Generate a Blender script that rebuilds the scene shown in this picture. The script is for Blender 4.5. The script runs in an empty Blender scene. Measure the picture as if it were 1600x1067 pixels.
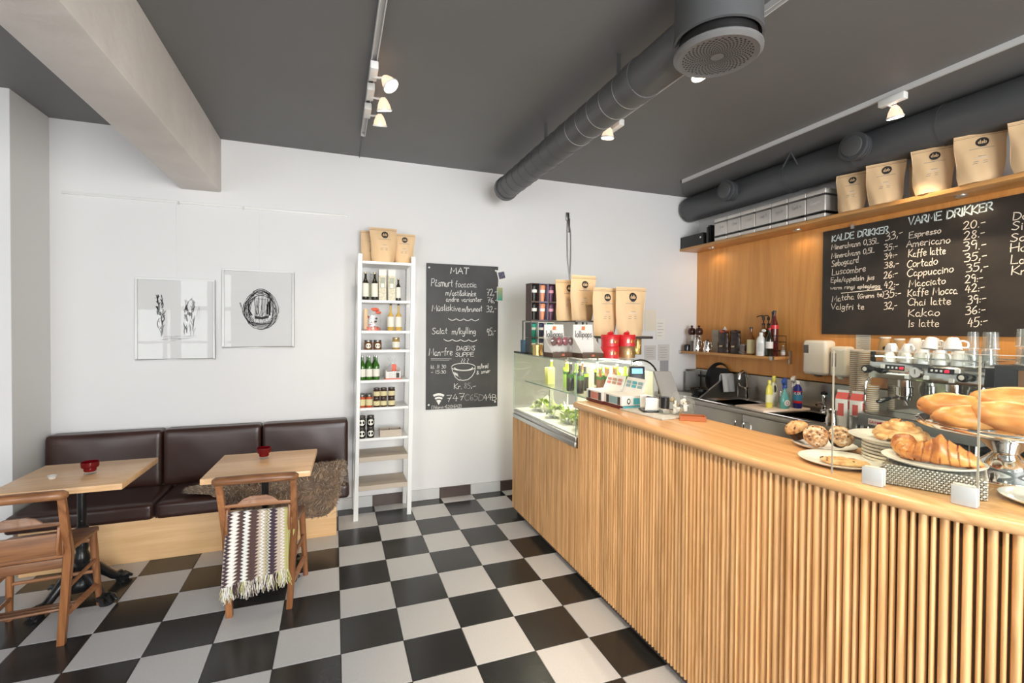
import bpy, bmesh, math, random
from mathutils import Vector, Matrix, Euler
random.seed(7)
PI = math.pi
scene = bpy.context.scene
COL = scene.collection

# ------------------------------------------------------------------ camera, world, light, exposure
CEIL = 3.078; BACK = 0.444; RIGHT = 3.878; LEFT = -5.0; FRONT = -7.2
_yaw, _pit, _rol = math.radians(20.448), math.radians(-0.792), math.radians(0.361)
_F = Vector((math.sin(_yaw)*math.cos(_pit), math.cos(_yaw)*math.cos(_pit), math.sin(_pit)))
_R = Vector((math.cos(_yaw), -math.sin(_yaw), 0)); _U = _R.cross(_F)
_R2 = _R*math.cos(_rol) + _U*math.sin(_rol); _U2 = _R2.cross(_F)
cam_data = bpy.data.cameras.new('camera'); cam = bpy.data.objects.new('camera', cam_data); COL.objects.link(cam)
cam.matrix_world = Matrix(((_R2.x, _U2.x, -_F.x, -0.0315), (_R2.y, _U2.y, -_F.y, -3.939), (_R2.z, _U2.z, -_F.z, 1.59), (0, 0, 0, 1)))
cam_data.sensor_width = 36; cam_data.lens = 744.65/1600*36; cam_data.shift_y = -10.6/1600
cam_data.clip_start = 0.05
scene.camera = cam
scene.view_settings.view_transform = 'Standard'; scene.view_settings.look = 'None'
scene.view_settings.gamma = 1; scene.view_settings.exposure = 0.26
scene.view_settings.use_curve_mapping = False
w = bpy.data.worlds.new('sky'); scene.world = w; w.use_nodes = True
w.node_tree.nodes['Background'].inputs[0].default_value = (0.95, 0.95, 1.0, 1)
w.node_tree.nodes['Background'].inputs[1].default_value = 1.6

def area_light(name, loc, target, sx, sy, power, color=(1, 1, 1), spread=180):
    d = bpy.data.lights.new(name, 'AREA'); d.shape = 'RECTANGLE'; d.size = sx; d.size_y = sy; d.energy = power; d.color = color
    d.spread = math.radians(spread)
    o = bpy.data.objects.new(name, d); COL.objects.link(o); o.location = loc
    o.rotation_euler = (Vector(target)-Vector(loc)).to_track_quat('-Z', 'Y').to_euler()
    return o
# daylight through the two shop windows in the street wall
area_light('daylight_front_left', (-3.4, FRONT-0.35, 1.65), (-3.4, 0, 1.65), 3.0, 2.6, 215, (1.0, 0.965, 1.0))
area_light('daylight_front_right', (1.3, FRONT-0.35, 1.65), (1.3, 0, 1.65), 3.6, 2.6, 430, (1.0, 0.965, 1.0))

def spot_light(name, loc, target, power, color=(1.0, 0.80, 0.55), angle=75, parent=None, size=0.03):
    d = bpy.data.lights.new(name, 'SPOT'); d.energy = power; d.color = color; d.spot_size = math.radians(angle); d.spot_blend = 0.6
    d.shadow_soft_size = size
    o = bpy.data.objects.new(name, d); COL.objects.link(o); o.location = loc
    o.rotation_euler = (Vector(target)-Vector(loc)).to_track_quat('-Z', 'Y').to_euler()
    if parent: o.parent = parent
    return o

# ------------------------------------------------------------------ materials
MATS = {}
def _new(name):
    m = bpy.data.materials.new(name); m.use_nodes = True; nt = m.node_tree
    return m, nt, nt.nodes['Principled BSDF']
def mat(name, col, rough=0.6, metal=0.0, bump=0.0, bscale=40, var=0.0, vscale=6, spec=0.5, emit=None, estr=0, coat=0, alpha=1, obj=True, dist=0.002, sheen=0, vary=0):
    if name in MATS: return MATS[name]
    m, nt, b = _new(name); N = nt.nodes; L = nt.links
    b.inputs['Base Color'].default_value = (*col, 1); b.inputs['Roughness'].default_value = rough; b.inputs['Metallic'].default_value = metal
    b.inputs['Specular IOR Level'].default_value = spec; b.inputs['Coat Weight'].default_value = coat
    b.inputs['Sheen Weight'].default_value = sheen
    tc = N.new('ShaderNodeTexCoord')
    src = tc.outputs['Object']
    if var:
        n = N.new('ShaderNodeTexNoise'); n.inputs['Scale'].default_value = vscale; n.inputs['Detail'].default_value = 6
        L.new(src, n.inputs['Vector'])
        r = N.new('ShaderNodeMapRange'); r.inputs['From Min'].default_value = 0.3; r.inputs['From Max'].default_value = 0.7
        r.inputs['To Min'].default_value = 1-var; r.inputs['To Max'].default_value = 1+var
        L.new(n.outputs['Fac'], r.inputs['Value'])
        h = N.new('ShaderNodeHueSaturation'); h.inputs['Color'].default_value = (*col, 1); L.new(r.outputs['Result'], h.inputs['Value'])
        last = h
        if vary:
            oi = N.new('ShaderNodeObjectInfo'); r2 = N.new('ShaderNodeMapRange'); r2.inputs['To Min'].default_value = 1-vary; r2.inputs['To Max'].default_value = 1+vary
            L.new(oi.outputs['Random'], r2.inputs['Value']); h2 = N.new('ShaderNodeHueSaturation'); L.new(h.outputs['Color'], h2.inputs['Color']); L.new(r2.outputs['Result'], h2.inputs['Value']); last = h2
        L.new(last.outputs['Color'], b.inputs['Base Color'])
    if bump:
        n = N.new('ShaderNodeTexNoise'); n.inputs['Scale'].default_value = bscale; n.inputs['Detail'].default_value = 8
        L.new(src, n.inputs['Vector'])
        bp = N.new('ShaderNodeBump'); bp.inputs['Strength'].default_value = bump; bp.inputs['Distance'].default_value = dist
        L.new(n.outputs['Fac'], bp.inputs['Height']); L.new(bp.outputs['Normal'], b.inputs['Normal'])
    if emit:
        b.inputs['Emission Color'].default_value = (*emit, 1); b.inputs['Emission Strength'].default_value = estr
    MATS[name] = m; return m
def wood(name, c1, c2, rough=0.45, axis='Z', scale=1.0, vary=0.12, coat=0.0, ring=9.0, grain=55, dark=None):
    if name in MATS: return MATS[name]
    m, nt, b = _new(name); N = nt.nodes; L = nt.links
    tc = N.new('ShaderNodeTexCoord'); mp = N.new('ShaderNodeMapping')
    st = {'X': (0.06, 1, 1), 'Y': (1, 0.06, 1), 'Z': (1, 1, 0.06)}[axis]
    mp.inputs['Scale'].default_value = [s*scale for s in st]
    oi = N.new('ShaderNodeObjectInfo')
    add = N.new('ShaderNodeVectorMath'); add.operation = 'MULTIPLY_ADD'
    L.new(oi.outputs['Random'], add.inputs[0]); add.inputs[1].default_value = (37, 23, 51); L.new(tc.outputs['Object'], add.inputs[2])
    L.new(add.outputs[0], mp.inputs['Vector'])
    n1 = N.new('ShaderNodeTexNoise'); n1.inputs['Scale'].default_value = ring; n1.inputs['Detail'].default_value = 3; n1.inputs['Distortion'].default_value = 1.2
    n2 = N.new('ShaderNodeTexNoise'); n2.inputs['Scale'].default_value = grain*1.6; n2.inputs['Detail'].default_value = 8; n2.inputs['Roughness'].default_value = 0.65
    L.new(mp.outputs[0], n1.inputs['Vector']); L.new(mp.outputs[0], n2.inputs['Vector'])
    wv = N.new('ShaderNodeMath'); wv.operation = 'MULTIPLY'; wv.inputs[1].default_value = 5.0; L.new(n1.outputs['Fac'], wv.inputs[0])
    fr = N.new('ShaderNodeMath'); fr.operation = 'PINGPONG'; fr.inputs[1].default_value = 0.5; L.new(wv.outputs[0], fr.inputs[0])
    mx = N.new('ShaderNodeMath'); mx.operation = 'MULTIPLY_ADD'; mx.inputs[1].default_value = 0.7
    L.new(fr.outputs[0], mx.inputs[0])
    g = N.new('ShaderNodeMath'); g.operation = 'MULTIPLY'; g.inputs[1].default_value = 0.65; L.new(n2.outputs['Fac'], g.inputs[0]); L.new(g.outputs[0], mx.inputs[2])
    cr = N.new('ShaderNodeValToRGB'); cr.color_ramp.elements[0].position = 0.2; cr.color_ramp.elements[1].position = 0.85
    cr.color_ramp.elements[0].color = (*c2, 1); cr.color_ramp.elements[1].color = (*c1, 1)
    L.new(mx.outputs[0], cr.inputs[0])
    h = N.new('ShaderNodeHueSaturation'); r = N.new('ShaderNodeMapRange'); r.inputs['To Min'].default_value = 1-vary; r.inputs['To Max'].default_value = 1+vary
    L.new(oi.outputs['Random'], r.inputs['Value']); L.new(r.outputs[0], h.inputs['Value']); L.new(cr.outputs[0], h.inputs['Color'])
    L.new(h.outputs[0], b.inputs['Base Color']); b.inputs['Roughness'].default_value = rough; b.inputs['Coat Weight'].default_value = coat
    bp = N.new('ShaderNodeBump'); bp.inputs['Strength'].default_value = 0.25; bp.inputs['Distance'].default_value = 0.001
    L.new(n2.outputs['Fac'], bp.inputs['Height']); L.new(bp.outputs[0], b.inputs['Normal'])
    MATS[name] = m; return m
def glass(name, tint=(0.97, 1, 0.98), ior=1.45, rough=0.0, solid=0.0, solidcol=(0.9, 0.95, 0.92)):
    """thin clean glass: transparent plus a fresnel reflection"""
    if name in MATS: return MATS[name]
    m = bpy.data.materials.new(name); m.use_nodes = True; nt = m.node_tree; N = nt.nodes; L = nt.links
    N.remove(N['Principled BSDF'])
    t = N.new('ShaderNodeBsdfTransparent'); t.inputs[0].default_value = (*tint, 1)
    g = N.new('ShaderNodeBsdfGlossy'); g.inputs['Roughness'].default_value = rough
    lw = N.new('ShaderNodeLayerWeight'); lw.inputs[0].default_value = 0.5; r0 = ((ior-1)/(ior+1))**2*0.75
    p5 = N.new('ShaderNodeMath'); p5.operation = 'POWER'; p5.inputs[1].default_value = 5; L.new(lw.outputs['Facing'], p5.inputs[0])
    f = N.new('ShaderNodeMath'); f.operation = 'MULTIPLY_ADD'; f.inputs[1].default_value = (1-r0)*.8; f.inputs[2].default_value = r0; L.new(p5.outputs[0], f.inputs[0])
    mx = N.new('ShaderNodeMixShader'); L.new(f.outputs[0], mx.inputs[0]); L.new(t.outputs[0], mx.inputs[1]); L.new(g.outputs[0], mx.inputs[2])
    out = mx
    if solid:
        d = N.new('ShaderNodeBsdfDiffuse'); d.inputs[0].default_value = (*solidcol, 1)
        m2 = N.new('ShaderNodeMixShader'); m2.inputs[0].default_value = solid; L.new(mx.outputs[0], m2.inputs[1]); L.new(d.outputs[0], m2.inputs[2]); out = m2
    L.new(out.outputs[0], N['Material Output'].inputs[0])
    MATS[name] = m; return m

M_wall = mat('wall_paint', (0.775, 0.765, 0.765), 0.85, bump=0.15, bscale=60, var=0.015, vscale=1.5)
M_grey = mat('grey_paint', (0.72, 0.71, 0.70), 0.9, bump=0.1)
M_ceil = mat('ceiling_paint', (0.160, 0.159, 0.161), 0.55, bump=0.12, bscale=8, var=0.06, vscale=0.8, dist=0.01)
M_beam = mat('beam_plaster', (0.80, 0.755, 0.72), 0.8, bump=0.5, bscale=9, var=0.10, vscale=1.6, dist=0.012)
M_duct = mat('duct_paint', (0.088, 0.089, 0.092), 0.42, bump=0.08, bscale=12)
M_duct2 = mat('duct_paint_dark', (0.070, 0.073, 0.079), 0.45)
M_tblack = mat('tile_black', (0.024, 0.024, 0.024), 0.24, bump=0.05, bscale=300, var=0.10, vscale=8, vary=0.2, dist=0.0006)
M_twhite = mat('tile_white', (0.60, 0.60, 0.61), 0.35, bump=0.05, bscale=300, var=0.04, vscale=120, vary=0.05, dist=0.0006)
M_grout = mat('grout', (0.09, 0.088, 0.085), 0.9)
M_tgrey = mat('skirting_grey', (0.62, 0.62, 0.61), 0.5, var=0.04)
M_tbrown = mat('skirting_dark', (0.075, 0.050, 0.043), 0.4, var=0.1)
M_oak = wood('oak_slat', (0.88, 0.545, 0.265), (0.50, 0.265, 0.10), 0.5, 'Z', vary=0.16)
M_oaktop = wood('oak_counter_top', (0.74, 0.46, 0.225), (0.52, 0.27, 0.11), 0.30, 'Y', vary=0.03, coat=0.25, ring=5)
M_table = wood('oak_table', (0.92, 0.59, 0.32), (0.72, 0.42, 0.195), 0.38, 'X', vary=0.10, coat=0.1, ring=8)
M_plinth = wood('bench_plinth', (0.92, 0.60, 0.32), (0.74, 0.44, 0.20), 0.45, 'X', vary=0.02, ring=5)
M_panel = wood('wall_veneer', (0.76, 0.365, 0.105), (0.60, 0.25, 0.06), 0.38, 'Z', vary=0.0, ring=3)
M_shelfoak = wood('shelf_oak', (0.72, 0.385, 0.14), (0.46, 0.21, 0.06), 0.4, 'Y', vary=0.02)
M_chair = wood('chair_wood', (0.42, 0.175, 0.065), (0.18, 0.065, 0.022), 0.42, 'Z', vary=0.18, grain=60, coat=0.15)
M_chairx = wood('chair_wood_cross', (0.38, 0.17, 0.07), (0.14, 0.054, 0.022), 0.42, 'X', vary=0.18, grain=60, coat=0.15)
M_beige = mat('beige_laminate', (0.50, 0.42, 0.34), 0.5)
M_leather = mat('brown_leather', (0.042, 0.0170, 0.0130), 0.34, bump=0.12, bscale=25, var=0.18, vscale=3, dist=0.004)
M_white = mat('white_lacquer', (0.80, 0.80, 0.79), 0.35)
M_whitep = mat('white_plastic', (0.78, 0.78, 0.76), 0.3)
M_cream = mat('cream_plastic', (0.80, 0.74, 0.63), 0.3)
M_porc = mat('porcelain', (0.82, 0.82, 0.80), 0.12)
M_black = mat('black_paint', (0.012, 0.012, 0.012), 0.4)
M_blackgl = mat('black_gloss', (0.010, 0.010, 0.010), 0.15)
M_iron = mat('cast_iron', (0.012, 0.012, 0.013), 0.28, bump=0.2, bscale=30)
M_board = mat('chalkboard', (0.045, 0.043, 0.042), 0.55, var=0.25, vscale=5)
M_board2 = mat('chalkboard_dark', (0.030, 0.024, 0.020), 0.5, var=0.25, vscale=5)
M_chalk = mat('chalk', (0.85, 0.83, 0.80), 0.9)
M_chalkw = mat('chalk_warm', (0.88, 0.78, 0.66), 0.9)
M_chalkf = mat('chalk_faint', (0.40, 0.40, 0.39), 0.9)
M_steel = mat('brushed_steel', (0.50, 0.47, 0.43), 0.28, 1.0, var=0.05, vscale=3)
M_steeld = mat('dark_steel', (0.20, 0.19, 0.18), 0.35, 1.0)
M_chrome = mat('chrome', (0.80, 0.78, 0.76), 0.06, 1.0)
M_clip = mat('clip_grey', (.50, .53, .55), .45, 0.25)
M_alu = mat('aluminium', (0.62, 0.62, 0.60), 0.35, 1.0)
M_tin = mat('tin', (0.66, 0.62, 0.58), 0.38, 0.55)
M_kraft = mat('kraft_paper', (0.78, 0.54, 0.31), 0.6, bump=0.35, bscale=14, var=0.05, dist=0.006, vary=0.05)
M_kraftd = mat('kraft_shade', (0.42, 0.27, 0.15), 0.7)
M_glass = glass('clear_glass')
M_glassg = glass('case_glass', (0.975, 0.985, 0.955), solid=0.02)
M_edge = mat('glass_edge', (0.30, 0.42, 0.36), 0.15)
M_tglass = glass('tumbler_glass', (0.92, 0.93, 0.92), ior=1.7, solid=0.08)
M_cello = glass('cellophane', (0.97, 0.97, 0.97), ior=1.6, solid=0.07, solidcol=(0.9, 0.9, 0.9))
M_red = mat('red_tin', (0.62, 0.02, 0.025), 0.3)
M_gold = mat('gold_foil', (0.75, 0.52, 0.20), 0.25, 0.9)
M_brownc = mat('brown_card', (0.10, 0.055, 0.035), 0.6)
M_whitec = mat('white_card', (0.80, 0.78, 0.74), 0.6)
M_orange = mat('orange_card', (0.75, 0.20, 0.05), 0.6)
M_ink = mat('ink', (0.02, 0.018, 0.017), 0.6)
M_inkgrey = mat('ink_grey', (0.30, 0.27, 0.24), 0.7)
M_lamp = mat('lamp_glow', (1, 0.9, 0.7), 0.3, emit=(1.0, 0.88, 0.68), estr=14)
M_lampr = mat('lamp_reflector', (0.85, 0.55, 0.38), 0.2, 0.6, emit=(1.0, 0.70, 0.50), estr=0.9)

# ------------------------------------------------------------------ mesh builder
class MB:
    def __init__(s): s.v = []; s.f = []; s.m = []; s.M = Matrix.Identity(4)
    def add(s, vs, fs, mi=0):
        k = len(s.v); s.v += [s.M @ Vector(p) for p in vs]; s.f += [[i+k for i in f] for f in fs]; s.m += [mi]*len(fs)
    def box(s, x0, x1, y0, y1, z0, z1, mi=0):
        s.add([(x0,y0,z0),(x1,y0,z0),(x1,y1,z0),(x0,y1,z0),(x0,y0,z1),(x1,y0,z1),(x1,y1,z1),(x0,y1,z1)],
              [(0,3,2,1),(4,5,6,7),(0,1,5,4),(1,2,6,5),(2,3,7,6),(3,0,4,7)], mi)
    def hexa(s, a, b, mi=0):   # two quads (lists of 4 points) joined
        s.add(list(a)+list(b), [(0,3,2,1),(4,5,6,7),(0,1,5,4),(1,2,6,5),(2,3,7,6),(3,0,4,7)], mi)
    def beam(s, p0, p1, wx, wy, mi=0, up=(0, 1, 0)):   # rectangular bar from p0 to p1
        p0 = Vector(p0); p1 = Vector(p1); d = (p1-p0).normalized(); u = Vector(up); a = d.cross(u)
        if a.length < 1e-4: a = d.cross(Vector((1, 0, 0)))
        a.normalize(); b = a.cross(d).normalized(); a = a*wx/2; b = b*wy/2
        s.hexa([p0-a-b, p0+a-b, p0+a+b, p0-a+b], [p1-a-b, p1+a-b, p1+a+b, p1-a+b], mi)
    def tube(s, pts, r, n=10, mi=0, cap=True, closed=False):
        pts = [Vector(p) for p in pts]; k = len(pts); rs = r if isinstance(r, (list, tuple)) else [r]*k
        T = []
        for i in range(k):
            if closed: d = pts[(i+1) % k]-pts[i-1]
            else: d = pts[min(i+1, k-1)]-pts[max(i-1, 0)]
            T.append(d.normalized() if d.length > 1e-9 else Vector((0, 0, 1)))
        a = T[0].orthogonal().normalized(); vs = []
        for i in range(k):
            a = (a-T[i]*a.dot(T[i]));
            a = a.normalized() if a.length > 1e-6 else T[i].orthogonal().normalized()
            b = T[i].cross(a)
            for j in range(n):
                t = 2*PI*j/n; vs.append(pts[i]+(a*math.cos(t)+b*math.sin(t))*rs[i])
        fs = []
        for i in range(k if closed else k-1):
            for j in range(n):
                i2 = (i+1) % k; fs.append((i*n+j, i*n+(j+1) % n, i2*n+(j+1) % n, i2*n+j))
        if cap and not closed: fs += [list(range(n))[::-1], [(k-1)*n+j for j in range(n)]]
        s.add(vs, fs, mi)
    def cyl(s, p0, p1, r0, r1=None, n=20, mi=0, cap=True):
        s.tube([p0, p1], [r0, r0 if r1 is None else r1], n, mi, cap)
    def lathe(s, prof, n=24, c=(0, 0, 0), mi=0, sx=1, sy=1, caps=True):
        vs = []; fs = []; c = Vector(c)
        for r, z in prof:
            for j in range(n):
                t = 2*PI*j/n; vs.append(c+Vector((r*math.cos(t)*sx, r*math.sin(t)*sy, z)))
        for i in range(len(prof)-1):
            for j in range(n): fs.append((i*n+j, i*n+(j+1) % n, (i+1)*n+(j+1) % n, (i+1)*n+j))
        if caps:
            if prof[0][0] > 1e-5: fs.append(list(range(n))[::-1])
            if prof[-1][0] > 1e-5: fs.append([(len(prof)-1)*n+j for j in range(n)])
        s.add(vs, fs, mi)
    def grid(s, fn, nu, nv, mi=0, cu=False, cv=False, mfn=None):
        vs = [fn(i/(nu if cu else nu-1), j/(nv if cv else nv-1)) for i in range(nu) for j in range(nv)]; k = len(s.v)
        s.v += [s.M @ Vector(p) for p in vs]
        for i in range(nu if cu else nu-1):
            for j in range(nv if cv else nv-1):
                i2 = (i+1) % nu; j2 = (j+1) % nv
                s.f.append([k+i*nv+j, k+i2*nv+j, k+i2*nv+j2, k+i*nv+j2]); s.m.append(mfn(i, j) if mfn else mi)
    def prism(s, pts, z0, z1, mi=0, axis='z'):
        n = len(pts)
        def P(a, b, c): return {'z': (a, b, c), 'y': (a, c, b), 'x': (c, a, b)}[axis]
        s.add([P(a, b, z0) for a, b in pts]+[P(a, b, z1) for a, b in pts],
              [list(range(n))[::-1], list(range(n, 2*n))]+[(i, (i+1) % n, n+(i+1) % n, n+i) for i in range(n)], mi)
    def ell(s, c, rx, ry, rz, n=14, k=9, mi=0, noise=0, seed=0, pw=1):
        rnd = random.Random(seed); c = Vector(c); vs = []; fs = []
        for i in range(k):
            ph = PI*i/(k-1)
            for j in range(n):
                t = 2*PI*j/n; f = 1+(rnd.uniform(-noise, noise) if noise else 0)
                vs.append(c+Vector((math.sin(ph)*math.cos(t)*rx*f, math.sin(ph)*math.sin(t)*ry*f, math.cos(ph)*rz*f)))
        for i in range(k-1):
            for j in range(n): fs.append((i*n+j, (i+1)*n+j, (i+1)*n+(j+1) % n, i*n+(j+1) % n))
        s.add(vs, fs, mi)
    def build(s, name, mats, parent=None, bevel=0, seg=2, smooth=True, ang=40, loc=None, rot=None, subsurf=0):
        me = bpy.data.meshes.new(name); me.from_pydata([tuple(v) for v in s.v], [], s.f)
        mats = mats if isinstance(mats, (list, tuple)) else [mats]
        for m in mats: me.materials.append(m)
        for p, mi in zip(me.polygons, s.m): p.material_index = mi
        bm = bmesh.new(); bm.from_mesh(me)
        bmesh.ops.remove_doubles(bm, verts=bm.verts, dist=1e-5)
        bmesh.ops.recalc_face_normals(bm, faces=bm.faces)
        if bevel:
            es = [e for e in bm.edges if len(e.link_faces) == 2 and e.calc_face_angle(0) > math.radians(35)]
            bmesh.ops.bevel(bm, geom=es, offset=bevel, segments=seg, affect='EDGES', profile=0.5)
        a = math.radians(ang)
        for f in bm.faces: f.smooth = smooth
        if smooth:
            for e in bm.edges:
                if len(e.link_faces) == 2 and e.calc_face_angle(0) > a: e.smooth = False
        bm.to_mesh(me); bm.free()
        o = bpy.data.objects.new(name, me); COL.objects.link(o)
        if parent: o.parent = parent
        if loc: o.location = loc
        if rot: o.rotation_euler = rot
        if subsurf:
            md = o.modifiers.new('sub', 'SUBSURF'); md.levels = subsurf; md.render_levels = subsurf
        return o
def tag(o, label, cat=None, group=None, kind=None):
    if label: o['label'] = label
    if cat: o['category'] = cat
    if group: o['group'] = group
    if kind: o['kind'] = kind
    return o
def thing(name, label, cat, loc=(0, 0, 0), rotz=0, group=None, rot=None):
    o = bpy.data.objects.new(name, None); COL.objects.link(o); o.location = loc; o.rotation_euler = rot or (0, 0, rotz); o.empty_display_size = 0.05
    return tag(o, label, cat, group)
def struct(o): o['kind'] = 'structure'; return o
def dup(src, loc=None, rotz=None, label=None, parent=None):
    c = src.copy(); COL.objects.link(c)
    if parent is not None: c.parent = parent
    if loc is not None: c.location = loc
    if rotz is not None: c.rotation_euler[2] = rotz
    if label: c['label'] = label
    for ch in src.children:
        d = ch.copy(); COL.objects.link(d); d.parent = c
        for g in ch.children:
            e = g.copy(); COL.objects.link(e); e.parent = d
    return c
def boxo(name, b, m, parent=None, bevel=0, seg=2):
    mb = MB(); mb.box(*b); return mb.build(name, m, parent, bevel, seg)
def catmull(P, k=5):
    if len(P) < 3: return list(P)
    P = [P[0]]+list(P)+[P[-1]]; out = []
    for i in range(1, len(P)-2):
        p0, p1, p2, p3 = P[i-1:i+3]
        for t in range(k):
            t /= k
            out.append(tuple(0.5*((2*b)+(-a+c)*t+(2*a-5*b+4*c-d)*t*t+(-a+3*b-3*c+d)*t**3) for a, b, c, d in zip(p0, p1, p2, p3)))
    out.append(tuple(P[-2])); return out

# ------------------------------------------------------------------ handwriting: single-line strokes
G = {
'A': (.8, '0,0 .4,1 .8,0;.1,.35 .7,.4'), 'B': (.7, '0,0 0,1;~0,1 .6,.85 .5,.55 0,.52;~0,.52 .7,.4 .6,.05 0,0'), 'C': (.75, '~.75,.85 .45,1 .08,.65 .05,.3 .35,0 .75,.12'),
'D': (.8, '0,0 .05,1;~.0,1 .6,.85 .8,.45 .5,.08 0,0'), 'E': (.65, '.6,1 0,1 0,0 .65,0;0,.52 .5,.55'), 'F': (.6, '0,0 0,1 .6,1;0,.5 .5,.5'),
'G': (.8, '~.75,.85 .4,1 .05,.55 .3,0 .7,.15 .75,.45;.75,.45 .45,.45'), 'H': (.8, '0,1 0,0;.75,1 .75,0;-.05,.45 .8,.55'), 'I': (.15, '.07,1 .07,0'),
'K': (.7, '.03,1 0,0;.65,1 .03,.45 .7,0'), 'L': (.6, '.03,1 0,0 .6,.03'), 'M': (.95, '0,0 .1,1 .45,.3 .82,1 .92,0'), 'N': (.8, '0,0 .05,1 .72,0 .78,1'),
'O': (.8, '~.4,1 .05,.7 .05,.3 .4,0 .78,.3 .75,.75 .4,1'), 'P': (.65, '0,0 .03,1;~0,.98 .55,.95 .62,.65 .4,.48 .03,.48'), 'R': (.7, '0,0 .03,1;~0,.98 .55,.95 .58,.65 .4,.5 .03,.48;.25,.48 .75,0'),
'S': (.65, '~.62,.88 .35,1 .08,.8 .3,.55 .6,.3 .35,0 0,.1'), 'T': (.75, '0,1 .75,1;.38,1 .36,0'), 'U': (.7, '~0,1 .05,.2 .35,0 .65,.25 .7,1'), 'V': (.75, '0,1 .35,0 .75,1'), 'X': (.7, '0,0 .7,1;0,1 .7,0'), 'Z': (.7, '0,1 .7,1 0,0 .7,0'),
'a': (.52, '~.42,.48 .15,.55 0,.25 .18,0 .42,.2 .44,.5;~.44,.5 .42,.1 .55,0'), 'b': (.5, '0,1 .03,0;~.03,.35 .3,.55 .48,.28 .25,0 .03,.08'), 'c': (.42, '~.42,.48 .2,.55 .02,.28 .18,0 .42,.1'),
'd': (.52, '~.42,.4 .2,.55 0,.28 .18,0 .42,.15;.44,1 .42,.0 .52,0'), 'e': (.48, '~.05,.25 .42,.35 .35,.55 .1,.5 .02,.2 .2,0 .48,.1'), 'f': (.42, '~.42,.95 .25,1 .18,.7 .15,-.1 ;0,.52 .38,.55'),
'g': (.5, '~.42,.48 .15,.55 0,.28 .18,.05 .42,.3;~.44,.5 .42,-.2 .2,-.38 0,-.25'), 'h': (.5, '.03,1 0,0;~.02,.3 .25,.55 .42,.4 .45,0'), 'i': (.15, '.06,.52 .08,0;.08,.72 .09,.76'), 'j': (.2, '~.15,.52 .12,-.2 -.1,-.35;.15,.72 .16,.76'),
'k': (.48, '.03,1 0,0;.42,.55 .03,.25 .48,0'), 'l': (.15, '.05,1 .05,.05 .12,0'), 'm': (.8, '.0,.52 .0,0;~0,.3 .2,.55 .36,.4 .36,0;~.36,.3 .58,.55 .72,.4 .76,0'), 'n': (.5, '.0,.52 .0,0;~0,.3 .25,.55 .42,.4 .45,0'),
'o': (.5, '~.25,.55 .0,.35 .08,.05 .3,0 .5,.25 .4,.5 .25,.55'), 'p': (.5, '.0,.5 .0,-.38;~0,.35 .3,.55 .48,.28 .25,0 .0,.1'), 'q': (.5, '~.42,.48 .15,.55 0,.28 .18,0 .42,.2;.44,.5 .44,-.38'), 'r': (.38, '.0,.52 .0,0;~0,.28 .18,.5 .38,.5'),
's': (.4, '~.4,.5 .15,.55 .08,.35 .35,.2 .25,0 0,.05'), 't': (.38, '.15,.9 .15,.08 .32,0;0,.58 .38,.6'), 'u': (.5, '~0,.52 .02,.1 .2,0 .4,.2;.43,.52 .44,0'), 'v': (.45, '0,.52 .2,0 .45,.52'), 'w': (.7, '0,.52 .15,0 .33,.45 .5,0 .7,.52'),
'x': (.45, '0,.5 .45,0;0,0 .45,.5'), 'y': (.48, '~0,.52 .05,.15 .22,.05 .42,.2;~.44,.52 .4,-.25 .15,-.38 0,-.25'), 'z': (.45, '0,.5 .45,.5 0,0 .45,0'),
'0': (.6, '~.3,1 .02,.7 .05,.2 .3,0 .58,.3 .55,.8 .3,1'), '1': (.3, '.15,1 .15,0'), '2': (.65, '~.02,.8 .3,1 .55,.75 .3,.3 0,0;0,0 .65,.03'), '3': (.58, '~0,.95 .35,1 .5,.75 .2,.55;~.2,.55 .58,.4 .45,.03 0,.02'),
'4': (.62, '.3,1 0,.4 .62,.42;.45,.75 .42,0'), '5': (.6, '.58,1 .1,1 .05,.58;~.05,.58 .45,.6 .55,.25 .3,0 0,.05'), '6': (.58, '~.45,1 .1,.65 .05,.2 .3,0 .55,.2 .4,.45 .08,.3'), '7': (.6, '0,1 .6,1 .25,0;.15,.5 .5,.52'),
'8': (.58, '~.5,.9 .25,1 .08,.8 .3,.52 .55,.25 .3,0 .03,.2 .28,.52 .5,.75 .5,.9'), '9': (.55, '~.5,.85 .2,1 .02,.7 .2,.5 .5,.7 .5,.9;.52,.9 .48,0'),
'-': (.4, '0,.42 .4,.45'), ',': (.15, '.1,.12 .03,-.15'), '.': (.15, '.06,.0 .09,.04'), ':': (.18, '.08,.08 .1,.12;.08,.42 .1,.46'), '/': (.4, '0,-.1 .4,1'), '(': (.25, '~.22,1.05 .02,.5 .2,-.15'), ')': (.25, '~.02,1.05 .22,.5 .03,-.15'),
'&': (.6, '~.6,.0 .1,.7 .25,.95 .4,.75 .0,.25 .25,0 .6,.35'), "'": (.15, '.1,1 .05,.8'), '"': (.25, '.05,1 .03,.8;.18,1 .16,.8'), ' ': (.38, ''), '$': (.65, '~.62,.88 .35,1 .08,.8 .3,.55 .6,.3 .35,0 0,.1;.33,1.1 .33,-.1')}
def _dia(ch):
    base, extra = {'å': ('a', '~.22,.72 .14,.8 .22,.88 .3,.8 .22,.72'), 'ø': ('o', '-.02,-.05 .5,.62'), 'ü': ('u', '.12,.7 .13,.75;.34,.7 .35,.75'), 'Å': ('A', '')}[ch]
    a, s = G[base]; return a, s+';'+extra
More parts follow.
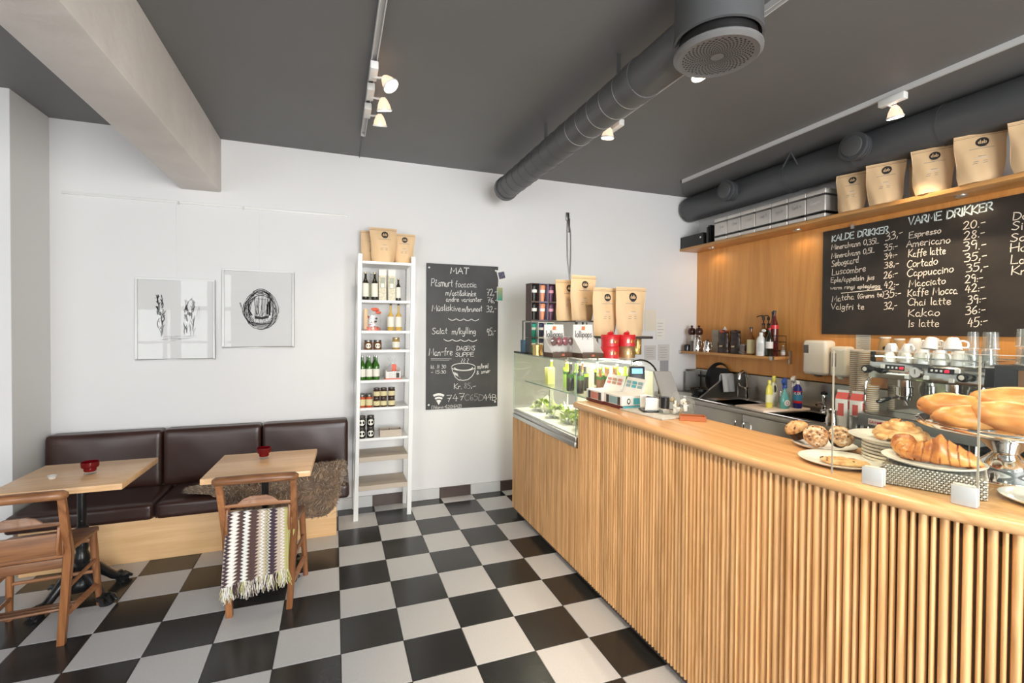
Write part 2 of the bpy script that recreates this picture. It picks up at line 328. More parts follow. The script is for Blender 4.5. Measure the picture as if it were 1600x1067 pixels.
def strokes(text, jit=0.02, rnd=random):
    x = 0; out = []
    for ch in text:
        a, s = _dia(ch) if ch in 'åøüÅ' else G[ch]
        dy = rnd.uniform(-jit, jit)*2; sc = 1+rnd.uniform(-jit, jit)*2
        for st in s.split(';'):
            st = st.strip()
            if not st: continue
            sm = st[0] == '~'; st = st.lstrip('~')
            P = [tuple(map(float, q.split(','))) for q in st.split()]
            P = [(p[0]*sc, p[1]*sc+dy) for p in P]
            if sm: P = catmull(P, 4)
            out.append([(x+p[0], p[1]) for p in P])
        x += a*sc+0.16
    return out, x-0.16
def write(name, text, plane, x0, z0, x1, z1, h, m, parent, th=0.0035, jit=0.03, slant=0.05):
    """ribbon lettering lying on a surface: plane(x, z) -> (point, normal)"""
    S, wd = strokes(text, jit); mb = MB(); k = (x1-x0)/wd
    for st in S:
        Q = []
        for p in st:
            a = p[0]/wd
            Q.append((x0+(p[0]+slant*p[1])*k, z0+(z1-z0)*a+p[1]*h))
        ribbon(mb, Q, plane, th)
    return mb.build(name, m, parent, smooth=False)
def ribbon(mb, Q, plane, th, mi=0):
    n = len(Q); L = []; Rr = []
    for i in range(n):
        a = Q[max(i-1, 0)]; b = Q[min(i+1, n-1)]; dx, dz = b[0]-a[0], b[1]-a[1]; l = math.hypot(dx, dz) or 1
        nx, nz = -dz/l*th/2, dx/l*th/2; x, z = Q[i]
        if i == 0: x -= dx/l*th*.4; z -= dz/l*th*.4
        if i == n-1: x += dx/l*th*.4; z += dz/l*th*.4
        L.append(plane(x+nx, z+nz)); Rr.append(plane(x-nx, z-nz))
    mb.add(L+Rr, [(i, i+1, n+i+1, n+i) for i in range(n-1)])

# ================================================================== THE SETTING
fl = boxo('floor', (LEFT, RIGHT+0.1, FRONT, BACK, -0.03, -0.004), M_grout); struct(fl)
TS = 0.3
tile_b = None; tile_w = None
def tile_mesh(m, nm):
    mb = MB(); g = 0.0016; mb.box(g, TS-g, g, TS-g, -0.006, 0.0)
    o = mb.build(nm, m, None, bevel=0.0012, seg=1); me = o.data; bpy.data.objects.remove(o); return me
tb, tw = tile_mesh(M_tblack, 'tile_black'), tile_mesh(M_twhite, 'tile_white')
rest = {0: MB(), 1: MB()}; ntile = 0
for i in range(-17, 13):
    for j in range(-24, 2):
        x, y = i*TS, j*TS
        black = (i+j) % 2 == 1
        near = -3.2 < y and -2.1 < x < 1.5
        if x+TS > RIGHT or x < LEFT-0.01: continue
        ymax = min(y+TS, BACK)
        if near and ymax == y+TS:
            o = bpy.data.objects.new('tile', tb if black else tw); COL.objects.link(o); o.parent = fl; o.location = (x, y, 0); ntile += 1
        else:
            rest[0 if black else 1].box(x+.0016, x+TS-.0016, y+.0016, ymax-.0016, -0.006, 0.0)
o = rest[0].build('tile_field', M_tblack, fl); o['kind'] = 'stuff'; o['label'] = 'black tiles further off'
o = rest[1].build('tile_field', M_twhite, fl); o['kind'] = 'stuff'; o['label'] = 'white tiles further off'
struct(boxo('wall_back', (-1.95-0.12, RIGHT+0.12, BACK, BACK+0.12, 0, CEIL+.1), M_wall))
struct(boxo('wall_left', (-2.07, -1.95, 0.003, BACK, 0, CEIL), M_grey))
struct(boxo('wall_return', (LEFT, -1.951, 0.0, 0.12, 0, CEIL), M_wall))
struct(boxo('wall_right', (RIGHT, RIGHT+0.12, FRONT, BACK, 0, CEIL+.1), M_wall))
struct(boxo('ceiling', (LEFT-.1, RIGHT+0.12, FRONT-.1, BACK+.1, CEIL, CEIL+0.12), M_ceil))
mb = MB()   # front wall with window openings
for b in [(LEFT, -4.7, 0, CEIL), (-2.1, -0.3, 0, CEIL), (2.9, RIGHT, 0, CEIL), (-4.7, -2.1, 0, 0.45), (-4.7, -2.1, 2.8, CEIL), (-0.3, 2.9, 0, 0.45), (-0.3, 2.9, 2.8, CEIL)]:
    mb.box(b[0], b[1], FRONT-0.2, FRONT, b[2], b[3])
struct(mb.build('wall_front', M_wall))
mb = MB()
mb.box(LEFT-0.2, LEFT, FRONT, 0.12, 0, CEIL)
struct(mb.build('wall_side', M_wall))
def window(n, axis, a0, a1, c):
    mb = MB()
    def bx(u0, u1, z0, z1, d=0.06):
        if axis == 'x': mb.box(u0, u1, c-d/2, c+d/2, z0, z1)
        else: mb.box(c-d/2, c+d/2, u0, u1, z0, z1)
    bx(a0, a1, 0.45, 0.52); bx(a0, a1, 2.73, 2.8); bx(a0, a0+.07, .52, 2.73); bx(a1-.07, a1, .52, 2.73); bx((a0+a1)/2-.03, (a0+a1)/2+.03, .52, 2.73)
    if n == 1: bx(-4.35, -4.13, .52, 2.73); bx(-3.3, -3.12, .52, 2.73); bx(-2.62, -2.5, .52, 2.73); bx(a0, a1, 1.93, 2.02); bx(a0, a1, 1.22, 1.27); bx(-4.13, -3.3, 2.02, 2.73)  # unseen posts, bars and a panel added to break up this window's reflection
    o = struct(mb.build('window_%d' % n, M_white, bevel=.004)); g = MB()
    if axis == 'x': g.box(a0+.05, a1-.05, c-.004, c+.004, .5, 2.75)
    else: g.box(c-.004, c+.004, a0+.05, a1-.05, .5, 2.75)
    g.build('window_pane', M_glass, o)
window(1, 'x', -4.7, -2.1, FRONT-.08); window(2, 'x', -0.3, 2.9, FRONT-.08)
struct(boxo('street_paving_1', (-14, 14, -20, FRONT-.2, -0.12, -0.02), mat('paving', (0.45, 0.45, 0.44), 0.9)))  # paving of the unseen street outside the shop windows
# ceiling beam
mb = MB(); mb.box(-1.15, -0.875, FRONT, BACK, 2.654, CEIL)
struct(mb.build('ceiling_beam', M_beam, bevel=.012))
# veneered panelling on the right wall
pan = MB(); edges = [BACK, -0.75, -1.95, -3.15, -4.35]
vp = boxo('wall_panelling', (RIGHT-0.012, RIGHT, -4.35, BACK-.001, 1.14, 2.46), M_kraftd); struct(vp)
for k in range(4):
    boxo('veneer_panel', (RIGHT-0.02, RIGHT-0.010, edges[k+1]+.0006, edges[k]-.0008, 1.14, 2.462), M_panel, vp)
# skirting tiles along the back wall
sk = boxo('baseboard_back', (-0.01, RIGHT, BACK-0.004, BACK, 0, 0.098), M_grout); struct(sk)
x = -0.01; k = 0
xs = [-0.01, 0.276, 0.515, 0.895, 1.195, 1.48, 1.78, 2.08, 2.38, 2.68, 2.98, 3.28, 3.58, 3.87]
xs = [-0.012, 0.288, 0.588, 0.888, 1.188, 1.488, 1.788, 2.088, 2.388, 2.688, 2.988, 3.288, 3.588, 3.87]
for k in range(len(xs)-1):
    boxo('tile', (xs[k]+.001, xs[k+1]-.001, BACK-0.013, BACK-0.003, 0.001, 0.098), M_tbrown if k % 2 else M_tgrey, sk, bevel=.0015, seg=1)
mb = MB(); mb.box(-1.88, 0.085, BACK-.012, BACK-.001, 2.541, 2.559); pr = mb.build('picture_rail', M_whitep, bevel=.002); tag(pr, 'thin white picture hanging rail running along back wall above the prints', 'rail')
for xx in (-1.162, -0.72):
    mb = MB(); mb.box(xx-.006, xx+.006, BACK-.016, BACK-.010, 2.53, 2.555); mb.build('rail_hook', M_alu, pr)

# ================================================================== DUCTS AND LIGHT TRACKS
t = thing('ventilation_duct', 'long dark grey round spiral duct under the ceiling ending at the back wall', 'duct')
X1, Z1, R1 = 1.41, 2.84, 0.098
mb = MB(); mb.tube([(X1, 0.10, Z1), (X1, -2.35, Z1)], R1, 48); mb.build('pipe', M_duct, t)
mb = MB(); mb.tube([(X1, 0.12, Z1), (X1, 0.075, Z1)], R1+.009, 48); mb.build('end_cap', M_duct, t)
y = -0.02
while y > -2.0:
    mb = MB(); mb.tube([(X1+(R1+.0012)*math.cos(a*PI/18), y-0.03*a/36, Z1+(R1+.0012)*math.sin(a*PI/18)) for a in range(37)], 0.0018, 4); mb.build('seam', M_alu if y < -1.2 else M_duct, t)
    y -= 0.135
mb = MB(); mb.tube([(X1, -1.86, Z1), (X1, -1.93, Z1)], R1+.006, 48); mb.build('collar', M_duct, t)
for yy in (-0.75, -1.7):
    mb = MB(); mb.box(X1-.012, X1+.012, yy-.001, yy+.001, Z1+R1-.003, CEIL-.0005); mb.build('hanger_strap', M_duct, t)
VX, VY, VR = 1.462, -2.36, 0.172
t = thing('ceiling_diffuser', 'large round ceiling air diffuser with perforated disc below its cylinder', 'vent', (VX, VY, 2.72))
mb = MB(); mb.lathe([(VR, .085), (VR, .358)], 64, caps=False); mb.build('cylinder', M_duct, t)
mb = MB(); mb.lathe([(VR-.004, .086), (VR+.003, .088), (VR+.003, .07), (VR-.006, .066), (VR-.02, .09)], 64, caps=False); mb.build('rim', M_duct, t)
mb = MB(); mb.lathe([(VR-.015, .015), (VR-.02, .09)], 48, caps=False); mb.lathe([(VR-.02, .09), (0.0001, .09)], 48, caps=False); mb.build('inner_sleeve', M_black, t)
M_disc = mat('diffuser_face', (0.17, 0.17, 0.17), 0.35)
mb = MB(); mb.lathe([(VR-.035, .004), (VR-.012, .0), (VR+.002, .012), (VR+.002, .022), (VR-.005, .028), (VR-.03, .022)], 64, caps=False)
mb.lathe([(0.0001, .004), (VR-.035, .004)], 64, caps=False); mb.build('disc', M_disc, t)
mb = MB()
for rr in range(12):
    r = 0.030+rr*0.0095; n = 36
    for k in range(n):
        a = 2*PI*(k+rr*.5)/n; s = 0.0012+rr*.00022
        ca, sa = math.cos(a), math.sin(a); c = Vector((r*ca, r*sa, .0035)); e1 = Vector((ca, sa, 0))*(.0032); e2 = Vector((-sa, ca, 0))*s*1.4
        mb.add([c-e1-e2, c+e1-e2, c+e1+e2, c-e1+e2], [(0, 1, 2, 3)])
o = mb.build('perforation', M_black, t, smooth=False); o['kind'] = 'stuff'
X2, Z2, R2 = 3.70, 2.925, 0.135
t = thing('ventilation_duct', 'black round duct above the wall shelf with two round side outlets', 'duct')
mb = MB(); mb.tube([(X2, BACK-.06, Z2), (X2, -4.6, Z2)], R2, 48); mb.build('pipe', M_duct2, t)
for yy in (-0.86, -0.89, -1.45, -2.0, -2.6, -3.2):
    mb = MB(); mb.tube([(X2, yy, Z2), (X2, yy-.014, Z2)], R2+.003, 48); mb.build('seam', M_duct2, t)
for yy in (-0.335, -1.54):
    mb = MB(); mb.tube([(X2-.07, yy, Z2), (X2-.21, yy, Z2)], [.088, .088], 32); mb.tube([(X2-.19, yy, Z2), (X2-.215, yy, Z2)], .100, 32)
    for q in (-.14, -.165): mb.tube([(X2+q, yy, Z2), (X2+q-.006, yy, Z2)], .093, 32)
    o = mb.build('outlet', M_duct2, t)
    mb = MB(); mb.tube([(X2-.211, yy, Z2), (X2-.225, yy, Z2)], [.074, .072], 32); mb.build('outlet_cap', M_duct, o, bevel=.002)
mb = MB(); mb.tube([(X2-.16, -1.0, CEIL-.002), (X2-.12, -0.88, 2.97)], .006, 6); mb.tube([(X2-.16, -1.0, CEIL-.002), (X2-.13, -1.04, 2.96)], .006, 6); mb.build('hanger', M_duct2, t)
def track(x, y0, y1, label, m, wd=.017):
    t = thing('light_track', label, 'track', (x, 0, 0))
    mb = MB()
    mb.box(-wd, -wd+.005, y0, y1, CEIL-.032, CEIL-.0005); mb.box(wd-.005, wd, y0, y1, CEIL-.032, CEIL-.0005); mb.box(-wd+.005, wd-.005, y0, y1, CEIL-.010, CEIL-.0006)
    mb.box(-wd, wd, y1-.012, y1, CEIL-.032, CEIL-.0005); mb.build('rail', m, t)
    return t
M_trk = mat('track_white', (0.62, 0.62, 0.62), 0.35)
t = track(0.172, -5.5, -0.11, 'white lighting track on the ceiling nearest the concrete beam', M_trk)
mb = MB(); mb.tube([(0, -0.11, CEIL-.006), (0, 0.35, CEIL-.006), (0.0, BACK-.006, CEIL-.01)], .0035, 6); mb.build('cable', M_duct, t)
t = track(1.83, -5.5, -0.95, 'lighting track on the ceiling mostly hidden behind the round duct', M_trk)
t = track(3.215, -5.5, -0.05, 'slim white lighting track running above the bar shelf', M_trk, .009)
def spot(x, y, dx, dy, label, power, tgt, tilt=0.0, gl=1.0, bx=.045):
    t = thing('track_spotlight', label, 'spotlight', (x, y, CEIL-.034), 0, 'halogen track spotlights')
    mb = MB(); mb.box(-.022, .022, -.075, .075, -.045, -.001); mb.build('adapter', M_whitep, t, bevel=.006)
    mb = MB(); mb.tube([(0, .03, -.04), (dx*.5, dy*.5+.02, -.052), (dx, dy, -.062)], .006, 8); mb.build('arm', M_whitep, t)
    c = (dx, dy, -.066)
    d = (Vector(tgt)-Vector((x+dx, y+dy, CEIL-.1))).normalized()
    q = Vector((0, 0, -1)).rotation_difference(d)
    mb = MB(); mb.M = Matrix.Translation(c) @ q.to_matrix().to_4x4()
    mb.lathe([(.012, .012), (.024, -.002), (.036, -.028), (.043, -.056)], 24, caps=False)
    h = mb.build('lamp_shade', M_lampr, t)
    mb = MB(); mb.M = Matrix.Translation(c) @ q.to_matrix().to_4x4(); mb.lathe([(.043, -.054), (.047, -.056), (.047, -.062), (.043, -.064)], 24, caps=False); mb.build('rim', M_whitep, h)
    mb = MB(); mb.M = Matrix.Translation(c) @ q.to_matrix().to_4x4(); mb.lathe([(.042, -.052), (.03, -.060), (0.0001, -.064)], 24, caps=False); mb.build('bulb', M_lamp, h)
    lp = Vector((x+dx, y+dy, CEIL-.1))+d*.10
    spot_light('spot_beam', lp, tgt, power)
spot(.172, -1.15, .06, -.03, 'white track spotlight nearest the viewer, lamp turned towards the bar', 30, (1.5, -2.0, 1.0))
spot(.172, -0.90, .075, -.02, 'middle one of three white track spotlights, lamp pointing down', 14, (0.6, -0.1, 0.6))
spot(.172, -0.63, .075, -.05, 'white track spotlight nearest the back wall, above the bottle rack', 14, (0.35, 0.1, 1.2))
spot(1.83, -1.02, -.08, -.03, 'glowing spotlight peeping below the round duct beside a white adapter', 30, (1.7, -0.8, 1.2))
spot(1.83, -1.84, -.07, -.06, 'spotlight partly hidden behind the big round diffuser', 45, (1.9, -2.6, 1.1))
spot(3.215, -1.97, .02, .0, 'white track spotlight hanging in front of the black duct', 60, (3.6, -1.9, 1.2))
spot(.172, -2.7, .07, -.03, 'added white track spotlight out of view, turned towards the slatted bar front', 85, (1.4, -2.6, .6))  # added out of view to light the slatted bar front
spot(.172, -3.9, .07, -.03, 'added unseen white track spotlight above the viewer, turned towards the near bar end', 90, (1.6, -3.3, .7))  # invented fixture behind the view that brightens the near bar end
spot(1.83, -3.3, .07, -.03, 'added white track spotlight out of view above the pastries', 45, (1.8, -3.05, 1.1))  # extra fixture outside the frame, added to light the pastries
spot(3.215, -3.3, .02, -.03, 'added white track spotlight out of view, turned towards the coffee machine', 50, (3.5, -2.3, 1.4))  # added beyond the frame for more light on the coffee machine side
spot(3.215, -0.75, .02, .03, 'white track spotlight over the far sink', 0.01, (3.5, -.3, 1.0)) if False else None

# ================================================================== LEATHER BENCH
t = thing('leather_bench', 'long built-in bench with brown leather cushions on an oak plinth along back wall', 'bench', (0, 0, 0))
boxo('plinth', (-1.89, -0.014, -0.078, BACK-.002, 0.0, 0.29), M_plinth, t, bevel=.003)
def cushion(name, x0, x1, y0, y1, z0, z1, rx, seed, nose='y'):
    rnd = random.Random(seed); ph = [rnd.uniform(0, 6) for _ in range(6)]
    cx, cy, cz = (x0+x1)/2, (y0+y1)/2, (z0+z1)/2; a, b, c = (x1-x0)/2, (y1-y0)/2, (z1-z0)/2
    mb = MB(); n = 26
    # rounded box by a subdivided cube pushed to a superellipsoid-like rounding
    def rb(u, v, w_):
        p = Vector((u*a, v*b, w_*c)); q = Vector((max(-a+rx, min(a-rx, p.x)), max(-b+rx, min(b-rx, p.y)), max(-c+rx, min(c-rx, p.z))))
        d = p-q
        if d.length > rx: d = d.normalized()*rx
        r = q+d
        puff = 0.012*(1-min(1, abs(u))**2.0)*(1-min(1, abs(v) if nose == 'y' else abs(w_))**2)
        wr = 0.0010*math.sin(u*a*14+ph[0]+v*2)*math.sin(v*4+ph[1])+0.0004*math.sin(u*a*30+w_*5+ph[2])
        if nose == 'y': r.z += (1 if w_ > 0 else 0)*(puff+wr)
        else: r.y -= (1 if v < 0 else 0)*(puff+wr)
        return (cx+r.x, cy+r.y, cz+r.z)
    nx = 34; ny = 14
    for s in (-1, 1):
        mb.grid(lambda u, v: rb(2*u-1, 2*v-1, s), nx, ny); mb.grid(lambda u, v: rb(2*u-1, s, 2*v-1), nx, ny); mb.grid(lambda u, v: rb(s, 2*u-1, 2*v-1), ny, ny)
    return mb.build(name, M_leather, t, ang=60)
for k, (x0, x1) in enumerate([(-1.935, -1.163), (-1.155, -0.53), (-0.522, 0.078)]):
    cushion('seat_cushion', x0, x1, -0.145, 0.33, 0.29, 0.405, .030, k)
for k, (x0, x1) in enumerate([(-1.925, -1.240), (-1.232, -0.578), (-0.570, 0.078)]):
    o = cushion('back_cushion', x0, x1, 0.290, 0.432, 0.395, 0.815, .024, k+5, 'z')
    o.rotation_euler = (math.radians(-1.5), 0, 0); o.location = (0, -.016, .006)
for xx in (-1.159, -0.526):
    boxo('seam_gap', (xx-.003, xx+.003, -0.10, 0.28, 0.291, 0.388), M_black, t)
# ================================================================== TABLES
def table(label, cx, cy, rz, base_label, w_=.585, d_=.56):
    t = thing('cafe_table', label, 'table', (cx, cy, 0), rz, None)
    mb = MB()
    n = 6
    for k in range(n):
        pass
    top = MB(); top.box(-w_/2, w_/2, -d_/2, d_/2, .688, .722); o = top.build('table_top', M_table, t, bevel=.003)
    # pedestal: upper smooth pole, lower fluted casting and clawed feet
    mb = MB(); mb.lathe([(.021, .42), (.021, .67), (.027, .675), (.027, .688)], 20); mb.lathe([(.024, .42), (.031, .41), (.031, .40), (.024, .39)], 20); mb.build('pole', M_iron, t)
    mb = MB(); mb.lathe([(.085, .06), (.07, .075), (.055, .10), (.060, .13), (.072, .15), (.05, .18), (.035, .205), (.043, .225), (.036, .25), (.028, .27), (.034, .30), (.030, .34), (.024, .36), (.027, .39), (.024, .40)], 20)
    mb.build('cast_column', M_iron, t)
    mb = MB(); mb.box(-.2, .2, -.025, .025, .676, .688); mb.box(-.025, .025, -.2, .2, .676, .688); mb.build('top_bracket', M_iron, t)
    for k in range(4):
        a = PI/4+k*PI/2+.1; c, s = math.cos(a), math.sin(a)
        P = [(.03, .17), (.08, .135), (.13, .085), (.17, .045), (.205, .035)]
        mb = MB(); mb.tube(catmull([(c*r, s*r, z) for r, z in P], 4), [.030, .031, .032, .033, .032, .030, .028, .026, .025, .024, .024, .024, .024, .025, .026, .027, .028][:17], 10)
        for q in (-.28, 0, .28):
            ca, sa = math.cos(a+q*.5), math.sin(a+q*.5)
            mb.tube([(ca*.19, sa*.19, .035), (ca*.225, sa*.225, .034), (ca*.25, sa*.25, .014)], [.015, .014, .008], 8)
        mb.lathe([(.034, .0), (.036, .012), (.03, .02), (.0001, .03)], 12, (c*.215, s*.215, 0))
        mb.build('leg', M_iron, t)
    return t
table('oak table with a red glass and a tealight, at the left end of bench', -1.415, -0.462, math.radians(-.5), '')
table('oak table with one red glass, beside chair with striped blanket', -0.445, -0.545, math.radians(-2.2), '', .58, .545)
def candle(x, y, z, label):
    t = thing('candle_glass', label, 'candle holder', (x, y, z), 0, None)
    M_rg = MATS.get('red_glass')
    if not M_rg:
        M_rg = glass('red_glass', (0.50, 0.015, 0.03), ior=2.0, solid=.40, solidcol=(0.30, 0.006, 0.015))
    mb = MB(); mb.lathe([(.026, .014), (.030, .020), (.030, .034), (.039, .038), (.042, .045), (.043, .070), (.041, .071), (.039, .046), (.028, .036), (.027, .020), (.0001, .018)], 28, caps=False); mb.build('bowl', M_rg, t)
    mb = MB(); mb.lathe([(.0001, .0), (.027, .0), (.029, .004), (.026, .014), (.0001, .014)], 28, caps=False); mb.build('base', M_tglass, t)
    mb = MB(); mb.lathe([(.019, .021), (.019, .034), (.0001, .034)], 16, caps=False); mb.build('tealight', M_porc, t)
candle(-1.372, -0.470, .722, 'red glass candle holder on the left table')
candle(-0.465, -0.435, .722, 'red glass candle holder on the table in front of the sheepskin')
t = thing('tealight_cup', 'small white tealight cup left of the red glass', 'candle', (-1.527, -.515, .722))
mb = MB(); mb.lathe([(.0001, 0), (.015, 0), (.021, .017), (.0225, .018), (.020, .018), (.014, .004), (.0001, .004)], 20, caps=False); mb.build('cup', M_porc, t)
mb = MB(); mb.lathe([(.0001, .003), (.015, .004), (.017, .010), (.0001, .011)], 16, caps=False); mb.build('wax', M_whitec, t)

# ================================================================== CHAIRS (chapel chairs, seen from behind)
def chair(label, x, y, rz):
    t = thing('chapel_chair', label, 'chair', (x, y, 0), rz)
    for s in (-1, 1):
        # back post, raked
        mb = MB(); mb.hexa([(s*.150-.016, -.205-.012, 0), (s*.150+.016, -.205-.012, 0), (s*.150+.016, -.205+.020, 0), (s*.150-.016, -.205+.020, 0)],
                           [(s*.172-.018, -.175-.018, .44), (s*.172+.018, -.175-.018, .44), (s*.172+.018, -.175+.020, .44), (s*.172-.018, -.175+.020, .44)])
        mb.hexa([(s*.172-.018, -.175-.018, .44), (s*.172+.018, -.175-.018, .44), (s*.172+.018, -.175+.020, .44), (s*.172-.018, -.175+.020, .44)],
                [(s*.182-.015, -.282-.012, .765), (s*.182+.015, -.282-.012, .765), (s*.182+.015, -.282+.014, .765), (s*.182-.015, -.282+.014, .765)])
        mb.build('leg', M_chair, t, bevel=.003)
        mb = MB(); mb.tube([(s*.172, .135, .43), (s*.192, .165, 0)], [.019, .015], 12); mb.build('leg', M_chair, t)
        mb = MB(); mb.beam((s*.160, -.19, .14), (s*.186, .158, .12), .018, .03); mb.build('side_stretcher', M_chair, t, bevel=.003)
        mb = MB(); mb.tube([(s*.168, -.18, .27), (s*.182, .148, .27)], .010, 8); mb.build('side_rail', M_chair, t)
        # book box cheeks
        mb = MB(); mb.prism([(-.235, .60), (-.195, .62), (-.180, .50), (-.18, .44), (-.24, .46), (-.255, .50)], s*.172-s*.018-.006, s*.172-s*.018+.006, axis='x'); mb.build('cheek', M_chair, t, bevel=.002)
    # crest rail, curved
    mb = MB()
    def cr(u, v):
        xx = -.208+.416*u; bow = .030*(1-(2*u-1)**2); a = v*2*PI
        zz = .778+.016*math.sin(a)+(.010*(1-(2*u-1)**2)); yy = -.262-bow*1.0+.026*math.cos(a)
        e = min(1, min(u, 1-u)*14+.55)
        return (xx, -.290-bow+(.026*math.cos(a))*e, .772+.012*(1-(2*u-1)**2)+(.024*math.sin(a))*e)
    mb.grid(cr, 25, 12, cv=True); k0 = len(mb.v)
    mb.f.append(list(range(0, 12))); mb.m.append(0); mb.f.append([24*12+i for i in range(12)][::-1]); mb.m.append(0)
    mb.build('crest_rail', M_chairx, t, ang=50)
    # shaped middle rail
    pts = [(-.165, .628), (-.10, .632), (-.075, .655), (-.04, .668), (.04, .668), (.075, .655), (.10, .632), (.165, .628), (.165, .612), (-.165, .612)]
    mb = MB(); mb.prism([(a, b) for a, b in pts], -.248, -.236, axis='y'); mb.build('middle_rail', M_chairx, t, bevel=.002)
    mb = MB(); mb.box(-.166, .166, -.218, -.206, .455, .565); o = mb.build('back_panel', M_chairx, t, bevel=.002)
    mb = MB(); mb.prism([(-.155, -.18), (.155, -.18), (.195, .155), (.185, .175), (-.185, .175), (-.195, .155)], .425, .447); mb.build('seat', M_chairx, t, bevel=.005)
    mb = MB(); mb.box(-.15, .15, -.183, -.165, .375, .425); mb.build('apron', M_chairx, t, bevel=.002)
    mb = MB(); mb.beam((-.165, .138, .39), (.165, .138, .39), .02, .05); mb.build('apron', M_chairx, t, bevel=.002)
    for yy, zz in ((-.14, .15), (-.10, .145), (-.06, .14)):
        mb = MB(); mb.tube([(-.168, yy, zz), (.168, yy, zz)], .008, 8); mb.build('stretcher_rod', M_chairx, t)
    mb = MB(); mb.tube([(-.185, .15, .20), (.185, .15, .20)], .010, 8); mb.build('front_stretcher', M_chairx, t)
    return t
CH2 = (-0.404, -0.787, math.radians(-3.8))
chair('wooden chapel chair with a striped blanket hanging on its back', *CH2)
chair('wooden chapel chair at the left edge, back board bare', -1.467, -0.765, math.radians(4))
# striped blanket over the lower back board
t = thing('striped_blanket', 'zigzag striped brown, white and beige fringed blanket hung on chair back', 'blanket', (CH2[0], CH2[1]+.014, 0), CH2[2])
m, nt, b = _new('blanket_stripes'); N = nt.nodes; L = nt.links
uv = N.new('ShaderNodeUVMap'); sp = N.new('ShaderNodeSeparateXYZ'); L.new(uv.outputs[0], sp.inputs[0])
zz = N.new('ShaderNodeMath'); zz.operation = 'PINGPONG'; zz.inputs[1].default_value = 0.5
mu = N.new('ShaderNodeMath'); mu.operation = 'MULTIPLY'; mu.inputs[1].default_value = 21; L.new(sp.outputs[1], mu.inputs[0]); L.new(mu.outputs[0], zz.inputs[0])
ad = N.new('ShaderNodeMath'); ad.operation = 'MULTIPLY_ADD'; ad.inputs[1].default_value = 0.11; L.new(zz.outputs[0], ad.inputs[0]); L.new(sp.outputs[0], ad.inputs[2])
cr = N.new('ShaderNodeValToRGB'); cr.color_ramp.interpolation = 'CONSTANT'
wh, br, be, pl, go = (.80, .79, .74), (.085, .045, .04), (.52, .42, .33), (.05, .03, .045), (.50, .45, .16)
seq = [(0, be), (.04, pl), (.10, be), (.12, wh), (.20, be), (.215, br), (.31, wh), (.39, be), (.405, br), (.53, be), (.59, wh), (.625, be), (.67, go), (.69, pl), (.705, wh), (.725, be), (.735, pl), (.83, be), (.92, wh), (.94, be), (.965, go)]
el = cr.color_ramp.elements; el[0].position = 0; el[0].color = (*be, 1); el[1].position = seq[1][0]; el[1].color = (*seq[1][1], 1)
for p, c in seq[2:]:
    e = el.new(p); e.color = (*c, 1)
L.new(ad.outputs[0], cr.inputs[0]); L.new(cr.outputs[0], b.inputs['Base Color']); b.inputs['Roughness'].default_value = 0.9; b.inputs['Sheen Weight'].default_value = .3
M_blank = m
def bl(u, v):
    # u across, v down; goes over the board top and hangs in front (towards viewer)
    zt, drop = .572, .335+.06*(1-u)
    spread = 1+.10*v
    x = (-.152+.30*u)*spread-.012*v
    fold = .009*math.sin(u*19)*min(1, v*2.2)+.004*math.sin(u*43+1)*v
    if v < .08: return (x, -.214-.026*(v/.08), zt+.004*math.sin(v/.08*PI)+.003)
    q = (v-.08)/.92
    return (x, -.242-fold-.012*math.sin(q*PI*.5), zt+.003-q*drop)
mb = MB(); nu, nv = 90, 60; mb.grid(bl, nu, nv)
o = mb.build('cloth', M_blank, t, ang=180)
uvl = o.data.uv_layers.new(name='UVMap')
# uv by inverse of grid order
co2uv = {}
for i in range(nu):
    for j in range(nv):
        p = bl(i/(nu-1), j/(nv-1)); co2uv[(round(p[0], 4), round(p[1], 4), round(p[2], 4))] = (i/(nu-1), j/(nv-1))
for lp in o.data.loops:
    c = o.data.vertices[lp.vertex_index].co; k = (round(c.x, 4), round(c.y, 4), round(c.z, 4)); uvl.data[lp.index].uv = co2uv.get(k, (0, 0))
sol = o.modifiers.new('s', 'SOLIDIFY'); sol.thickness = .004; sol.offset = 0
mb = MB()   # far side hanging behind the board
mb.grid(lambda u, v: (-.145+.29*u, -.213+.006*math.sin(u*17)*v, .575-v*.20), 30, 12); mb.build('back_fold', M_brownc, t)
mb = MB()
mb.grid(lambda u, v: (.128+.045*u+.006*math.sin(v*8), -.205-.004*math.sin(u*9), .50-v*.26), 10, 14)
mb.build('side_fold', mat('blanket_ochre', (.46, .40, .14), .9), t)
fr = [MB(), MB(), MB(), MB()]; rnd = random.Random(3)
for k in range(230):
    u = rnd.random(); p = Vector(bl(u, 1)); ln = rnd.uniform(.05, .095); ci = rnd.choice([0, 0, 1, 2, 2, 3]) if u < .8 else rnd.choice([0, 3, 3, 2])
    if .15 < u < .3 or .42 < u < .55: ci = rnd.choice([0, 1, 1, 2])
    q = p+Vector((rnd.uniform(-.012, .012), -rnd.uniform(0, .012), -ln*.5)); e = q+Vector((rnd.uniform(-.014, .014), rnd.uniform(-.004, .008), -ln*.5))
    fr[ci].tube([p+Vector((0, 0, .006)), q, e], [.0022, .0024, .0016], 4)
for k, c in enumerate([(.78, .76, .70), (.07, .04, .04), (.50, .42, .34), (.50, .47, .18)]):
    o = fr[k].build('fringe', mat('fringe_%d' % k, c, .9), t); o['kind'] = 'stuff'
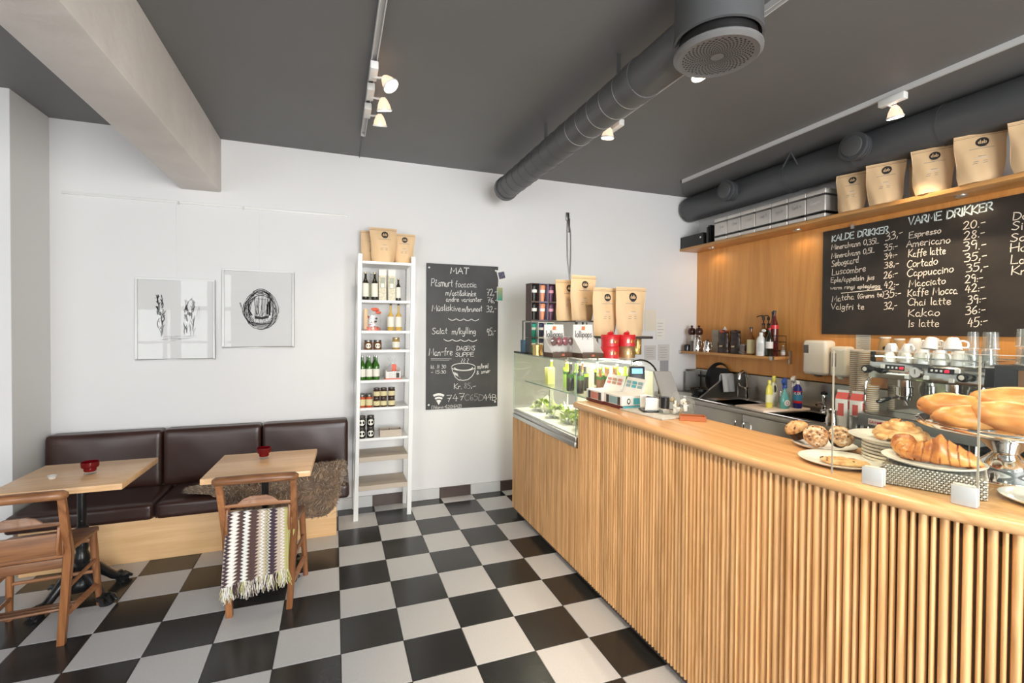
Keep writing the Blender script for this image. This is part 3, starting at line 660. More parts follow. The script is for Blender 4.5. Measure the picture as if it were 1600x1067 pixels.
# ================================================================== SHEEPSKIN
M_fur = mat('fur_brown', (.24, .15, .09), .85, var=.35, vscale=14, sheen=.4)
M_fur2 = mat('fur_tip', (.58, .43, .29), .85, var=.2, vscale=20, sheen=.4)
rnd = random.Random(11)
def furz(x): return .413+.022*math.exp(-((x+.30)/.35)**2)
mb = MB()
ctrl = lambda x: (-.145+.0*x, .21)
def skin(u, v):
    x = -.98+1.02*u; wd = (math.sin(min(1, u*1.6+.08)*PI/2))*(.5+.5*min(1, u*1.8)); wd *= math.sqrt(max(0, 1-max(0, (u-.85)/.15)**2))
    s = v*2-1
    # curve from the rear of the seat, over the front edge, down its face
    Lf = .19*wd; 
    q = s*Lf*1.6
    y = -.05-q
    z = .425+(.06+.05*max(0, (u-.6)/.4))*(1-s*s)*min(1, .15+u*1.1)
    if y < -.15: z -= (-.15-y)*1.1; y = -.15-( -.15-y)*.25
    return (x, y, z)
mb.grid(skin, 40, 20); 
sk_ = mb.build('sheepskin', M_fur); tag(sk_, 'shaggy brown sheepskin draped over the bench seat behind the right table', 'sheepskin')
hb = [MB(), MB()]
clump = []
for k in range(230):
    u, v = rnd.random(), rnd.random(); c0 = Vector(skin(u, v)); clump.append((c0, c0+Vector((rnd.gauss(-.01 if u > .2 else -.03, .018), rnd.gauss(-.02, .014), rnd.uniform(.012, .045) if c0.z > .38 else rnd.uniform(-.02, .01)))))
for k in range(11000):
    u = rnd.random(); v = rnd.random(); p = Vector(skin(u, v)); p2 = Vector(skin(min(1, u+.01), v)); p3 = Vector(skin(u, min(1, v+.02)))
    n = (p2-p).cross(p3-p)
    n = n.normalized() if n.length > 1e-9 else Vector((0, -.3, 1)).normalized()
    if n.z < 0 and n.y > 0: n = -n
    if n.z < -.2: n = -n
    ln = rnd.uniform(.035, .085)
    lean = Vector((rnd.gauss(.0, .5)+(-.5 if u < .2 else .25 if u > .9 else 0), rnd.gauss(-.35, .45), rnd.gauss(-.1, .3)))
    q = p+(n*.6+lean*.35)*ln*.6; e = q+(n*.15+lean*.7+Vector((0, 0, -.25)))*ln*.7
    c0, c1 = min(clump, key=lambda c: (c[0]-p).length_squared)
    e = e.lerp(c1, .55)
    if e.z < .408 and e.y > -.14: e.z = .408+rnd.uniform(0, .006)
    w_ = Vector((rnd.uniform(-1, 1), rnd.uniform(-1, 1), 0)).normalized()*rnd.uniform(.0022, .0044)
    hb[1 if rnd.random() < .38 else 0].add([p-w_, p+w_, q+w_*.8, q-w_*.8, e], [(0, 1, 2, 3), (3, 2, 4)])
for k, m in enumerate((M_fur, M_fur2)):
    o = hb[k].build('wool', m, sk_, smooth=False); o['kind'] = 'stuff'

# ================================================================== WHITE SHELF RACK
TL = 0.0137  # the rack stands a touch out of plumb
t = thing('shelf_rack', 'tall narrow white ladder shelf against the back wall between bench and menu board', 'shelf')
for x0 in (0.117, 0.548):
    for y0, wy in ((.142, .012), (.415, .020)):
        mb = MB(); h = 2.19 if y0 < .3 else 2.15
        mb.hexa([(x0, y0, 0), (x0+.036, y0, 0), (x0+.036, y0+wy, 0), (x0, y0+wy, 0)], [(x0+TL*h, y0, h), (x0+TL*h+.036, y0, h), (x0+TL*h+.036, y0+wy, h), (x0+TL*h, y0+wy, h)])
        if y0 < .3: 
            mb.hexa([(x0 + (0 if x0 < .3 else .024), y0, 0), (x0+(.012 if x0 < .3 else .036), y0, 0), (x0+(.012 if x0 < .3 else .036), y0+.035, 0), (x0+(0 if x0 < .3 else .024), y0+.035, 0)],
                    [(x0+TL*h+(0 if x0 < .3 else .024), y0, h), (x0+TL*h+(.012 if x0 < .3 else .036), y0, h), (x0+TL*h+(.012 if x0 < .3 else .036), y0+.035, h), (x0+TL*h+(0 if x0 < .3 else .024), y0+.035, h)])
        mb.build('post', M_white, t, bevel=.0015, seg=1)
hb_ = MB()
for k in range(64):
    z = .12+k*.032
    hb_.box(.5475+TL*z-.0002+.0, .5475+TL*z+.0008, .421, .428, z-.004, z+.004)
    hb_.box(.1545+TL*z-.0008, .1545+TL*z+.0012, .421, .428, z-.004, z+.004)
o = hb_.build('peg_hole', M_inkgrey, t, smooth=False); o['kind'] = 'stuff'
SHZ = [2.135, 1.815, 1.562, 1.403, 1.152, .925, .672]
for z in SHZ: boxo('shelf_board', (.154+TL*z, .549+TL*z, .150, .432, z-.022, z), M_white, t, bevel=.0015, seg=1)
for z in (.500, .262):
    o = boxo('shelf_board', (.154+TL*z, .549+TL*z, .145, .432, z-.022, z+.018), M_beige, t, bevel=.0015, seg=1); o['label'] = 'beige wooden board near the floor'

# ---- small goods
def lathe_thing(name, label, cat, loc, parts, group=None, rotz=0):
    t = thing(name, label, cat, loc, rotz, group)
    for pn, prof, m, n in parts:
        mb = MB(); mb.lathe(prof, n); mb.build(pn, m, t)
    return t
def X_(u, z): return .1557+(u-560)*.005219
def bottle(label, x, y, z, h, r, body, cap, lab, lcol, neck=.3, group=None, name='bottle', capm=None, lab0=.12, lab1=.55, cap_h=.06, nr=.36, label_m=None, fill=None):
    t = thing(name, label, 'bottle', (x, y, z), 0, group)
    sh = 1-neck
    mb = MB(); mb.lathe([(.0001, 0), (r*.9, 0), (r, .01), (r, h*(sh-.10)), (r*.93, h*(sh-.05)), (r*nr*1.3, h*(sh+.08)), (r*nr, h*(sh+.14)), (r*nr, h*(1-cap_h))], 20, caps=False); mb.build('glass_body', body, t)
    mb = MB(); mb.lathe([(r*nr*1.12, h*(1-cap_h)), (r*nr*1.15, h), (.0001, h)], 16, caps=False); mb.build('cap', cap, t)
    if lab:
        mb = MB(); mb.lathe([(r+.0006, h*lab0), (r+.0006, h*lab1)], 20, caps=False); mb.build('paper_label', lcol, t)
    return t
def jar(label, x, y, z, h, r, body, lid, labm, group=None, round_label=False):
    t = thing('jar', label, 'jar', (x, y, z), 0, group)
    mb = MB(); mb.lathe([(.0001, 0), (r*.9, 0), (r, .006), (r, h*.72), (r*.86, h*.80), (r*.86, h*.84)], 20, caps=False); mb.build('glass_body', body, t)
    mb = MB(); mb.lathe([(r*.92, h*.82), (r*.94, h*.83), (r*.94, h*.985), (r*.9, h), (.0001, h)], 20, caps=False); mb.build('lid', lid, t)
    if labm:
        mb = MB()
        if round_label:
            R = h*.27; pts = [(0, 0)]+[(R*math.cos(a*PI/10), R*math.sin(a*PI/10)) for a in range(20)]
            def S(a, b):
                th = a/(r+.0008); return (math.sin(th)*(r+.0008), -math.cos(th)*(r+.0008), h*.42+b)
            mb.add([S(*p) for p in pts], [(0, i+1, (i+1) % 20+1) for i in range(20)])
        else:
            def S(u, v):
                th = (u-.5)*2.6; return (math.sin(th)*(r+.0008), -math.cos(th)*(r+.0008), h*(.16+.48*v))
            mb.grid(S, 10, 2)
        mb.build('paper_label', labm, t)
    return t
M_dk = mat('dark_glass', (.018, .016, .008), .08)
M_grn = mat('green_glass', (.035, .13, .012), .08, coat=.3)
M_lime = mat('lime_drink', (.30, .52, .03), .12)
M_juice = mat('yellow_juice', (.62, .40, .09), .12)
M_lab = mat('label_paper', (.80, .78, .70), .6)
M_laby = mat('label_cream', (.68, .60, .34), .6)
M_jam = mat('dark_jam', (.05, .018, .012), .12)
M_tom = mat('red_preserve', (.48, .075, .02), .15)
M_amber = mat('amber_liquid', (.20, .07, .015), .08)
M_goldlid = mat('gold_lid', (.50, .40, .24), .3, .7)
M_print = mat('pale_green_print', (.50, .56, .42), .6)
z = SHZ[1]; yb = .19
for u, h, lb in [(570.5, .232, 'dark oil bottle with round crest label, leftmost of its row'), (584.5, .232, 'dark oil bottle with plain crest label beside the patterned cartons'), (621.5, .190, 'short dark bottle at the right end of the oil shelf')]:
    bottle(lb, X_(u, z), yb, z, h, .027 if h > .2 else .021, M_dk, M_goldlid, 1, M_lab, neck=.34, lab0=.12, lab1=.60)
for u, lb in [(596.3, 'cream patterned bottle carton left of its twin'), (610.5, 'cream patterned bottle carton next to the short dark bottle')]:
    t = thing('bottle_carton', lb, 'box', (X_(u, z), .19, z), 0, 'patterned bottle cartons')
    boxo('carton', (-.029, .029, -.026, .026, 0, .255), mat('carton_cream', (.66, .62, .48), .6, var=.2, vscale=90), t, bevel=.001, seg=1)
    boxo('lid_band', (-.0295, .0295, -.0265, .0265, .205, .2555), M_whitec, t)
    boxo('printed_panel', (-.020, .020, -.0268, -.0255, .10, .19), mat('panel_sage', (.40, .42, .34), .6), t)
    boxo('printed_panel', (-.013, .013, -.0275, -.0262, .105, .14), M_whitec, t)
for u in (566, 581): bottle('pale bottle standing behind the %s dark oil bottle' % ('left' if u < 570 else 'right'), X_(u, z), .30, z, .245, .026, M_tglass, M_whitec, 1, M_print, group='pale bottles at the back of the oil shelf')
z = SHZ[2]
for u, lb in [(609.5, 'yellow juice bottle on the left of the pair'), (622, 'yellow juice bottle on the right of the pair')]:
    bottle(lb, X_(u, z), .19, z, .228, .028, M_juice, M_black, 1, M_lab, neck=.42, lab0=.14, lab1=.52, nr=.30)
mb = MB(); mb.tube([(X_(614, z), .19, z+.212), (X_(617, z), .19, z+.222), (X_(622, z), .19, z+.228)], .004, 6)
def gift(label, x, y, z, w_, h, dom, seed, base):
    t = thing('gift_bag', label, 'gift bag', (x, y, z)); rnd = random.Random(seed)
    for k in range(26):
        mb = MB(); mb.ell((rnd.uniform(-w_*.34, w_*.34), rnd.uniform(-.03, .02), h*rnd.uniform(.12, .78)), .011, .010, .009, 7, 5, noise=.2, seed=k)
        if k < 16: mb.build('sweet', [M_jam, M_whitec, dom, M_goldlid][k % 4], t)
    mb = MB()
    def S(u, v):
        a = u*2*PI; k = 1 if v < .72 else 1-(v-.72)/.28*.25
        return (math.cos(a)*w_/2*k*(1+.04*math.sin(a*5+v*9)), math.sin(a)*.045*k, v*h)
    mb.grid(S, 24, 12, cu=True); mb.build('cellophane', M_cello, t)
    mb = MB(); mb.lathe([(.0001, .0), (w_*.44, .0), (w_*.46, h*.14), (w_*.3, h*.18), (.0001, h*.18)], 18, sy=.5, caps=False); mb.build('base', base, t)
    return t
g = gift('tall cellophane gift bag of sweets with an orange ribbon', X_(581.5, z), .21, z, .135, .185, M_tom, 1, mat('coral', (.72, .12, .06), .5))
boxo('card_side', (-.068, -.040, -.02, .02, .01, .18), M_kraft, g, bevel=.002)
mb = MB(); mb.ell((.02, -.03, .175), .035, .012, .014, 10, 6, noise=.15, seed=2); mb.ell((.045, -.03, .150), .025, .012, .012, 10, 6, noise=.15, seed=4); mb.build('ribbon', MATS['coral'], g)
z = SHZ[3]
for u, lb in [(574.7, 'brown preserve jar with a round white label, left of two'), (589, 'brown preserve jar with a round white label, right of two')]:
    jar(lb, X_(u, z), .19, z, .080, .034, mat('brown_jam', (.16, .07, .03), .15), M_steeld, M_lab, round_label=True)
jar('honey jar with white label alone at the shelf end', X_(618, z), .19, z, .103, .032, mat('honey', (.42, .26, .08), .15), M_goldlid, M_lab)
z = SHZ[4]
for r_, yy in ((0, .19), (1, .265)):
    for k, u in enumerate((565.8, 576.5, 587.3)):
        bottle(['green bottle at the left of the front row of green bottles', 'green bottle in the middle of the front row', 'green bottle at the right of the front row'][k] if r_ == 0 else 'green bottle half hidden in the back row of green bottles, %s' % ['left', 'middle', 'right'][k],
               X_(u-2*r_, z), yy, z, .200, .0265, M_grn, M_alu, 1, M_lab, neck=.34, lab0=.14, lab1=.46, group='green bottles on the rack')
t = thing('gift_basket', 'cellophane wrapped gift basket with a coral tag', 'gift basket', (X_(613.5, z), .22, z))
boxo('card_box', (-.062, .062, -.045, .045, 0.008, .075), M_whitec, t, bevel=.003)
boxo('base', (-.065, .065, -.047, .047, 0, .008), MATS['coral'], t)
boxo('printed_house', (.024, .050, -.0462, -.0452, .012, .055), M_ink, t); boxo('printed_roofline', (-.055, .055, -.0462, -.0452, .066, .073), M_brownc, t)
mb = MB(); mb.box(-.012, .024, -.052, -.05, .07, .128); mb.build('tag', MATS['coral'], t, bevel=.001)
mb = MB()
def S(u, v):
    a = u*2*PI
    if v < .4: r = 1
    elif v < .7: r = 1-(v-.4)/.3*.82
    else: r = .18+(v-.7)/.3*.5
    return (math.cos(a)*.072*r*(1+.08*math.sin(a*7)), math.sin(a)*.05*r*(1+.08*math.cos(a*6)), .185*v+ (0.012*math.sin(a*5) if v > .85 else 0))
mb.grid(S, 40, 16, cu=True); mb.build('cellophane', M_cello, t)
z = SHZ[5]
for r_ in range(2):
    for k, u in enumerate((565.3, 576.3)):
        jar(['red preserve jar in front, at the left of the rack', 'red preserve jar in front, next to the dark jars'][k] if r_ == 0 else 'red preserve jar behind the front two, %s' % ['left', 'right'][k], X_(u, z), .185+.07*r_, z, .108, .0275, M_tom, M_steeld, M_laby, group='red preserve jars')
cnt = 0
for lv in range(2):
    for k, u in enumerate((587.8, 598.6, 611)):
        jar('dark jam jar with cream label, %s of the %s layer' % (['left', 'middle', 'right'][k], ['lower', 'upper'][lv]), X_(u, z), .185, z+lv*.080, .079, .027 if k < 2 else .030, M_jam, M_steeld, M_laby, group='dark jam jars stacked on the rack')
z = SHZ[6]
for lv in range(2):
    for k, u in enumerate((565.3, 578.5)):
        jar('black jar with a round white label, %s %s of the stacked four' % (['lower', 'upper'][lv], ['left', 'right'][k]), X_(u, z), .185, z+lv*.0925, .092, .031, M_blackgl, M_steeld, M_lab, group='four stacked black jars', round_label=True)
t = thing('wooden_tray', 'low open wooden box beside the stacked black jars', 'box', (X_(610, z), .225, z))
for b_ in [(-.09, .09, -.055, -.049, .0, .055), (-.09, .09, .049, .055, 0, .055), (-.09, -.084, -.049, .049, 0, .055), (.084, .09, -.049, .049, 0, .055), (-.003, .003, -.049, .049, .004, .05)]:
    boxo('side_board', b_, M_beige, t, bevel=.001, seg=1)
boxo('bottom_board', (-.084, .084, -.049, .049, 0, .005), M_beige, t)

# ================================================================== PICTURES ON THE BACK WALL
def picture(label, x0, x1, z0, z1, strokes_fn, seed):
    t = thing('framed_print', label, 'picture', ((x0+x1)/2, BACK, (z0+z1)/2), 0, 'framed ink drawings'); w_, h = (x1-x0)/2, (z1-z0)/2; f = .014
    mb = MB()
    mb.box(-w_, w_, -.030, -.004, h-f, h); mb.box(-w_, w_, -.030, -.004, -h, -h+f); mb.box(-w_, -w_+f, -.030, -.004, -h+f, h-f); mb.box(w_-f, w_, -.030, -.004, -h+f, h-f)
    mb.build('frame', M_white, t, bevel=.0015, seg=1)
    boxo('paper', (-w_+f, w_-f, -.012, -.006, -h+f, h-f), mat('paper_white', (.68, .675, .67), .8), t)
    boxo('glazing', (-w_+f, w_-f, -.022, -.020, -h+f, h-f), glass('picture_glass', (1, 1, 1), ior=1.24), t)
    rnd = random.Random(seed); mb = MB(); pl = lambda a, b: (a, -.0127, b)
    for Q, th in strokes_fn(rnd): ribbon(mb, Q, pl, th)
    mb.build('ink_drawing', M_ink, t, smooth=False)
    for s in (-.0,):
        mb = MB(); mb.tube([(s, -.004, h), (s+.0, -.010, 2.548-(z0+z1)/2)], .0007, 4); mb.build('hanging_wire', M_alu, t)
def trees(rnd):
    out = []
    for cx, wd, lean in ((-.105, .018, .0), (.085, .03, .06)):
        for s in (-1, 1):
            for k in range(16):
                z0 = rnd.uniform(-.13, .14); ln = rnd.uniform(.02, .08)
                x = cx+s*wd*rnd.uniform(.3, 1.1)+lean*(z0)*.5
                out.append(([(x+rnd.uniform(-.004, .004)+q*.008*rnd.uniform(-1, 1), z0+q*ln*.5) for q in range(3)], rnd.uniform(.003, .0075)))
        for k in range(9): out.append(([(cx+lean*.05+rnd.uniform(-.008, .008), .045+rnd.uniform(-.015, .015)) for _ in range(3)], .006))
    for k in range(14): 
        x = rnd.uniform(-.13, .06); z = -.145+rnd.uniform(-.02, .02); out.append(([(x, z), (x+rnd.uniform(.03, .09), z+rnd.uniform(-.006, .012))], .0014))
    out += [([(-.14, .16), (-.125, .17), (-.105, .175)], .002), ([(.09, .15), (.10, .165), (.105, .17)], .005), ([(.135, .02), (.14, .07), (.15, .10), (.155, .04), (.14, 0)], .002)]
    return out
def head(rnd):
    out = []
    for k in range(64):
        a0 = rnd.uniform(0, 6.28); a1 = a0+rnd.uniform(.6, 2.6); rx = rnd.uniform(.080, .132); rz = rnd.uniform(.11, .168)
        out.append(([(.015+rnd.uniform(-.003, .003)+rx*math.cos(a0+(a1-a0)*q/10)*(1-.12*math.sin(a0+(a1-a0)*q/10)), .0+rz*math.sin(a0+(a1-a0)*q/10)) for q in range(11)], rnd.uniform(.0015, .005)))
    for k in range(26):
        x = rnd.uniform(-.05, .08); out.append(([(x, rnd.uniform(.03, .15)), (x*.8, rnd.uniform(-.03, .03)), (x*.6+rnd.uniform(-.03, .03), rnd.uniform(-.12, -.03))], rnd.uniform(.0012, .003)))
    for k in range(14):
        x = .066+rnd.uniform(-.018, .018); out.append(([(x, .07+rnd.uniform(-.03, .02)), (x+rnd.uniform(-.008, .008), -.03+rnd.uniform(-.02, .02))], .005))
    for k in range(7): out.append(([(-.03, -.075+k*.003), (.02, -.082+k*.003), (.07, -.068+k*.003)], .003))
    for k in range(8): out.append(([(-.085+rnd.uniform(-.01, .01), .06), (-.075, .0), (-.055+rnd.uniform(-.01, .01), -.05)], .003))
    for k in range(6): out.append(([(-.13+rnd.uniform(-.01, .01), .05), (-.125, .01+rnd.uniform(-.02, .02))], .002))
    out += [([(-.03, .085), (.05, .083)], .003), ([(.0, .11), (.002, .05)], .002)]
    return out
picture('white framed ink drawing of two tree trunks, the lower left of the pair', -1.439, -0.917, 1.322, 1.957, trees, 3)
picture('white framed ink drawing of a tangled round head, the upper right of the pair', -0.868, -0.347, 1.412, 2.050, head, 5)
# screws and marks on the wall are left out of the paint
# ================================================================== MENU BOARD ON THE BACK WALL
BX0, BX1, BZ0, BZ1 = 0.758, 1.452, 0.832, 2.182
t = thing('menu_board', 'tall chalkboard food menu headed MAT on the back wall beside the white rack', 'chalkboard', (0, BACK, 0))
boxo('board', (BX0, BX1, -.010, -.001, BZ0, BZ1), M_board, t)
for xx in (BX0+.025, BX1-.025):
    for zz_ in (BZ0+.045, BZ1-.04):
        mb = MB(); mb.lathe([(.0001, .003), (.008, .002), (.009, 0)], 12, caps=False); mb.build('screw_cap', M_white, t, loc=(xx, -.0125, zz_), rot=(PI/2, 0, 0))
pl = lambda a, b: (a, -.0112, b)
def bx(px, py, off=400):   # zoomed-photo coordinates of the lettering -> board metres
    fx = (px-50)/905; yy = off+py/8.207; top = 411.9+5.8*fx; bot = 640.6-5.8*fx
    return BX0+fx*(BX1-BX0), BZ1-(yy-top)/(bot-top)*(BZ1-BZ0)
def wl(s, x0, y0, x1, y1, hp, off=400, th=.0045, m=None, nm='chalk_line'):
    a = bx(x0, y0, off); c = bx(x1, y1, off); return write(nm, s, pl, a[0], a[1], c[0], c[1], hp/8.207*.0059, m or M_chalk, t, th)
wl('MAT', 345, 228, 570, 238, 80, th=.008)
wl('Påsmurt', 110, 385, 370, 400, 95); wl('focaccia', 405, 405, 670, 405, 80)
wl('m/ost&skinke', 285, 510, 665, 520, 70); wl('72,-', 805, 515, 935, 505, 85)
wl('andre varianter', 290, 588, 740, 590, 60); wl('76,-', 815, 605, 940, 600, 70)
wl('Müsliskive', 120, 705, 470, 710, 80); wl('m/brunost', 490, 715, 745, 712, 70); wl('32,-', 805, 720, 930, 715, 80)
wl('Salat', 120, 1000, 305, 1000, 75); wl('m/kylling', 365, 1005, 665, 1000, 80); wl('95,-', 810, 1020, 925, 1010, 95)
wl('Man-fre', 85, 295, 370, 285, 90, 520); wl('DAGENS', 425, 230, 655, 225, 55, 520); wl('SUPPE', 410, 308, 640, 305, 52, 520)
wl('kl. 11 30', 110, 460, 290, 455, 45, 520, .003); wl('- 15:30', 112, 525, 290, 522, 42, 520, .003)
wl('m/brød', 690, 460, 830, 450, 60, 520, .0038); wl('& smør', 680, 535, 855, 510, 50, 520, .0038)
wl('Kr.', 395, 720, 490, 722, 70, 520); wl('85', 520, 715, 600, 718, 70, 520, .0035, M_chalkf); wl(',-', 610, 712, 665, 708, 60, 520)
wl('747', 300, 880, 520, 865, 85, 520); wl('C65D', 525, 865, 770, 870, 80, 520, .0035, M_chalkf); wl('44B', 775, 868, 935, 862, 80, 520)
wl('(7dama-6201642)', 118, 975, 485, 958, 40, 520, .0028)
mb = MB()
for x0, x1, y, off in ((320, 705, 805, 400), (265, 680, 85, 520)):
    Q = []
    for k in range(41):
        f = k/40; a = bx(x0+(x1-x0)*f, y+22*abs(math.sin(f*4*PI))+8*f, off); Q.append(a)
    ribbon(mb, Q, pl, .0055)
for k in (0, 16): ribbon(mb, [bx(108, 332+k, 520), bx(360 if k == 0 else 330, 336+k, 520)], pl, .003)
mb.build('chalk_wave', M_chalk, t, smooth=False)
mb = MB()
el = lambda cx, cy, rx, ry, a0=0, a1=2*PI, n=30: [bx(cx+rx*math.cos(a0+(a1-a0)*k/n), cy+ry*math.sin(a0+(a1-a0)*k/n), 520) for k in range(n+1)]
ribbon(mb, el(512, 440, 150, 48), pl, .0055); ribbon(mb, [bx(*p, 520) for p in [(362, 440), (375, 500), (410, 570), (450, 605), (510, 612), (570, 600), (620, 560), (655, 500), (662, 440)]], pl, .0055)
ribbon(mb, el(512, 445, 115, 38, .1, 3.0), pl, .009)
for k in range(8): ribbon(mb, el(512, 450+k*2, 148-k*9, 130+k*3, 2.0-.02*k, 2.75), pl, .003)
for xx in (495, 525, 570): ribbon(mb, [bx(xx, 395, 520), bx(xx-12, 370, 520), bx(xx+6, 345, 520), bx(xx-4, 330, 520)], pl, .004)
mb.build('soup_bowl_drawing', M_chalk, t, smooth=False)
mb = MB()
for r0, r1 in ((150, 120), (105, 80), (65, 0)):
    P = []
    for k in range(13):
        a = PI/2+ (k/12-.5)*1.05*1.05; P.append(bx(205-r0*.9*math.cos(a), 925-r0*math.sin(a), 520))
    for k in range(12, -1, -1):
        a = PI/2+(k/12-.5)*1.10; P.append(bx(205-r1*.9*math.cos(a), 925-r1*math.sin(a), 520))
    n = 13; mb.add([pl(*p) for p in P], [(i, i+1, 2*n-2-i, 2*n-1-i) for i in range(n-1)])
mb.build('wifi_symbol', M_chalk, t, smooth=False)
# little papers right of the board
t2 = tag(boxo('pinned_card', (-.042, .042, -.003, 0, -.058, .058), M_whitec), 'small white card pinned at the upper right corner of the menu board', 'card'); t2.location = (1.487, BACK-.0125, 2.098); t2.rotation_euler = (0, math.radians(-14), 0)
boxo('printed_square', (-.032, .032, -.0036, -.003, -.03, .035), mat('pattern_dark', (.10, .09, .14), .7, var=.6, vscale=70), t2)
t2 = tag(boxo('postcard', (-.030, .030, -.003, 0, -.07, .07), M_whitec), 'green and gold postcard pinned below the small white card', 'card'); t2.location = (1.470, BACK-.0135, 1.918)
m, nt, b = _new('postcard_print'); N = nt.nodes; L = nt.links; tc = N.new('ShaderNodeTexCoord'); sp = N.new('ShaderNodeSeparateXYZ'); cr = N.new('ShaderNodeValToRGB')
L.new(tc.outputs['Generated'], sp.inputs[0]); L.new(sp.outputs[2], cr.inputs[0]); L.new(cr.outputs[0], b.inputs['Base Color'])
cr.color_ramp.elements[0].color = (.06, .38, .28, 1); cr.color_ramp.elements[1].color = (.46, .42, .20, 1)
boxo('print', (-.026, .026, -.0036, -.003, -.062, .062), m, t2)
# hook with a loop of cord
t = thing('cord_loop', 'dark cord loop hanging from a metal clip high on the back wall', 'cord', (2.20, BACK, 2.15))
mb = MB(); mb.box(-.022, .012, -.02, -.001, .54, .62); mb.box(-.010, .018, -.024, -.003, .42, .56); mb.build('clip', M_steeld, t, bevel=.003)
mb = MB(); mb.tube(catmull([(-.008, -.014, .47), (-.006, -.012, .30), (.0, -.012, .14), (.022, -.012, -.02), (.030, -.012, -.20)], 5), .0045, 8); mb.tube(catmull([(.012, -.014, .50), (.030, -.012, .42), (.034, -.012, .2), (.028, -.012, .0), (.030, -.012, -.20)], 5), .0045, 8); mb.build('cord', M_steeld, t)

# ================================================================== DRINKS BOARD ON THE RIGHT WALL
t = thing('drinks_board', 'long chalkboard drinks menu on the veneered right wall under the shelf', 'chalkboard', (RIGHT-.021, 0, 0))
boxo('board', (-.012, 0, -3.3, -1.066, 1.555, 2.420), M_board2, t)
pl2 = lambda a, b: (-.0132, -a, b)
def wr(s, y0, z0, y1, z1, h, th=.0052, m=None, nm='chalk_line'): return write(nm, s, pl2, -y0, z0, -y1, z1, h*.93, m or M_chalkw, t, th)
M_chb = mat('chalk_blueish', (.70, .80, .80), .9)
wr('KALDE DRIKKER', -1.145, 2.327, -1.573, 2.324, .052, .0085, M_chb)
for s, a, b_, c, d, h in [('Mineralvann 0,35L', -1.142, 2.258, -1.507, 2.254, .045), ('Mineralvann 0,5L', -1.143, 2.186, -1.477, 2.189, .045), ('Søbogaard', -1.144, 2.116, -1.362, 2.125, .052), ('Luscombre', -1.150, 2.047, -1.416, 2.051, .055),
    ('Eple/appelsin jus', -1.141, 1.986, -1.480, 1.982, .042), ('warm ringi eplegløgg', -1.138, 1.928, -1.524, 1.916, .030), ('Matcha', -1.153, 1.825, -1.33, 1.838, .050), ('(Grønn te)', -1.36, 1.842, -1.551, 1.845, .036), ('Valgfri te', -1.145, 1.761, -1.408, 1.752, .050),
    ('33,-', -1.556, 2.262, -1.668, 2.282, .06), ('35:-', -1.547, 2.185, -1.637, 2.192, .05), ('34:-', -1.551, 2.125, -1.635, 2.130, .045), ('38,-', -1.552, 2.058, -1.646, 2.062, .048), ('26:-', -1.548, 1.978, -1.640, 1.985, .055), ('42:-', -1.552, 1.906, -1.649, 1.906, .055), ('35:-', -1.555, 1.830, -1.664, 1.842, .058), ('32,-', -1.554, 1.747, -1.640, 1.752, .055),
    ('Espresso', -1.713, 2.256, -1.904, 2.259, .045), ('Americano', -1.697, 2.192, -1.957, 2.182, .052), ('Kaffe latte', -1.711, 2.119, -1.932, 2.111, .055), ('Cortado', -1.703, 2.046, -1.888, 2.045, .055), ('Cappuccino', -1.704, 1.977, -1.978, 1.982, .055), ('Macciato', -1.718, 1.904, -1.935, 1.909, .050), ('Kaffe Mocca', -1.711, 1.838, -2.002, 1.838, .055), ('Chai latte', -1.712, 1.769, -1.967, 1.769, .052), ('Kakao', -1.717, 1.693, -1.905, 1.695, .055), ('Is latte', -1.719, 1.617, -1.902, 1.617, .055),
    ('20.-', -2.028, 2.256, -2.139, 2.260, .055), ('28.-', -2.032, 2.187, -2.137, 2.193, .055), ('39.-', -2.030, 2.115, -2.145, 2.120, .060), ('35,-', -2.038, 2.040, -2.149, 2.048, .055), ('35,-', -2.049, 1.973, -2.157, 1.980, .055), ('29:-', -2.043, 1.905, -2.132, 1.908, .055), ('42:-', -2.045, 1.839, -2.142, 1.848, .055), ('39:-', -2.060, 1.765, -2.150, 1.775, .058), ('36:-', -2.050, 1.698, -2.148, 1.705, .055), ('45:-', -2.062, 1.614, -2.159, 1.630, .062),
    ('Do', -2.274, 2.267, -2.340, 2.264, .052), ('Si', -2.269, 2.207, -2.318, 2.205, .050), ('So', -2.264, 2.138, -2.330, 2.136, .050), ('Ho', -2.265, 2.075, -2.335, 2.073, .052), ('La', -2.268, 2.000, -2.330, 1.998, .054), ('Kr', -2.272, 1.933, -2.332, 1.932, .052)]:
    wr(s, a, b_, c, d, h)
wr('VARME DRIKKER', -1.707, 2.347, -2.174, 2.350, .058, .0085, M_chb)
mb = MB(); ribbon(mb, [(1.229, 1.892), (1.535, 1.901)], pl2, .006); mb.build('chalk_underline', M_chalkw, t, smooth=False)
mb = MB(); mb.box(-.02, -.012, -1.325, -1.300, 2.40, 2.435); mb.tube([(-.018, -1.312, 2.43), (-.018, -1.305, 2.452), (-.018, -1.318, 2.452)], .002, 6); mb.build('clip', M_alu, t)

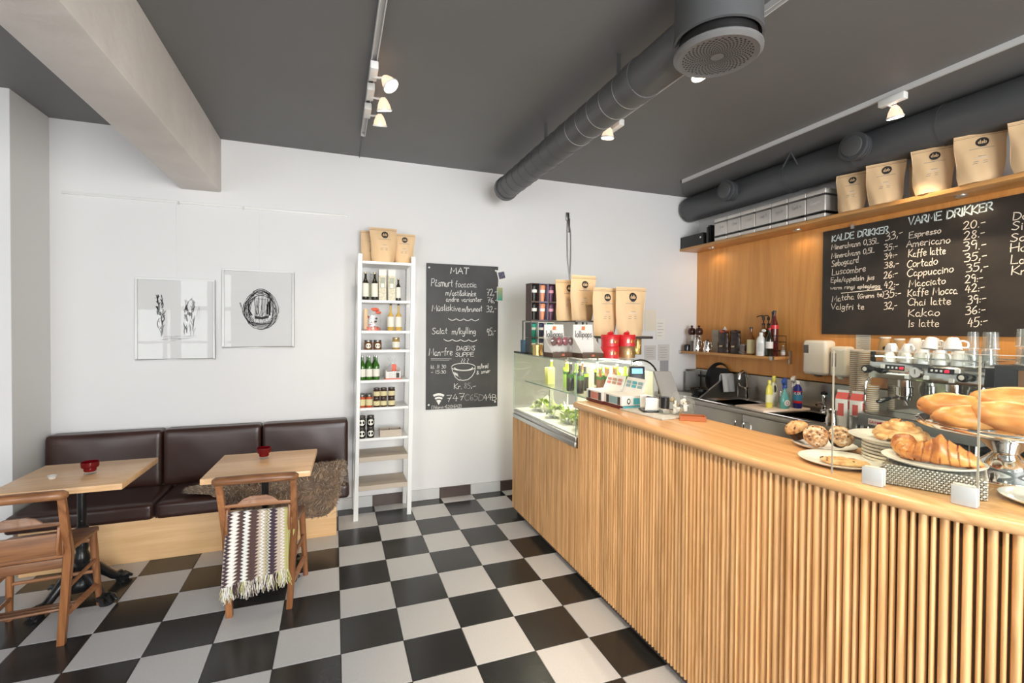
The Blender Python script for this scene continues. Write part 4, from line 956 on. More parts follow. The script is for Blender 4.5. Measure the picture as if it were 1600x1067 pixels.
# ================================================================== UPPER SHELF
us = thing('wall_shelf', 'long oak shelf high on the right wall carrying tins and coffee bags', 'shelf', (0, 0, 0))
boxo('shelf_board', (3.611, RIGHT-.0005, -4.3, BACK-.002, 2.462, 2.490), M_shelfoak, us, bevel=.002)
for yy in (0.10, -.90, -2.06, -3.1):
    mb = MB(); mb.lathe([(.0001, -.008), (.030, -.010), (.034, -.006), (.034, 0)], 20, (3.75, yy, 2.462), caps=False); mb.build('downlight', M_alu, us)
    spot_light('shelf_downlight', (3.75, yy, 2.445), (3.70, yy, 1.0), 1.6, (1.0, .78, .50), 170, None, .05)
for k in range(7):
    yy = -.065-.1695*k
    t = thing('tea_tin', ['square metal tin at the far end of the row beside the black box', 'second square metal tin from the black box', 'third square metal tin from the black box', 'middle tin of the seven square metal tins', 'fifth square metal tin from the black box', 'sixth square metal tin, next to the last one', 'square metal tin at the near end of the row, beside the coffee bags'][k], 'tin', (3.705, yy-.084, 2.4905), 0, 'square metal tea tins')
    boxo('body', (-.088, .088, -.082, .082, 0, .198), M_tin, t, bevel=.010, seg=3)
    boxo('lid', (-.0895, .0895, -.0835, .0835, .190, .232), M_tin, t, bevel=.010, seg=3)
    for zz_ in (.182, .045, .038): boxo('band', (-.0890, .0890, -.0830, .0830, zz_, zz_+.0015), M_steeld, t, bevel=.009, seg=2)
    ws = ['te', 'Chai', 'Mint', 'Lady G', 'Ingefær'.replace('æ', 'e'), 'Kamille te', 'Gunpow'][k]
    write('chalk_word', ws, lambda a, b_: (-.0895, -a, b_), -.05+.006*(7-k), .115, .045, .122, .028, M_chalk if k == 6 else M_chalkf, t, .003)
t = thing('speaker_box', 'black amplifier box on the shelf end against the back wall', 'box', (3.72, .25, 2.4905))
boxo('case', (-.105, .10, -.16, .185, 0, .125), M_black, t, bevel=.003); boxo('case_side', (-.04, .10, -.20, -.165, 0, .20), M_black, t, bevel=.003)
boxo('lever', (-.100, -.075, -.235, -.205, 0, .17), M_blackgl, t, bevel=.004); boxo('white_sticker', (-.1062, -.105, -.135, -.115, .07, .088), M_white, t)

# ================================================================== COFFEE BAGS
def coffee_bag(label, x, y, z, w_, h, rz, lean=0, group=None, seed=0, D=.075, turned=1, small=False):
    t = thing('coffee_bag', label, 'bag', (x, y, z), 0, group, rot=(math.radians(lean), 0, rz)); rnd = random.Random(seed); p1, p2, p3 = [rnd.uniform(0, 6) for _ in range(3)]
    def hw(v): return w_/2*(.76+.06*min(1, v*6)+.18*v**.8)
    def dp(s, v):
        base = D*.5*(1-v**1.7)+.003
        return base*(1-abs(s)**2.6)+.0015*math.sin(s*9+p1+v*7)+.002*math.sin(v*17+p2+s*3)*(1-v)*(1-abs(s))
    def F(s, v, side=-1, off=0):
        x_ = s*hw(v)+.003*math.sin(v*8+p3)*abs(s); z_ = v*h
        if v < .12: z_ = v*h-(0 if abs(s) > .5 else 0); 
        return (x_, side*(dp(s, v)+off)+.004*math.sin(v*5+p1)*v, z_)
    mb = MB()
    mb.grid(lambda u, v: F(2*u-1, v, -1), 19, 22); mb.grid(lambda u, v: F(2*u-1, v, 1), 19, 22); 
    mb.add([F(-1, 0, -1), F(0, 0, -1), F(1, 0, -1), F(0, 0, 1)], [(0, 1, 2, 3)])
    mb.grid(lambda u, v: F(2*u-1, 0, 2*v-1), 19, 3)
    mb.build('pouch', M_kraft, t, ang=75)
    mb = MB(); mb.grid(lambda u, v: F(2*u-1, .925+.012*v, -1, .0012), 12, 2); mb.grid(lambda u, v: F(2*u-1, .955+.006*v, -1, .0012), 12, 2); mb.build('seal_crease', M_kraftd, t)
    P = lambda a, b_, off=.002: (lambda q: (q[0], q[1], q[2]))(F(a/hw(b_/h), b_/h, -1, off))
    R = w_*.125 if not small else w_*.15; cz = h*.80; cx = w_*.04
    mb = MB(); mb.add([P(cx, cz)]+[P(cx+R*math.cos(k*PI/12), cz+R*math.sin(k*PI/12)) for k in range(24)], [(0, k+1, (k+1) % 24+1) for k in range(24)]); mb.build('logo_disc', M_ink, t)
    write('logo_letters', 'dsb', lambda a, b_: P(a, b_, .0032), cx-R*.62, cz-R*.30, cx+R*.62, cz-R*.30, R*.75, M_kraft, t, R*.13, jit=0, slant=0)
    mb = MB()
    for zz_, a, b_ in ((.665, -.20, .26), (.70, -.04, .12), (.50, -.04, .10), (.40, -.12, -.03), (.40, .05, .13), (.36, .05, .13), (.36, -.14, -.04)):
        mb.grid(lambda u, v: P(w_*(a+(b_-a)*u), h*(zz_+.010*v)), 6, 2)
    mb.build('small_print', M_inkgrey, t, smooth=False)['kind'] = 'stuff'
    mb = MB(); mb.grid(lambda u, v: P(w_*(-.12+.28*u), h*(.455+.03*v)), 6, 2); mb.build('pale_sticker', mat('bag_sticker', (.72, .56, .40), .5), t, smooth=False)
    return t
Z = 2.4905
coffee_bag('kraft coffee bag next to the last metal tin on the high shelf', 3.650, -1.430, Z, .205, .295, math.radians(-70), -3, seed=1)
coffee_bag('kraft coffee bag second from the tins on the high shelf', 3.650, -1.665, Z, .232, .300, math.radians(-64), -3, seed=2)
coffee_bag('smaller kraft bag half hidden behind the front row on the high shelf', 3.80, -1.84, Z, .20, .275, math.radians(-75), 0, seed=3, D=.05, small=True)
coffee_bag('kraft coffee bag in the middle of the high shelf row', 3.650, -1.955, Z, .225, .305, math.radians(-64), -3, seed=4)
coffee_bag('large kraft coffee bag near the right edge of view on the high shelf', 3.650, -2.200, Z, .240, .312, math.radians(-62), -4, seed=5)
coffee_bag('kraft coffee bag cut by the right edge of view on the high shelf', 3.650, -2.45, Z, .225, .300, math.radians(-64), -3, seed=6)
Z = SHZ[0]
coffee_bag('kraft coffee bag on top of the white rack, left and in front', .385-.028, .235, Z, .225, .292, 0.02, 3, seed=7, D=.10)
coffee_bag('kraft coffee bag on top of the white rack, right of the larger one', .545-.015, .275, Z, .19, .262, -.05, 3, seed=8, D=.08)
coffee_bag('kraft coffee bag mostly hidden behind the left bag on the rack', .275, .345, Z, .20, .285, 0.0, 0, seed=9, D=.05)

# ================================================================== BAR COUNTER
CURVE = [(1.405, -.12), (1.405, -.8), (1.405, -1.6), (1.406, -2.3), (1.409, -2.56), (1.425, -2.76), (1.437, -2.86), (1.460, -2.995), (1.492, -3.123), (1.527, -3.209), (1.560, -3.286), (1.62, -3.40), (1.71, -3.54), (1.84, -3.68), (2.02, -3.80), (2.22, -3.88)]
CP = catmull(CURVE, 12)
def along():
    L_ = [0]
    for a, b_ in zip(CP, CP[1:]): L_.append(L_[-1]+math.hypot(b_[0]-a[0], b_[1]-a[1]))
    return L_
CL = along()
def cpt(s, off=0):
    s = max(0, min(CL[-1]-1e-4, s)); k = 0
    while CL[k+1] < s: k += 1
    f = (s-CL[k])/max(1e-9, CL[k+1]-CL[k]); a, b_ = CP[k], CP[k+1]; dx, dy = b_[0]-a[0], b_[1]-a[1]; l = math.hypot(dx, dy) or 1
    nx, ny = dy/l, -dx/l      # points towards the customers
    return (a[0]+dx*f+nx*off, a[1]+dy*f+ny*off, nx, ny)
bar = thing('bar_counter', 'long curved bar counter faced with upright oak slats', 'counter', (0, 0, 0))
SB = 1.27-.12   # arc length where the raised top starts (Y = -1.27)
mb = MB(); Q0 = [cpt(s*CL[-1]/80, -.018)[:2] for s in range(81)]; 
pts = Q0+[(2.22, -3.45), (1.80, -3.0), (1.70, -2.3), (1.70, -1.27), (2.0, -1.27), (2.0, -.12)]
n = len(pts)
def wallstrip(mb, P, z0, z1):
    k = len(P); mb.add([(a, b_, z0) for a, b_ in P]+[(a, b_, z1) for a, b_ in P], [(i, i+1, k+i+1, k+i) for i in range(k-1)])
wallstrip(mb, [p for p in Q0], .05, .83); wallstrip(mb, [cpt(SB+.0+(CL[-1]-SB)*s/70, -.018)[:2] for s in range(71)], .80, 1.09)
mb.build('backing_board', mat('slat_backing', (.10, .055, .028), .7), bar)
mb = MB(); wallstrip(mb, [cpt(s*CL[-1]/80, -.045)[:2] for s in range(81)], 0, .075); mb.build('kick_plate', mat('kick_brown', (.13, .10, .08), .45), bar)
mb = MB(); mb.box(1.43, 1.98, -1.26, -.135, .05, .82); mb.build('cabinet_body', M_kraftd, bar)
mb = MB(); mb.box(1.423, 1.70, -2.3, -1.275, .05, 1.088); mb.box(1.455, 1.75, -2.85, -2.3, .05, 1.088); mb.build('cabinet_body', M_kraftd, bar)
# slats, each its own piece
wid = [.0125, .022]; s = .004; k = 0; rnd = random.Random(5); CA = {}
def slat_mesh(w_, h):
    key = (w_, round(h, 3))
    if key not in CA:
        mb = MB(); n = 5; prof = [(-w_/2, .006)]+[(-w_/2+w_*(i+.5)/n, -.0105*math.sin(PI*(i+.5)/n)**.55-.001) for i in range(n)]+[(w_/2, .006)]
        mb.prism(prof, 0, h); o = mb.build('slat', M_oak, None, ang=55); CA[key] = o.data; bpy.data.objects.remove(o)
    return CA[key]
nsl = 0
while s < CL[-1]-.05:
    low = s < SB; 
    if low and s < SB-.004: w_ = [.0125, .0165, .022, .0165][k % 4] if s > .35 else .024; gap = .0035 if s > .35 else .001
    else: w_ = wid[k % 2]; gap = .0052
    x, y, nx, ny = cpt(s+w_/2, 0); z0 = .062; z1 = .832 if low else 1.088
    o = bpy.data.objects.new('slat', slat_mesh(w_, z1-z0)); COL.objects.link(o); o.parent = bar; o.location = (x-nx*.006, y-ny*.006, z0)
    o.rotation_euler = (0, 0, math.atan2(ny, nx)+PI/2)
    s += w_+gap+rnd.uniform(0, .0006); k += 1; nsl += 1
    if y < -3.62: break
print('slats', nsl, 'tiles', ntile)
# raised top with rounded nosing
outer = [cpt(SB+(CL[-1]-SB)*k/90, .028) for k in range(91)]
inn = [(1.765, -1.27), (1.765, -2.35), (1.83, -2.60), (2.03, -2.80), (2.12, -3.1), (2.22, -3.45), (2.5, -3.6)]
IN = catmull(inn, 10); IL = [0]
for a, b_ in zip(IN, IN[1:]): IL.append(IL[-1]+math.hypot(b_[0]-a[0], b_[1]-a[1]))
def ipt(f):
    s = f*IL[-1]; k = 0
    while k < len(IL)-2 and IL[k+1] < s: k += 1
    g = (s-IL[k])/max(1e-9, IL[k+1]-IL[k]); return IN[k][0]+(IN[k+1][0]-IN[k][0])*g, IN[k][1]+(IN[k+1][1]-IN[k][1])*g
def top(u, v):
    k = u*90; i = min(89, int(k)); f = k-i; a = [outer[i][q]*(1-f)+outer[i+1][q]*f for q in range(4)]; ix, iy = ipt(u)
    P = [(-.03, 1.088), (-.012, 1.089), (-.002, 1.098), (0, 1.109), (-.003, 1.120), (-.012, 1.128), (-.028, 1.130)]
    n = len(P); q = v*(n+2)
    j = int(round(q))
    if j < n: return (a[0]+a[2]*P[j][0], a[1]+a[3]*P[j][0], P[j][1])
    if j == n: return (ix, iy, 1.130)
    if j == n+1: return (ix, iy, 1.088)
    return (a[0]+a[2]*(-.031), a[1]+a[3]*(-.031), 1.088)
mb = MB(); mb.grid(top, 91, 10)
for u in (0, 1): 
    k0 = len(mb.v); mb.add([top(u, j/9) for j in range(9)], [list(range(9))])
mb.build('counter_top', M_oaktop, bar, ang=50)

# ================================================================== GLASS DISPLAY CASE
t = thing('display_case', 'refrigerated glass display case at the far end of the bar', 'display case', (0, 0, 0))
C0, C1, CXF, CXB, CT = -1.262, -.150, 1.400, 2.02, 1.375
boxo('base_trim', (CXF-.006, CXB, C0, C1, .835, .868), M_alu, t, bevel=.002)
boxo('base_band', (CXF, CXB, C0, C1, .868, .900), M_alu, t, bevel=.002)
boxo('deck', (CXF+.01, CXB-.02, C0+.01, C1-.01, .900, .912), M_white, t)
mb = MB(); mb.box(CXF, CXF+.006, C0, C1, .905, CT); mb.build('front_pane', M_glassg, t)
mb = MB(); mb.box(CXF+.006, CXB-.10, C1-.006, C1, .905, CT); mb.build('side_pane', M_glassg, t)
mb = MB(); pr = [(CXF+.006, .905), (CXF+.006, CT)]+[(CXB-.14+.14*math.sin(a*PI/16), CT-.14+.14*math.cos(a*PI/16)) for a in range(9)]+[(CXB, .905)]
mb.prism([(a, b_) for a, b_ in pr], C0, C0+.006, axis='y'); mb.build('side_pane', M_glassg, t)
mb = MB(); mb.box(CXF, CXB-.14, C0, C1, CT-.0, CT+.008); mb.build('top_pane', M_glassg, t)
for a, b_ in (((CXF+.002, C0+.002, .905), (CXF+.002, C0+.002, CT)), ((CXF+.002, C1-.002, .905), (CXF+.002, C1-.002, CT)), ((CXF+.002, C0, CT+.006), (CXF+.002, C1, CT+.006)), ((CXF, C0+.002, CT+.006), (CXB-.12, C0+.002, CT+.006))):
    mb = MB(); mb.beam(a, b_, .005, .005); mb.build('edge_strip', M_edge, t)
boxo('top_trim', (CXF-.002, CXF+.03, -.55, C1, CT+.008, CT+.020), M_blackgl, t, bevel=.002)
mb = MB(); mb.tube([(CXB-.14+.145*math.sin(a*PI/16), C0-.002, CT-.137+.145*math.cos(a*PI/16)) for a in range(-2, 9)]+[(CXB+.015, C0-.002, 1.15)], .006, 8); mb.build('curved_trim', M_blackgl, t)
boxo('glass_shelf', (CXF+.10, CXB-.04, C0+.012, C1-.012, 1.135, 1.142), M_glassg, t); boxo('shelf_edge', (CXF+.098, CXF+.102, C0+.012, C1-.012, 1.134, 1.143), M_edge, t)
for xx in (CXB-.16,):
    for yy in (-.25, -.75, -1.2): mb = MB(); mb.tube([(xx, yy, .912), (xx, yy, CT)], .009, 10); mb.build('shelf_post', M_alu, t)
mb = MB(); mb.beam((CXF+.13, -.62, 1.12), (CXF+.13, -.62, .95), .012, .03, up=(1, 0, 0)); mb.build('shelf_bracket', M_alu, t)
boxo('back_panel', (CXB-.02, CXB-.012, C0+.02, C1-.02, .912, 1.30), mat('case_back', (.55, .52, .42), .4), t)
mb = MB(); mb.tube([(CXB-.10, C0+.05, CT-.02), (CXB-.10, C1-.05, CT-.02)], .010, 10); mb.build('tube_lamp', mat('tube_glow', (1, 1, .9), .4, emit=(1, .98, .85), estr=9), t)
area_light('case_light', ((CXF+CXB)/2, (C0+C1)/2, CT-.03), ((CXF+CXB)/2, (C0+C1)/2, .9), .45, 1.0, 9, (1, .95, .78))
area_light('case_light_low', ((CXF+CXB)/2+.05, (C0+C1)/2, 1.128), ((CXF+CXB)/2+.05, (C0+C1)/2, .9), .35, 1.0, 5, (1, .95, .78))
# drinks in the case
GR = ['front', 'second', 'third']
k = 0
for xx, yy in [(1.56, -1.02), (1.60, -.95), (1.56, -.88)]:
    bottle(['black cola style bottle at the front pane, nearest the bar top', 'dark bottle standing between the two black ones in the case', 'dark bottle in the case furthest from the bar top'][k], xx, yy, 1.143, .205, .029, M_dk, M_alu, 1, M_grn, neck=.4, lab0=.45, lab1=.6); k += 1
ORD = ['first', 'second', 'third']
for i in range(9):
    x, y = 1.66+.135*(i % 3), -.35-.28*(i//3)
    m = [M_lime, M_amber, M_dk][i % 3] if i < 6 else [M_dk, M_grn, M_lime][i % 3]; cn = {M_lime: 'lime', M_amber: 'amber', M_dk: 'dark', M_grn: 'green'}[m]
    bottle('%s soda bottle in the %s cross row from the case end, %s from the pane' % (cn, ORD[i//3], ORD[i % 3]), x, y, 1.143, .185, .027, m, M_whitep, 1, M_lime, neck=.36, lab0=.55, lab1=.66, group='soda bottles in the display case')
for x, y, lb in ((1.66, -1.12, 'amber soda bottle nearest the front pane at the bar end of the case'), (1.72, -1.12, 'amber soda bottle second from the front pane at the bar end'), (1.78, -1.12, 'amber soda bottle third from the front pane at the bar end'), (1.86, -1.12, 'lime soda bottle deepest in the bar end row'), (1.75, -1.05, 'amber soda bottle behind the second one of the bar end row'), (1.815, -1.05, 'amber soda bottle behind the third one of the bar end row'), (1.66, -.78, 'lime soda bottle just behind the dark bottles'), (1.62, -.70, 'lime soda bottle left of the dark bottles by the front pane')):
    bottle(lb, x, y, 1.143, .185, .026, M_lime if x > 1.84 or y > -.9 else M_amber, M_lime, 1, M_grn, neck=.36, lab0=.55, lab1=.66, group='soda bottles in the display case')
M_sal = mat('salad_green', (.33, .46, .07), .5, var=.4, vscale=30); M_salw = mat('salad_white', (.72, .72, .56), .5)
for k, (x, y, lb) in enumerate([(1.56, -1.13, 'salad bowl nearest the bar top in the case'), (1.57, -.90, 'salad bowl second from the bar top in the case'), (1.57, -.66, 'filled bread roll plate in the middle of the case floor'), (1.80, -1.02, 'salad bowl behind the front ones in the case'), (1.58, -.38, 'salad bowl at the far end of the case floor')]):
    t = thing('salad_bowl', lb, 'salad', (x, y, .912)); mb = MB(); mb.lathe([(.0001, 0), (.06, 0), (.098, .035), (.101, .042), (.095, .038), (.06, .006), (.0001, .006)], 24, caps=False); mb.build('bowl', M_tglass, t)
    rnd = random.Random(k); gm = [MB(), MB()]
    for q in range(110):
        a, r = rnd.uniform(0, 6.28), .09*rnd.random()**.6; c = Vector((r*math.cos(a), r*math.sin(a), .03+.05*(1-r/.1)+rnd.uniform(0, .012))); e1 = Vector([rnd.gauss(0, .018) for _ in range(3)]); e2 = Vector([rnd.gauss(0, .018) for _ in range(3)])
        gm[0 if rnd.random() < .6 else 1].add([c-e1, c+e2, c+e1, c-e2], [(0, 1, 2, 3)])
    for q in range(2):
        o = gm[q].build('leaves' if q == 0 else 'toppings', [M_sal, M_salw][q], t, smooth=False); o['kind'] = 'stuff'
bx_ = tag(boxo('juice_carton', (-.03, .03, -.035, .035, 0, .13), mat('carton_yellow', (.62, .60, .20), .5), bevel=.002), 'yellow and brown drink carton on the shelf of the display case', 'carton'); bx_.location = (1.60, -.44, 1.143)
# ---- things on top of the case
ZT = CT+.0085
t = thing('cup_rack', 'wire rack of boxed travel cups standing on the display case', 'rack', (1.55, -.36, ZT), math.radians(4))
boxo('shelf_plate', (-.115, .30, -.06, .10, 0, .006), M_steeld, t); boxo('shelf_plate', (-.115, .42, -.06, .10, .262, .268), M_steeld, t)
for xx in (-.115, .41):
    for yy in (-.058, .094): boxo('upright', (xx, xx+.007, yy, yy+.007, 0, .268), M_steeld, t)
def cup_box(label, x, y, z, w_, h, cc, bg, band):
    t = thing('cup_box', label, 'cup', (x, y, z), math.radians(4), None)
    mb = MB(); d = .05
    mb.box(-w_/2, w_/2, d-.004, d, 0, h); mb.box(-w_/2, w_/2, -d, d, 0, .004); mb.box(-w_/2, w_/2, -d, d, h-.004, h); mb.box(-w_/2, -w_/2+.004, -d, d, 0, h); mb.box(w_/2-.004, w_/2, -d, d, 0, h)
    mb.build('carton', bg, t)
    mb = MB(); mb.lathe([(.0001, .006), (.019, .006), (.029, h*.80), (.0001, h*.80)], 18, (0, -.012, 0), caps=False); mb.build('cup', cc, t)
    mb = MB(); mb.lathe([(.031, h*.80), (.031, h*.88), (.025, h*.93), (.0001, h*.93)], 18, (0, -.012, 0), caps=False); mb.build('lid', cc, t)
    mb = MB(); mb.lathe([(.0262, h*.5), (.0285, h*.66)], 18, (0, -.012, 0), caps=False); mb.build('sleeve', band, t)
M_pur = mat('plum', (.09, .03, .07), .4); M_pk = mat('pink', (.60, .28, .38), .4); M_or = mat('peach', (.72, .27, .13), .4); M_teal = mat('teal', (.01, .33, .24), .4); M_navy = mat('navy', (.03, .03, .09), .4); M_bg1 = mat('box_taupe', (.13, .09, .08), .5); M_bg2 = mat('box_lilac', (.20, .20, .32), .5); M_bg3 = mat('box_grey', (.10, .11, .11), .5)
for k, (dx, cc, bg, bd, nm) in enumerate([(-.072, M_black, M_bg1, M_whitec, 'black'), (.002, M_or, M_bg2, M_whitec, 'peach'), (.080, M_pur, M_bg1, M_pk, 'plum')]):
    for lv in range(2): cup_box('boxed %s travel cup in the %s layer on top of the rack' % (nm, ['lower', 'upper'][lv]), 1.55+dx, -.37+.005*k, ZT+.270+.150*lv, .078, .148, cc, bg, bd)
for k, (dx, cc, bg, bd, nm) in enumerate([(-.078, M_teal, M_bg3, M_whitec, 'teal cup with dark backing'), (-.012, M_navy, M_whitec, M_whitec, 'navy cup'), (.058, M_teal, M_whitec, M_whitec, 'teal cup with white backing')]):
    for lv in range(2):
        if k == 2 and lv == 0: continue
        cup_box('boxed %s in the %s row inside the rack' % (nm, ['lower', 'upper'][lv]), 1.55+dx, -.37, ZT+.007+.125*lv, .072, .123, cc, bg, bd)
tag(boxo('blue_card', (-.012, .012, -.03, .03, 0, .10), mat('slate_blue', (.10, .20, .28), .5)), 'small blue card standing left of the travel cups', 'card').location = (1.425, -.30, ZT+.17)
bpy.data.objects['blue_card'].location.z = ZT+.010
coffee_bag('kraft coffee bag leaning behind the front left bag on the display case', 1.77, -.40, ZT+.270, .235, .335, .10, 2, seed=21)
coffee_bag('front kraft coffee bag beside the travel cups on the display case', 1.85, -.51, ZT+.270, .235, .365, 0.05, 3, seed=22)
t = thing('display_stand', 'low metal display stand behind the lollipops and red tins', 'stand', (2.0, -.62, ZT))
boxo('stand_plate', (-.30, .02, -.07, .15, .258, .268), M_steeld, t)
boxo('stand_plate', (-.12, .30, -.22, .02, .130, .150), M_steeld, t, bevel=.004)
for a in ((-.1, -.2), (.01, -.02), (-.20, .12), (.0, .12)): 
    boxo('stand_leg', (a[0], a[0]+.012, a[1], a[1]+.012, 0, .135 if a[1] < 0 else .258), M_steeld, t)
boxo('stand_leg', (.24, .28, -.1, -.02, 0, .13), M_gold, t, bevel=.004)
boxo('top_tray', (-.14, .34, .0, .17, .39, .40), M_goldlid, t, bevel=.002)
for a in (-.12, .31): boxo('stand_leg', (a, a+.012, .15, .162, .13, .39), M_steeld, t)
coffee_bag('kraft coffee bag with torn label, left of the pair above the red tins', 1.925, -.735, ZT+.151, .235, .37, .06, 2, seed=23)
coffee_bag('large kraft coffee bag, right of the pair above the red tins', 2.11, -.80, ZT+.151, .275, .375, .0, 2, seed=24)
def lolly_box(label, x, y, rz, lollies):
    t = thing('lollipop_display', label, 'box', (x, y, ZT), rz, 'lollipop display boxes'); w_ = .085
    boxo('tray_front', (-w_, w_, -.075, .07, 0, .035), M_brownc, t, bevel=.001)
    mb = MB(); mb.hexa([(-w_, .050, .03), (w_, .050, .03), (w_, .056, .03), (-w_, .056, .03)], [(-w_+.006, .068, .235), (w_-.006, .068, .235), (w_-.006, .074, .235), (-w_+.006, .074, .235)]); mb.build('header_card', M_whitec, t)
    for s in (-1, 1):
        mb = MB(); mb.prism([(-.073, .035), (.055, .035), (.06, .15)], s*w_-.002, s*w_+.002, axis='x'); mb.build('side_card', M_whitec, t)
    H = lambda a, b_: (a, .046+(b_-.03)*.09, b_)
    write('lettering', 'lollipops', H, -.068, .145, .068, .145, .045, M_ink, t, .0042, jit=0)
    mb = MB(); mb.add([H(-.015, .195), H(.012, .195), H(.015, .222), H(-.010, .222)], [(0, 1, 2, 3)]); mb.build('orange_mark', M_orange, t)
    mb = MB(); mb.add([(-.012, -.0765, .012), (.012, -.0765, .012), (.009, -.0765, .026), (-.009, -.0765, .026)], [(0, 1, 2, 3)]); mb.build('tray_mark', mat('coral_mark', (.6, .15, .08), .6), t)
    if lollies:
        for k in range(lollies):
            xx = -w_+.02+k*(2*w_-.03)/(lollies-1); yy = -.04+.02*(k % 2)
            mb = MB(); mb.tube([(xx, yy, .03), (xx, yy-.005, .085)], .0018, 6); o = mb.build('lollipop_stick', M_whitec, t)
            mb = MB(); mb.ell((xx, yy-.008, .115), .021, .009, .030, 10, 7, noise=.06, seed=k); mb.build('lollipop', mat('berry', (.28, .02, .04), .12, coat=.5) if k % 3 else mat('choco_candy', (.12, .03, .025), .15), t)
            mb = MB(); mb.ell((xx, yy-.009, .118), .027, .014, .037, 10, 7, noise=.10, seed=k+9); mb.build('wrapper', M_cello, t)
lolly_box('lollipop display box full of wrapped lollipops, left of the pair', 1.485, -.83, .05, 7)
lolly_box('emptier lollipop display box nearer the red tins', 1.655, -.955, .03, 0)
t = thing('gold_tin', 'small golden tin in front of the travel cup rack', 'tin', (1.435, -.57, ZT)); mb = MB(); mb.lathe([(.0001, 0), (.040, 0), (.040, .060), (.043, .061), (.043, .080), (.0001, .082)], 24, caps=False); mb.build('tin_body', M_gold, t)
def round_tin(label, x, y, z, m, bow):
    t = thing('round_tin', label, 'tin', (x, y, z), 0, None); mb = MB(); mb.lathe([(.0001, 0), (.062, 0), (.063, .048), (.0001, .048)], 32, caps=False); mb.build('tin_body', m, t)
    mb = MB(); mb.lathe([(.0645, .046), (.065, .078), (.062, .082), (.0001, .082)], 32, caps=False); mb.build('lid', m, t)
    mb = MB(); 
    for a0 in (-.5, -.1, .25): mb.grid(lambda u, v: (math.sin(a0+u*.22)*.0655, -math.cos(a0+u*.22)*.0655, .025+.028*v*(.6+.4*math.sin(u*9))), 6, 3)
    mb.build('gold_print', M_gold, t)
    if bow: mb = MB(); mb.ell((0, 0, .09), .026, .012, .012, 10, 6, noise=.2, seed=3); mb.tube([(0, 0, .08), (.01, 0, .11), (.018, 0, .098)], .006, 6); mb.build('ribbon_bow', M_red, t)
round_tin('red round gift tin, lower of the left stack', 1.805, -1.01, ZT, M_red, 0); round_tin('red round gift tin with bow, top of the left stack', 1.805, -1.01, ZT+.0825, M_red, 1)
round_tin('gold round gift tin under a red one', 1.94, -1.01, ZT, mat('bronze_tin', (.33, .20, .09), .35, .5), 0); round_tin('red round gift tin with bow on top of the gold tin', 1.94, -1.01, ZT+.0825, M_red, 1)
# papers on the back wall behind the till
for k, (x0, x1, z0, z1, lb) in enumerate([(3.15, 3.30, 1.57, 1.80, 'blank cream sheet taped to the back wall beside the coffee bags'), (3.30, 3.42, 1.47, 1.70, 'white note with scribbles taped right of the cream sheet'), (3.15, 3.30, 1.25, 1.41, 'printed form on the wall, left of the two'), (3.33, 3.48, 1.24, 1.42, 'printed form on the wall, right of the two'), (3.36, 3.47, 1.06, 1.24, 'grey paper pocket on the wall below the forms')]):
    o = thing('wall_paper_sheet', lb, 'paper', ((x0+x1)/2, BACK-.004, (z0+z1)/2)); w_, h = (x1-x0)/2, (z1-z0)/2
    boxo('sheet', (-w_, w_, -.002, .0, -h, h), [M_cream, M_whitec, mat('form_grey', (.62, .60, .58), .7), MATS['form_grey'] if 'form_grey' in MATS else M_whitec, mat('pocket_grey', (.36, .36, .38), .5)][k], o)
    if k in (1, 2, 3):
        mb = MB()
        for q in range(5): mb.box(-w_*.7, w_*random.uniform(.1, .7), -.0028, -.002, h*.6-q*h*.3-.002, h*.6-q*h*.3+.002)
        mb.build('print_lines', M_inkgrey, o)
t = thing('wall_switch', 'white double switch plate on the back wall by the display case', 'switch', (3.47, BACK, 1.04)); boxo('plate', (-.06, .06, -.012, -.001, -.05, .05), M_white, t, bevel=.003)
for q in range(3): boxo('key', (.022, .034, -.0145, -.012, -.035+q*.027, -.018+q*.027), M_tgrey, t)

# ================================================================== ON THE BAR, FAR END
TZ = 1.1303
def carton(label, x, y, rz, c1, c2, seed):
    t = thing('snack_carton', label, 'box', (x, y, TZ), rz, None); rnd = random.Random(seed)
    boxo('carton', (-.065, .075, -.095, .095, 0, .075), M_whitec, t, bevel=.001)
    boxo('base_strip', (-.0665, .0765, -.0965, .0965, 0, .020), mat('maroon_card', (.12, .015, .012), .5), t)
    mb = MB(); mb.hexa([(.06, -.095, .075), (.075, -.095, .075), (.075, .095, .075), (.06, .095, .075)], [(.10, -.095, .165), (.104, -.095, .165), (.104, .095, .165), (.10, .095, .165)]); mb.build('header_card', M_whitec, t)
    for q in (-.07, -.055, .05, .065): boxo('printed_bottle', (-.0665, -.0655, q-.006, q+.006, .022, .068), M_ink, t)
    boxo('printed_panel', (-.0662, -.0652, -.045, .04, .024, .066), c1, t)
    for q in range(3):
        yy = -.06+q*.058
        mb = MB()
        for r_ in range(3): 
            z0 = .087+r_*.022; x0 = .0655+(z0-.075)*.277; mb.add([(x0, yy-.022, z0), (x0, yy+.022, z0), (x0+.0045, yy+.022, z0+.016), (x0+.0045, yy-.022, z0+.016)], [(0, 1, 2, 3)])
        mb.build('printed_text', [c1, c2, c1][q], t, smooth=False)
    return t
M_aq = mat('aqua_print', (.08, .42, .50), .6); M_sal2 = mat('salmon_print', (.60, .22, .18), .6); M_tan = mat('tan_print', (.45, .26, .14), .6); M_bl = mat('grey_blue_print', (.25, .40, .44), .6)
carton('open snack carton with pink print at the far end of the bar top', 1.555, -1.335, .02, M_sal2, M_tan, 1)
c = carton('open snack carton with blue print beside the newspaper', 1.565, -1.532, .0, M_bl, M_aq, 2)
boxo('end_panel', (-.055, .075, -.0968, -.0955, .026, .066), M_whitec, c); boxo('aqua_strip', (-.06, .075, -.0972, -.0958, .004, .018), M_aq, c)
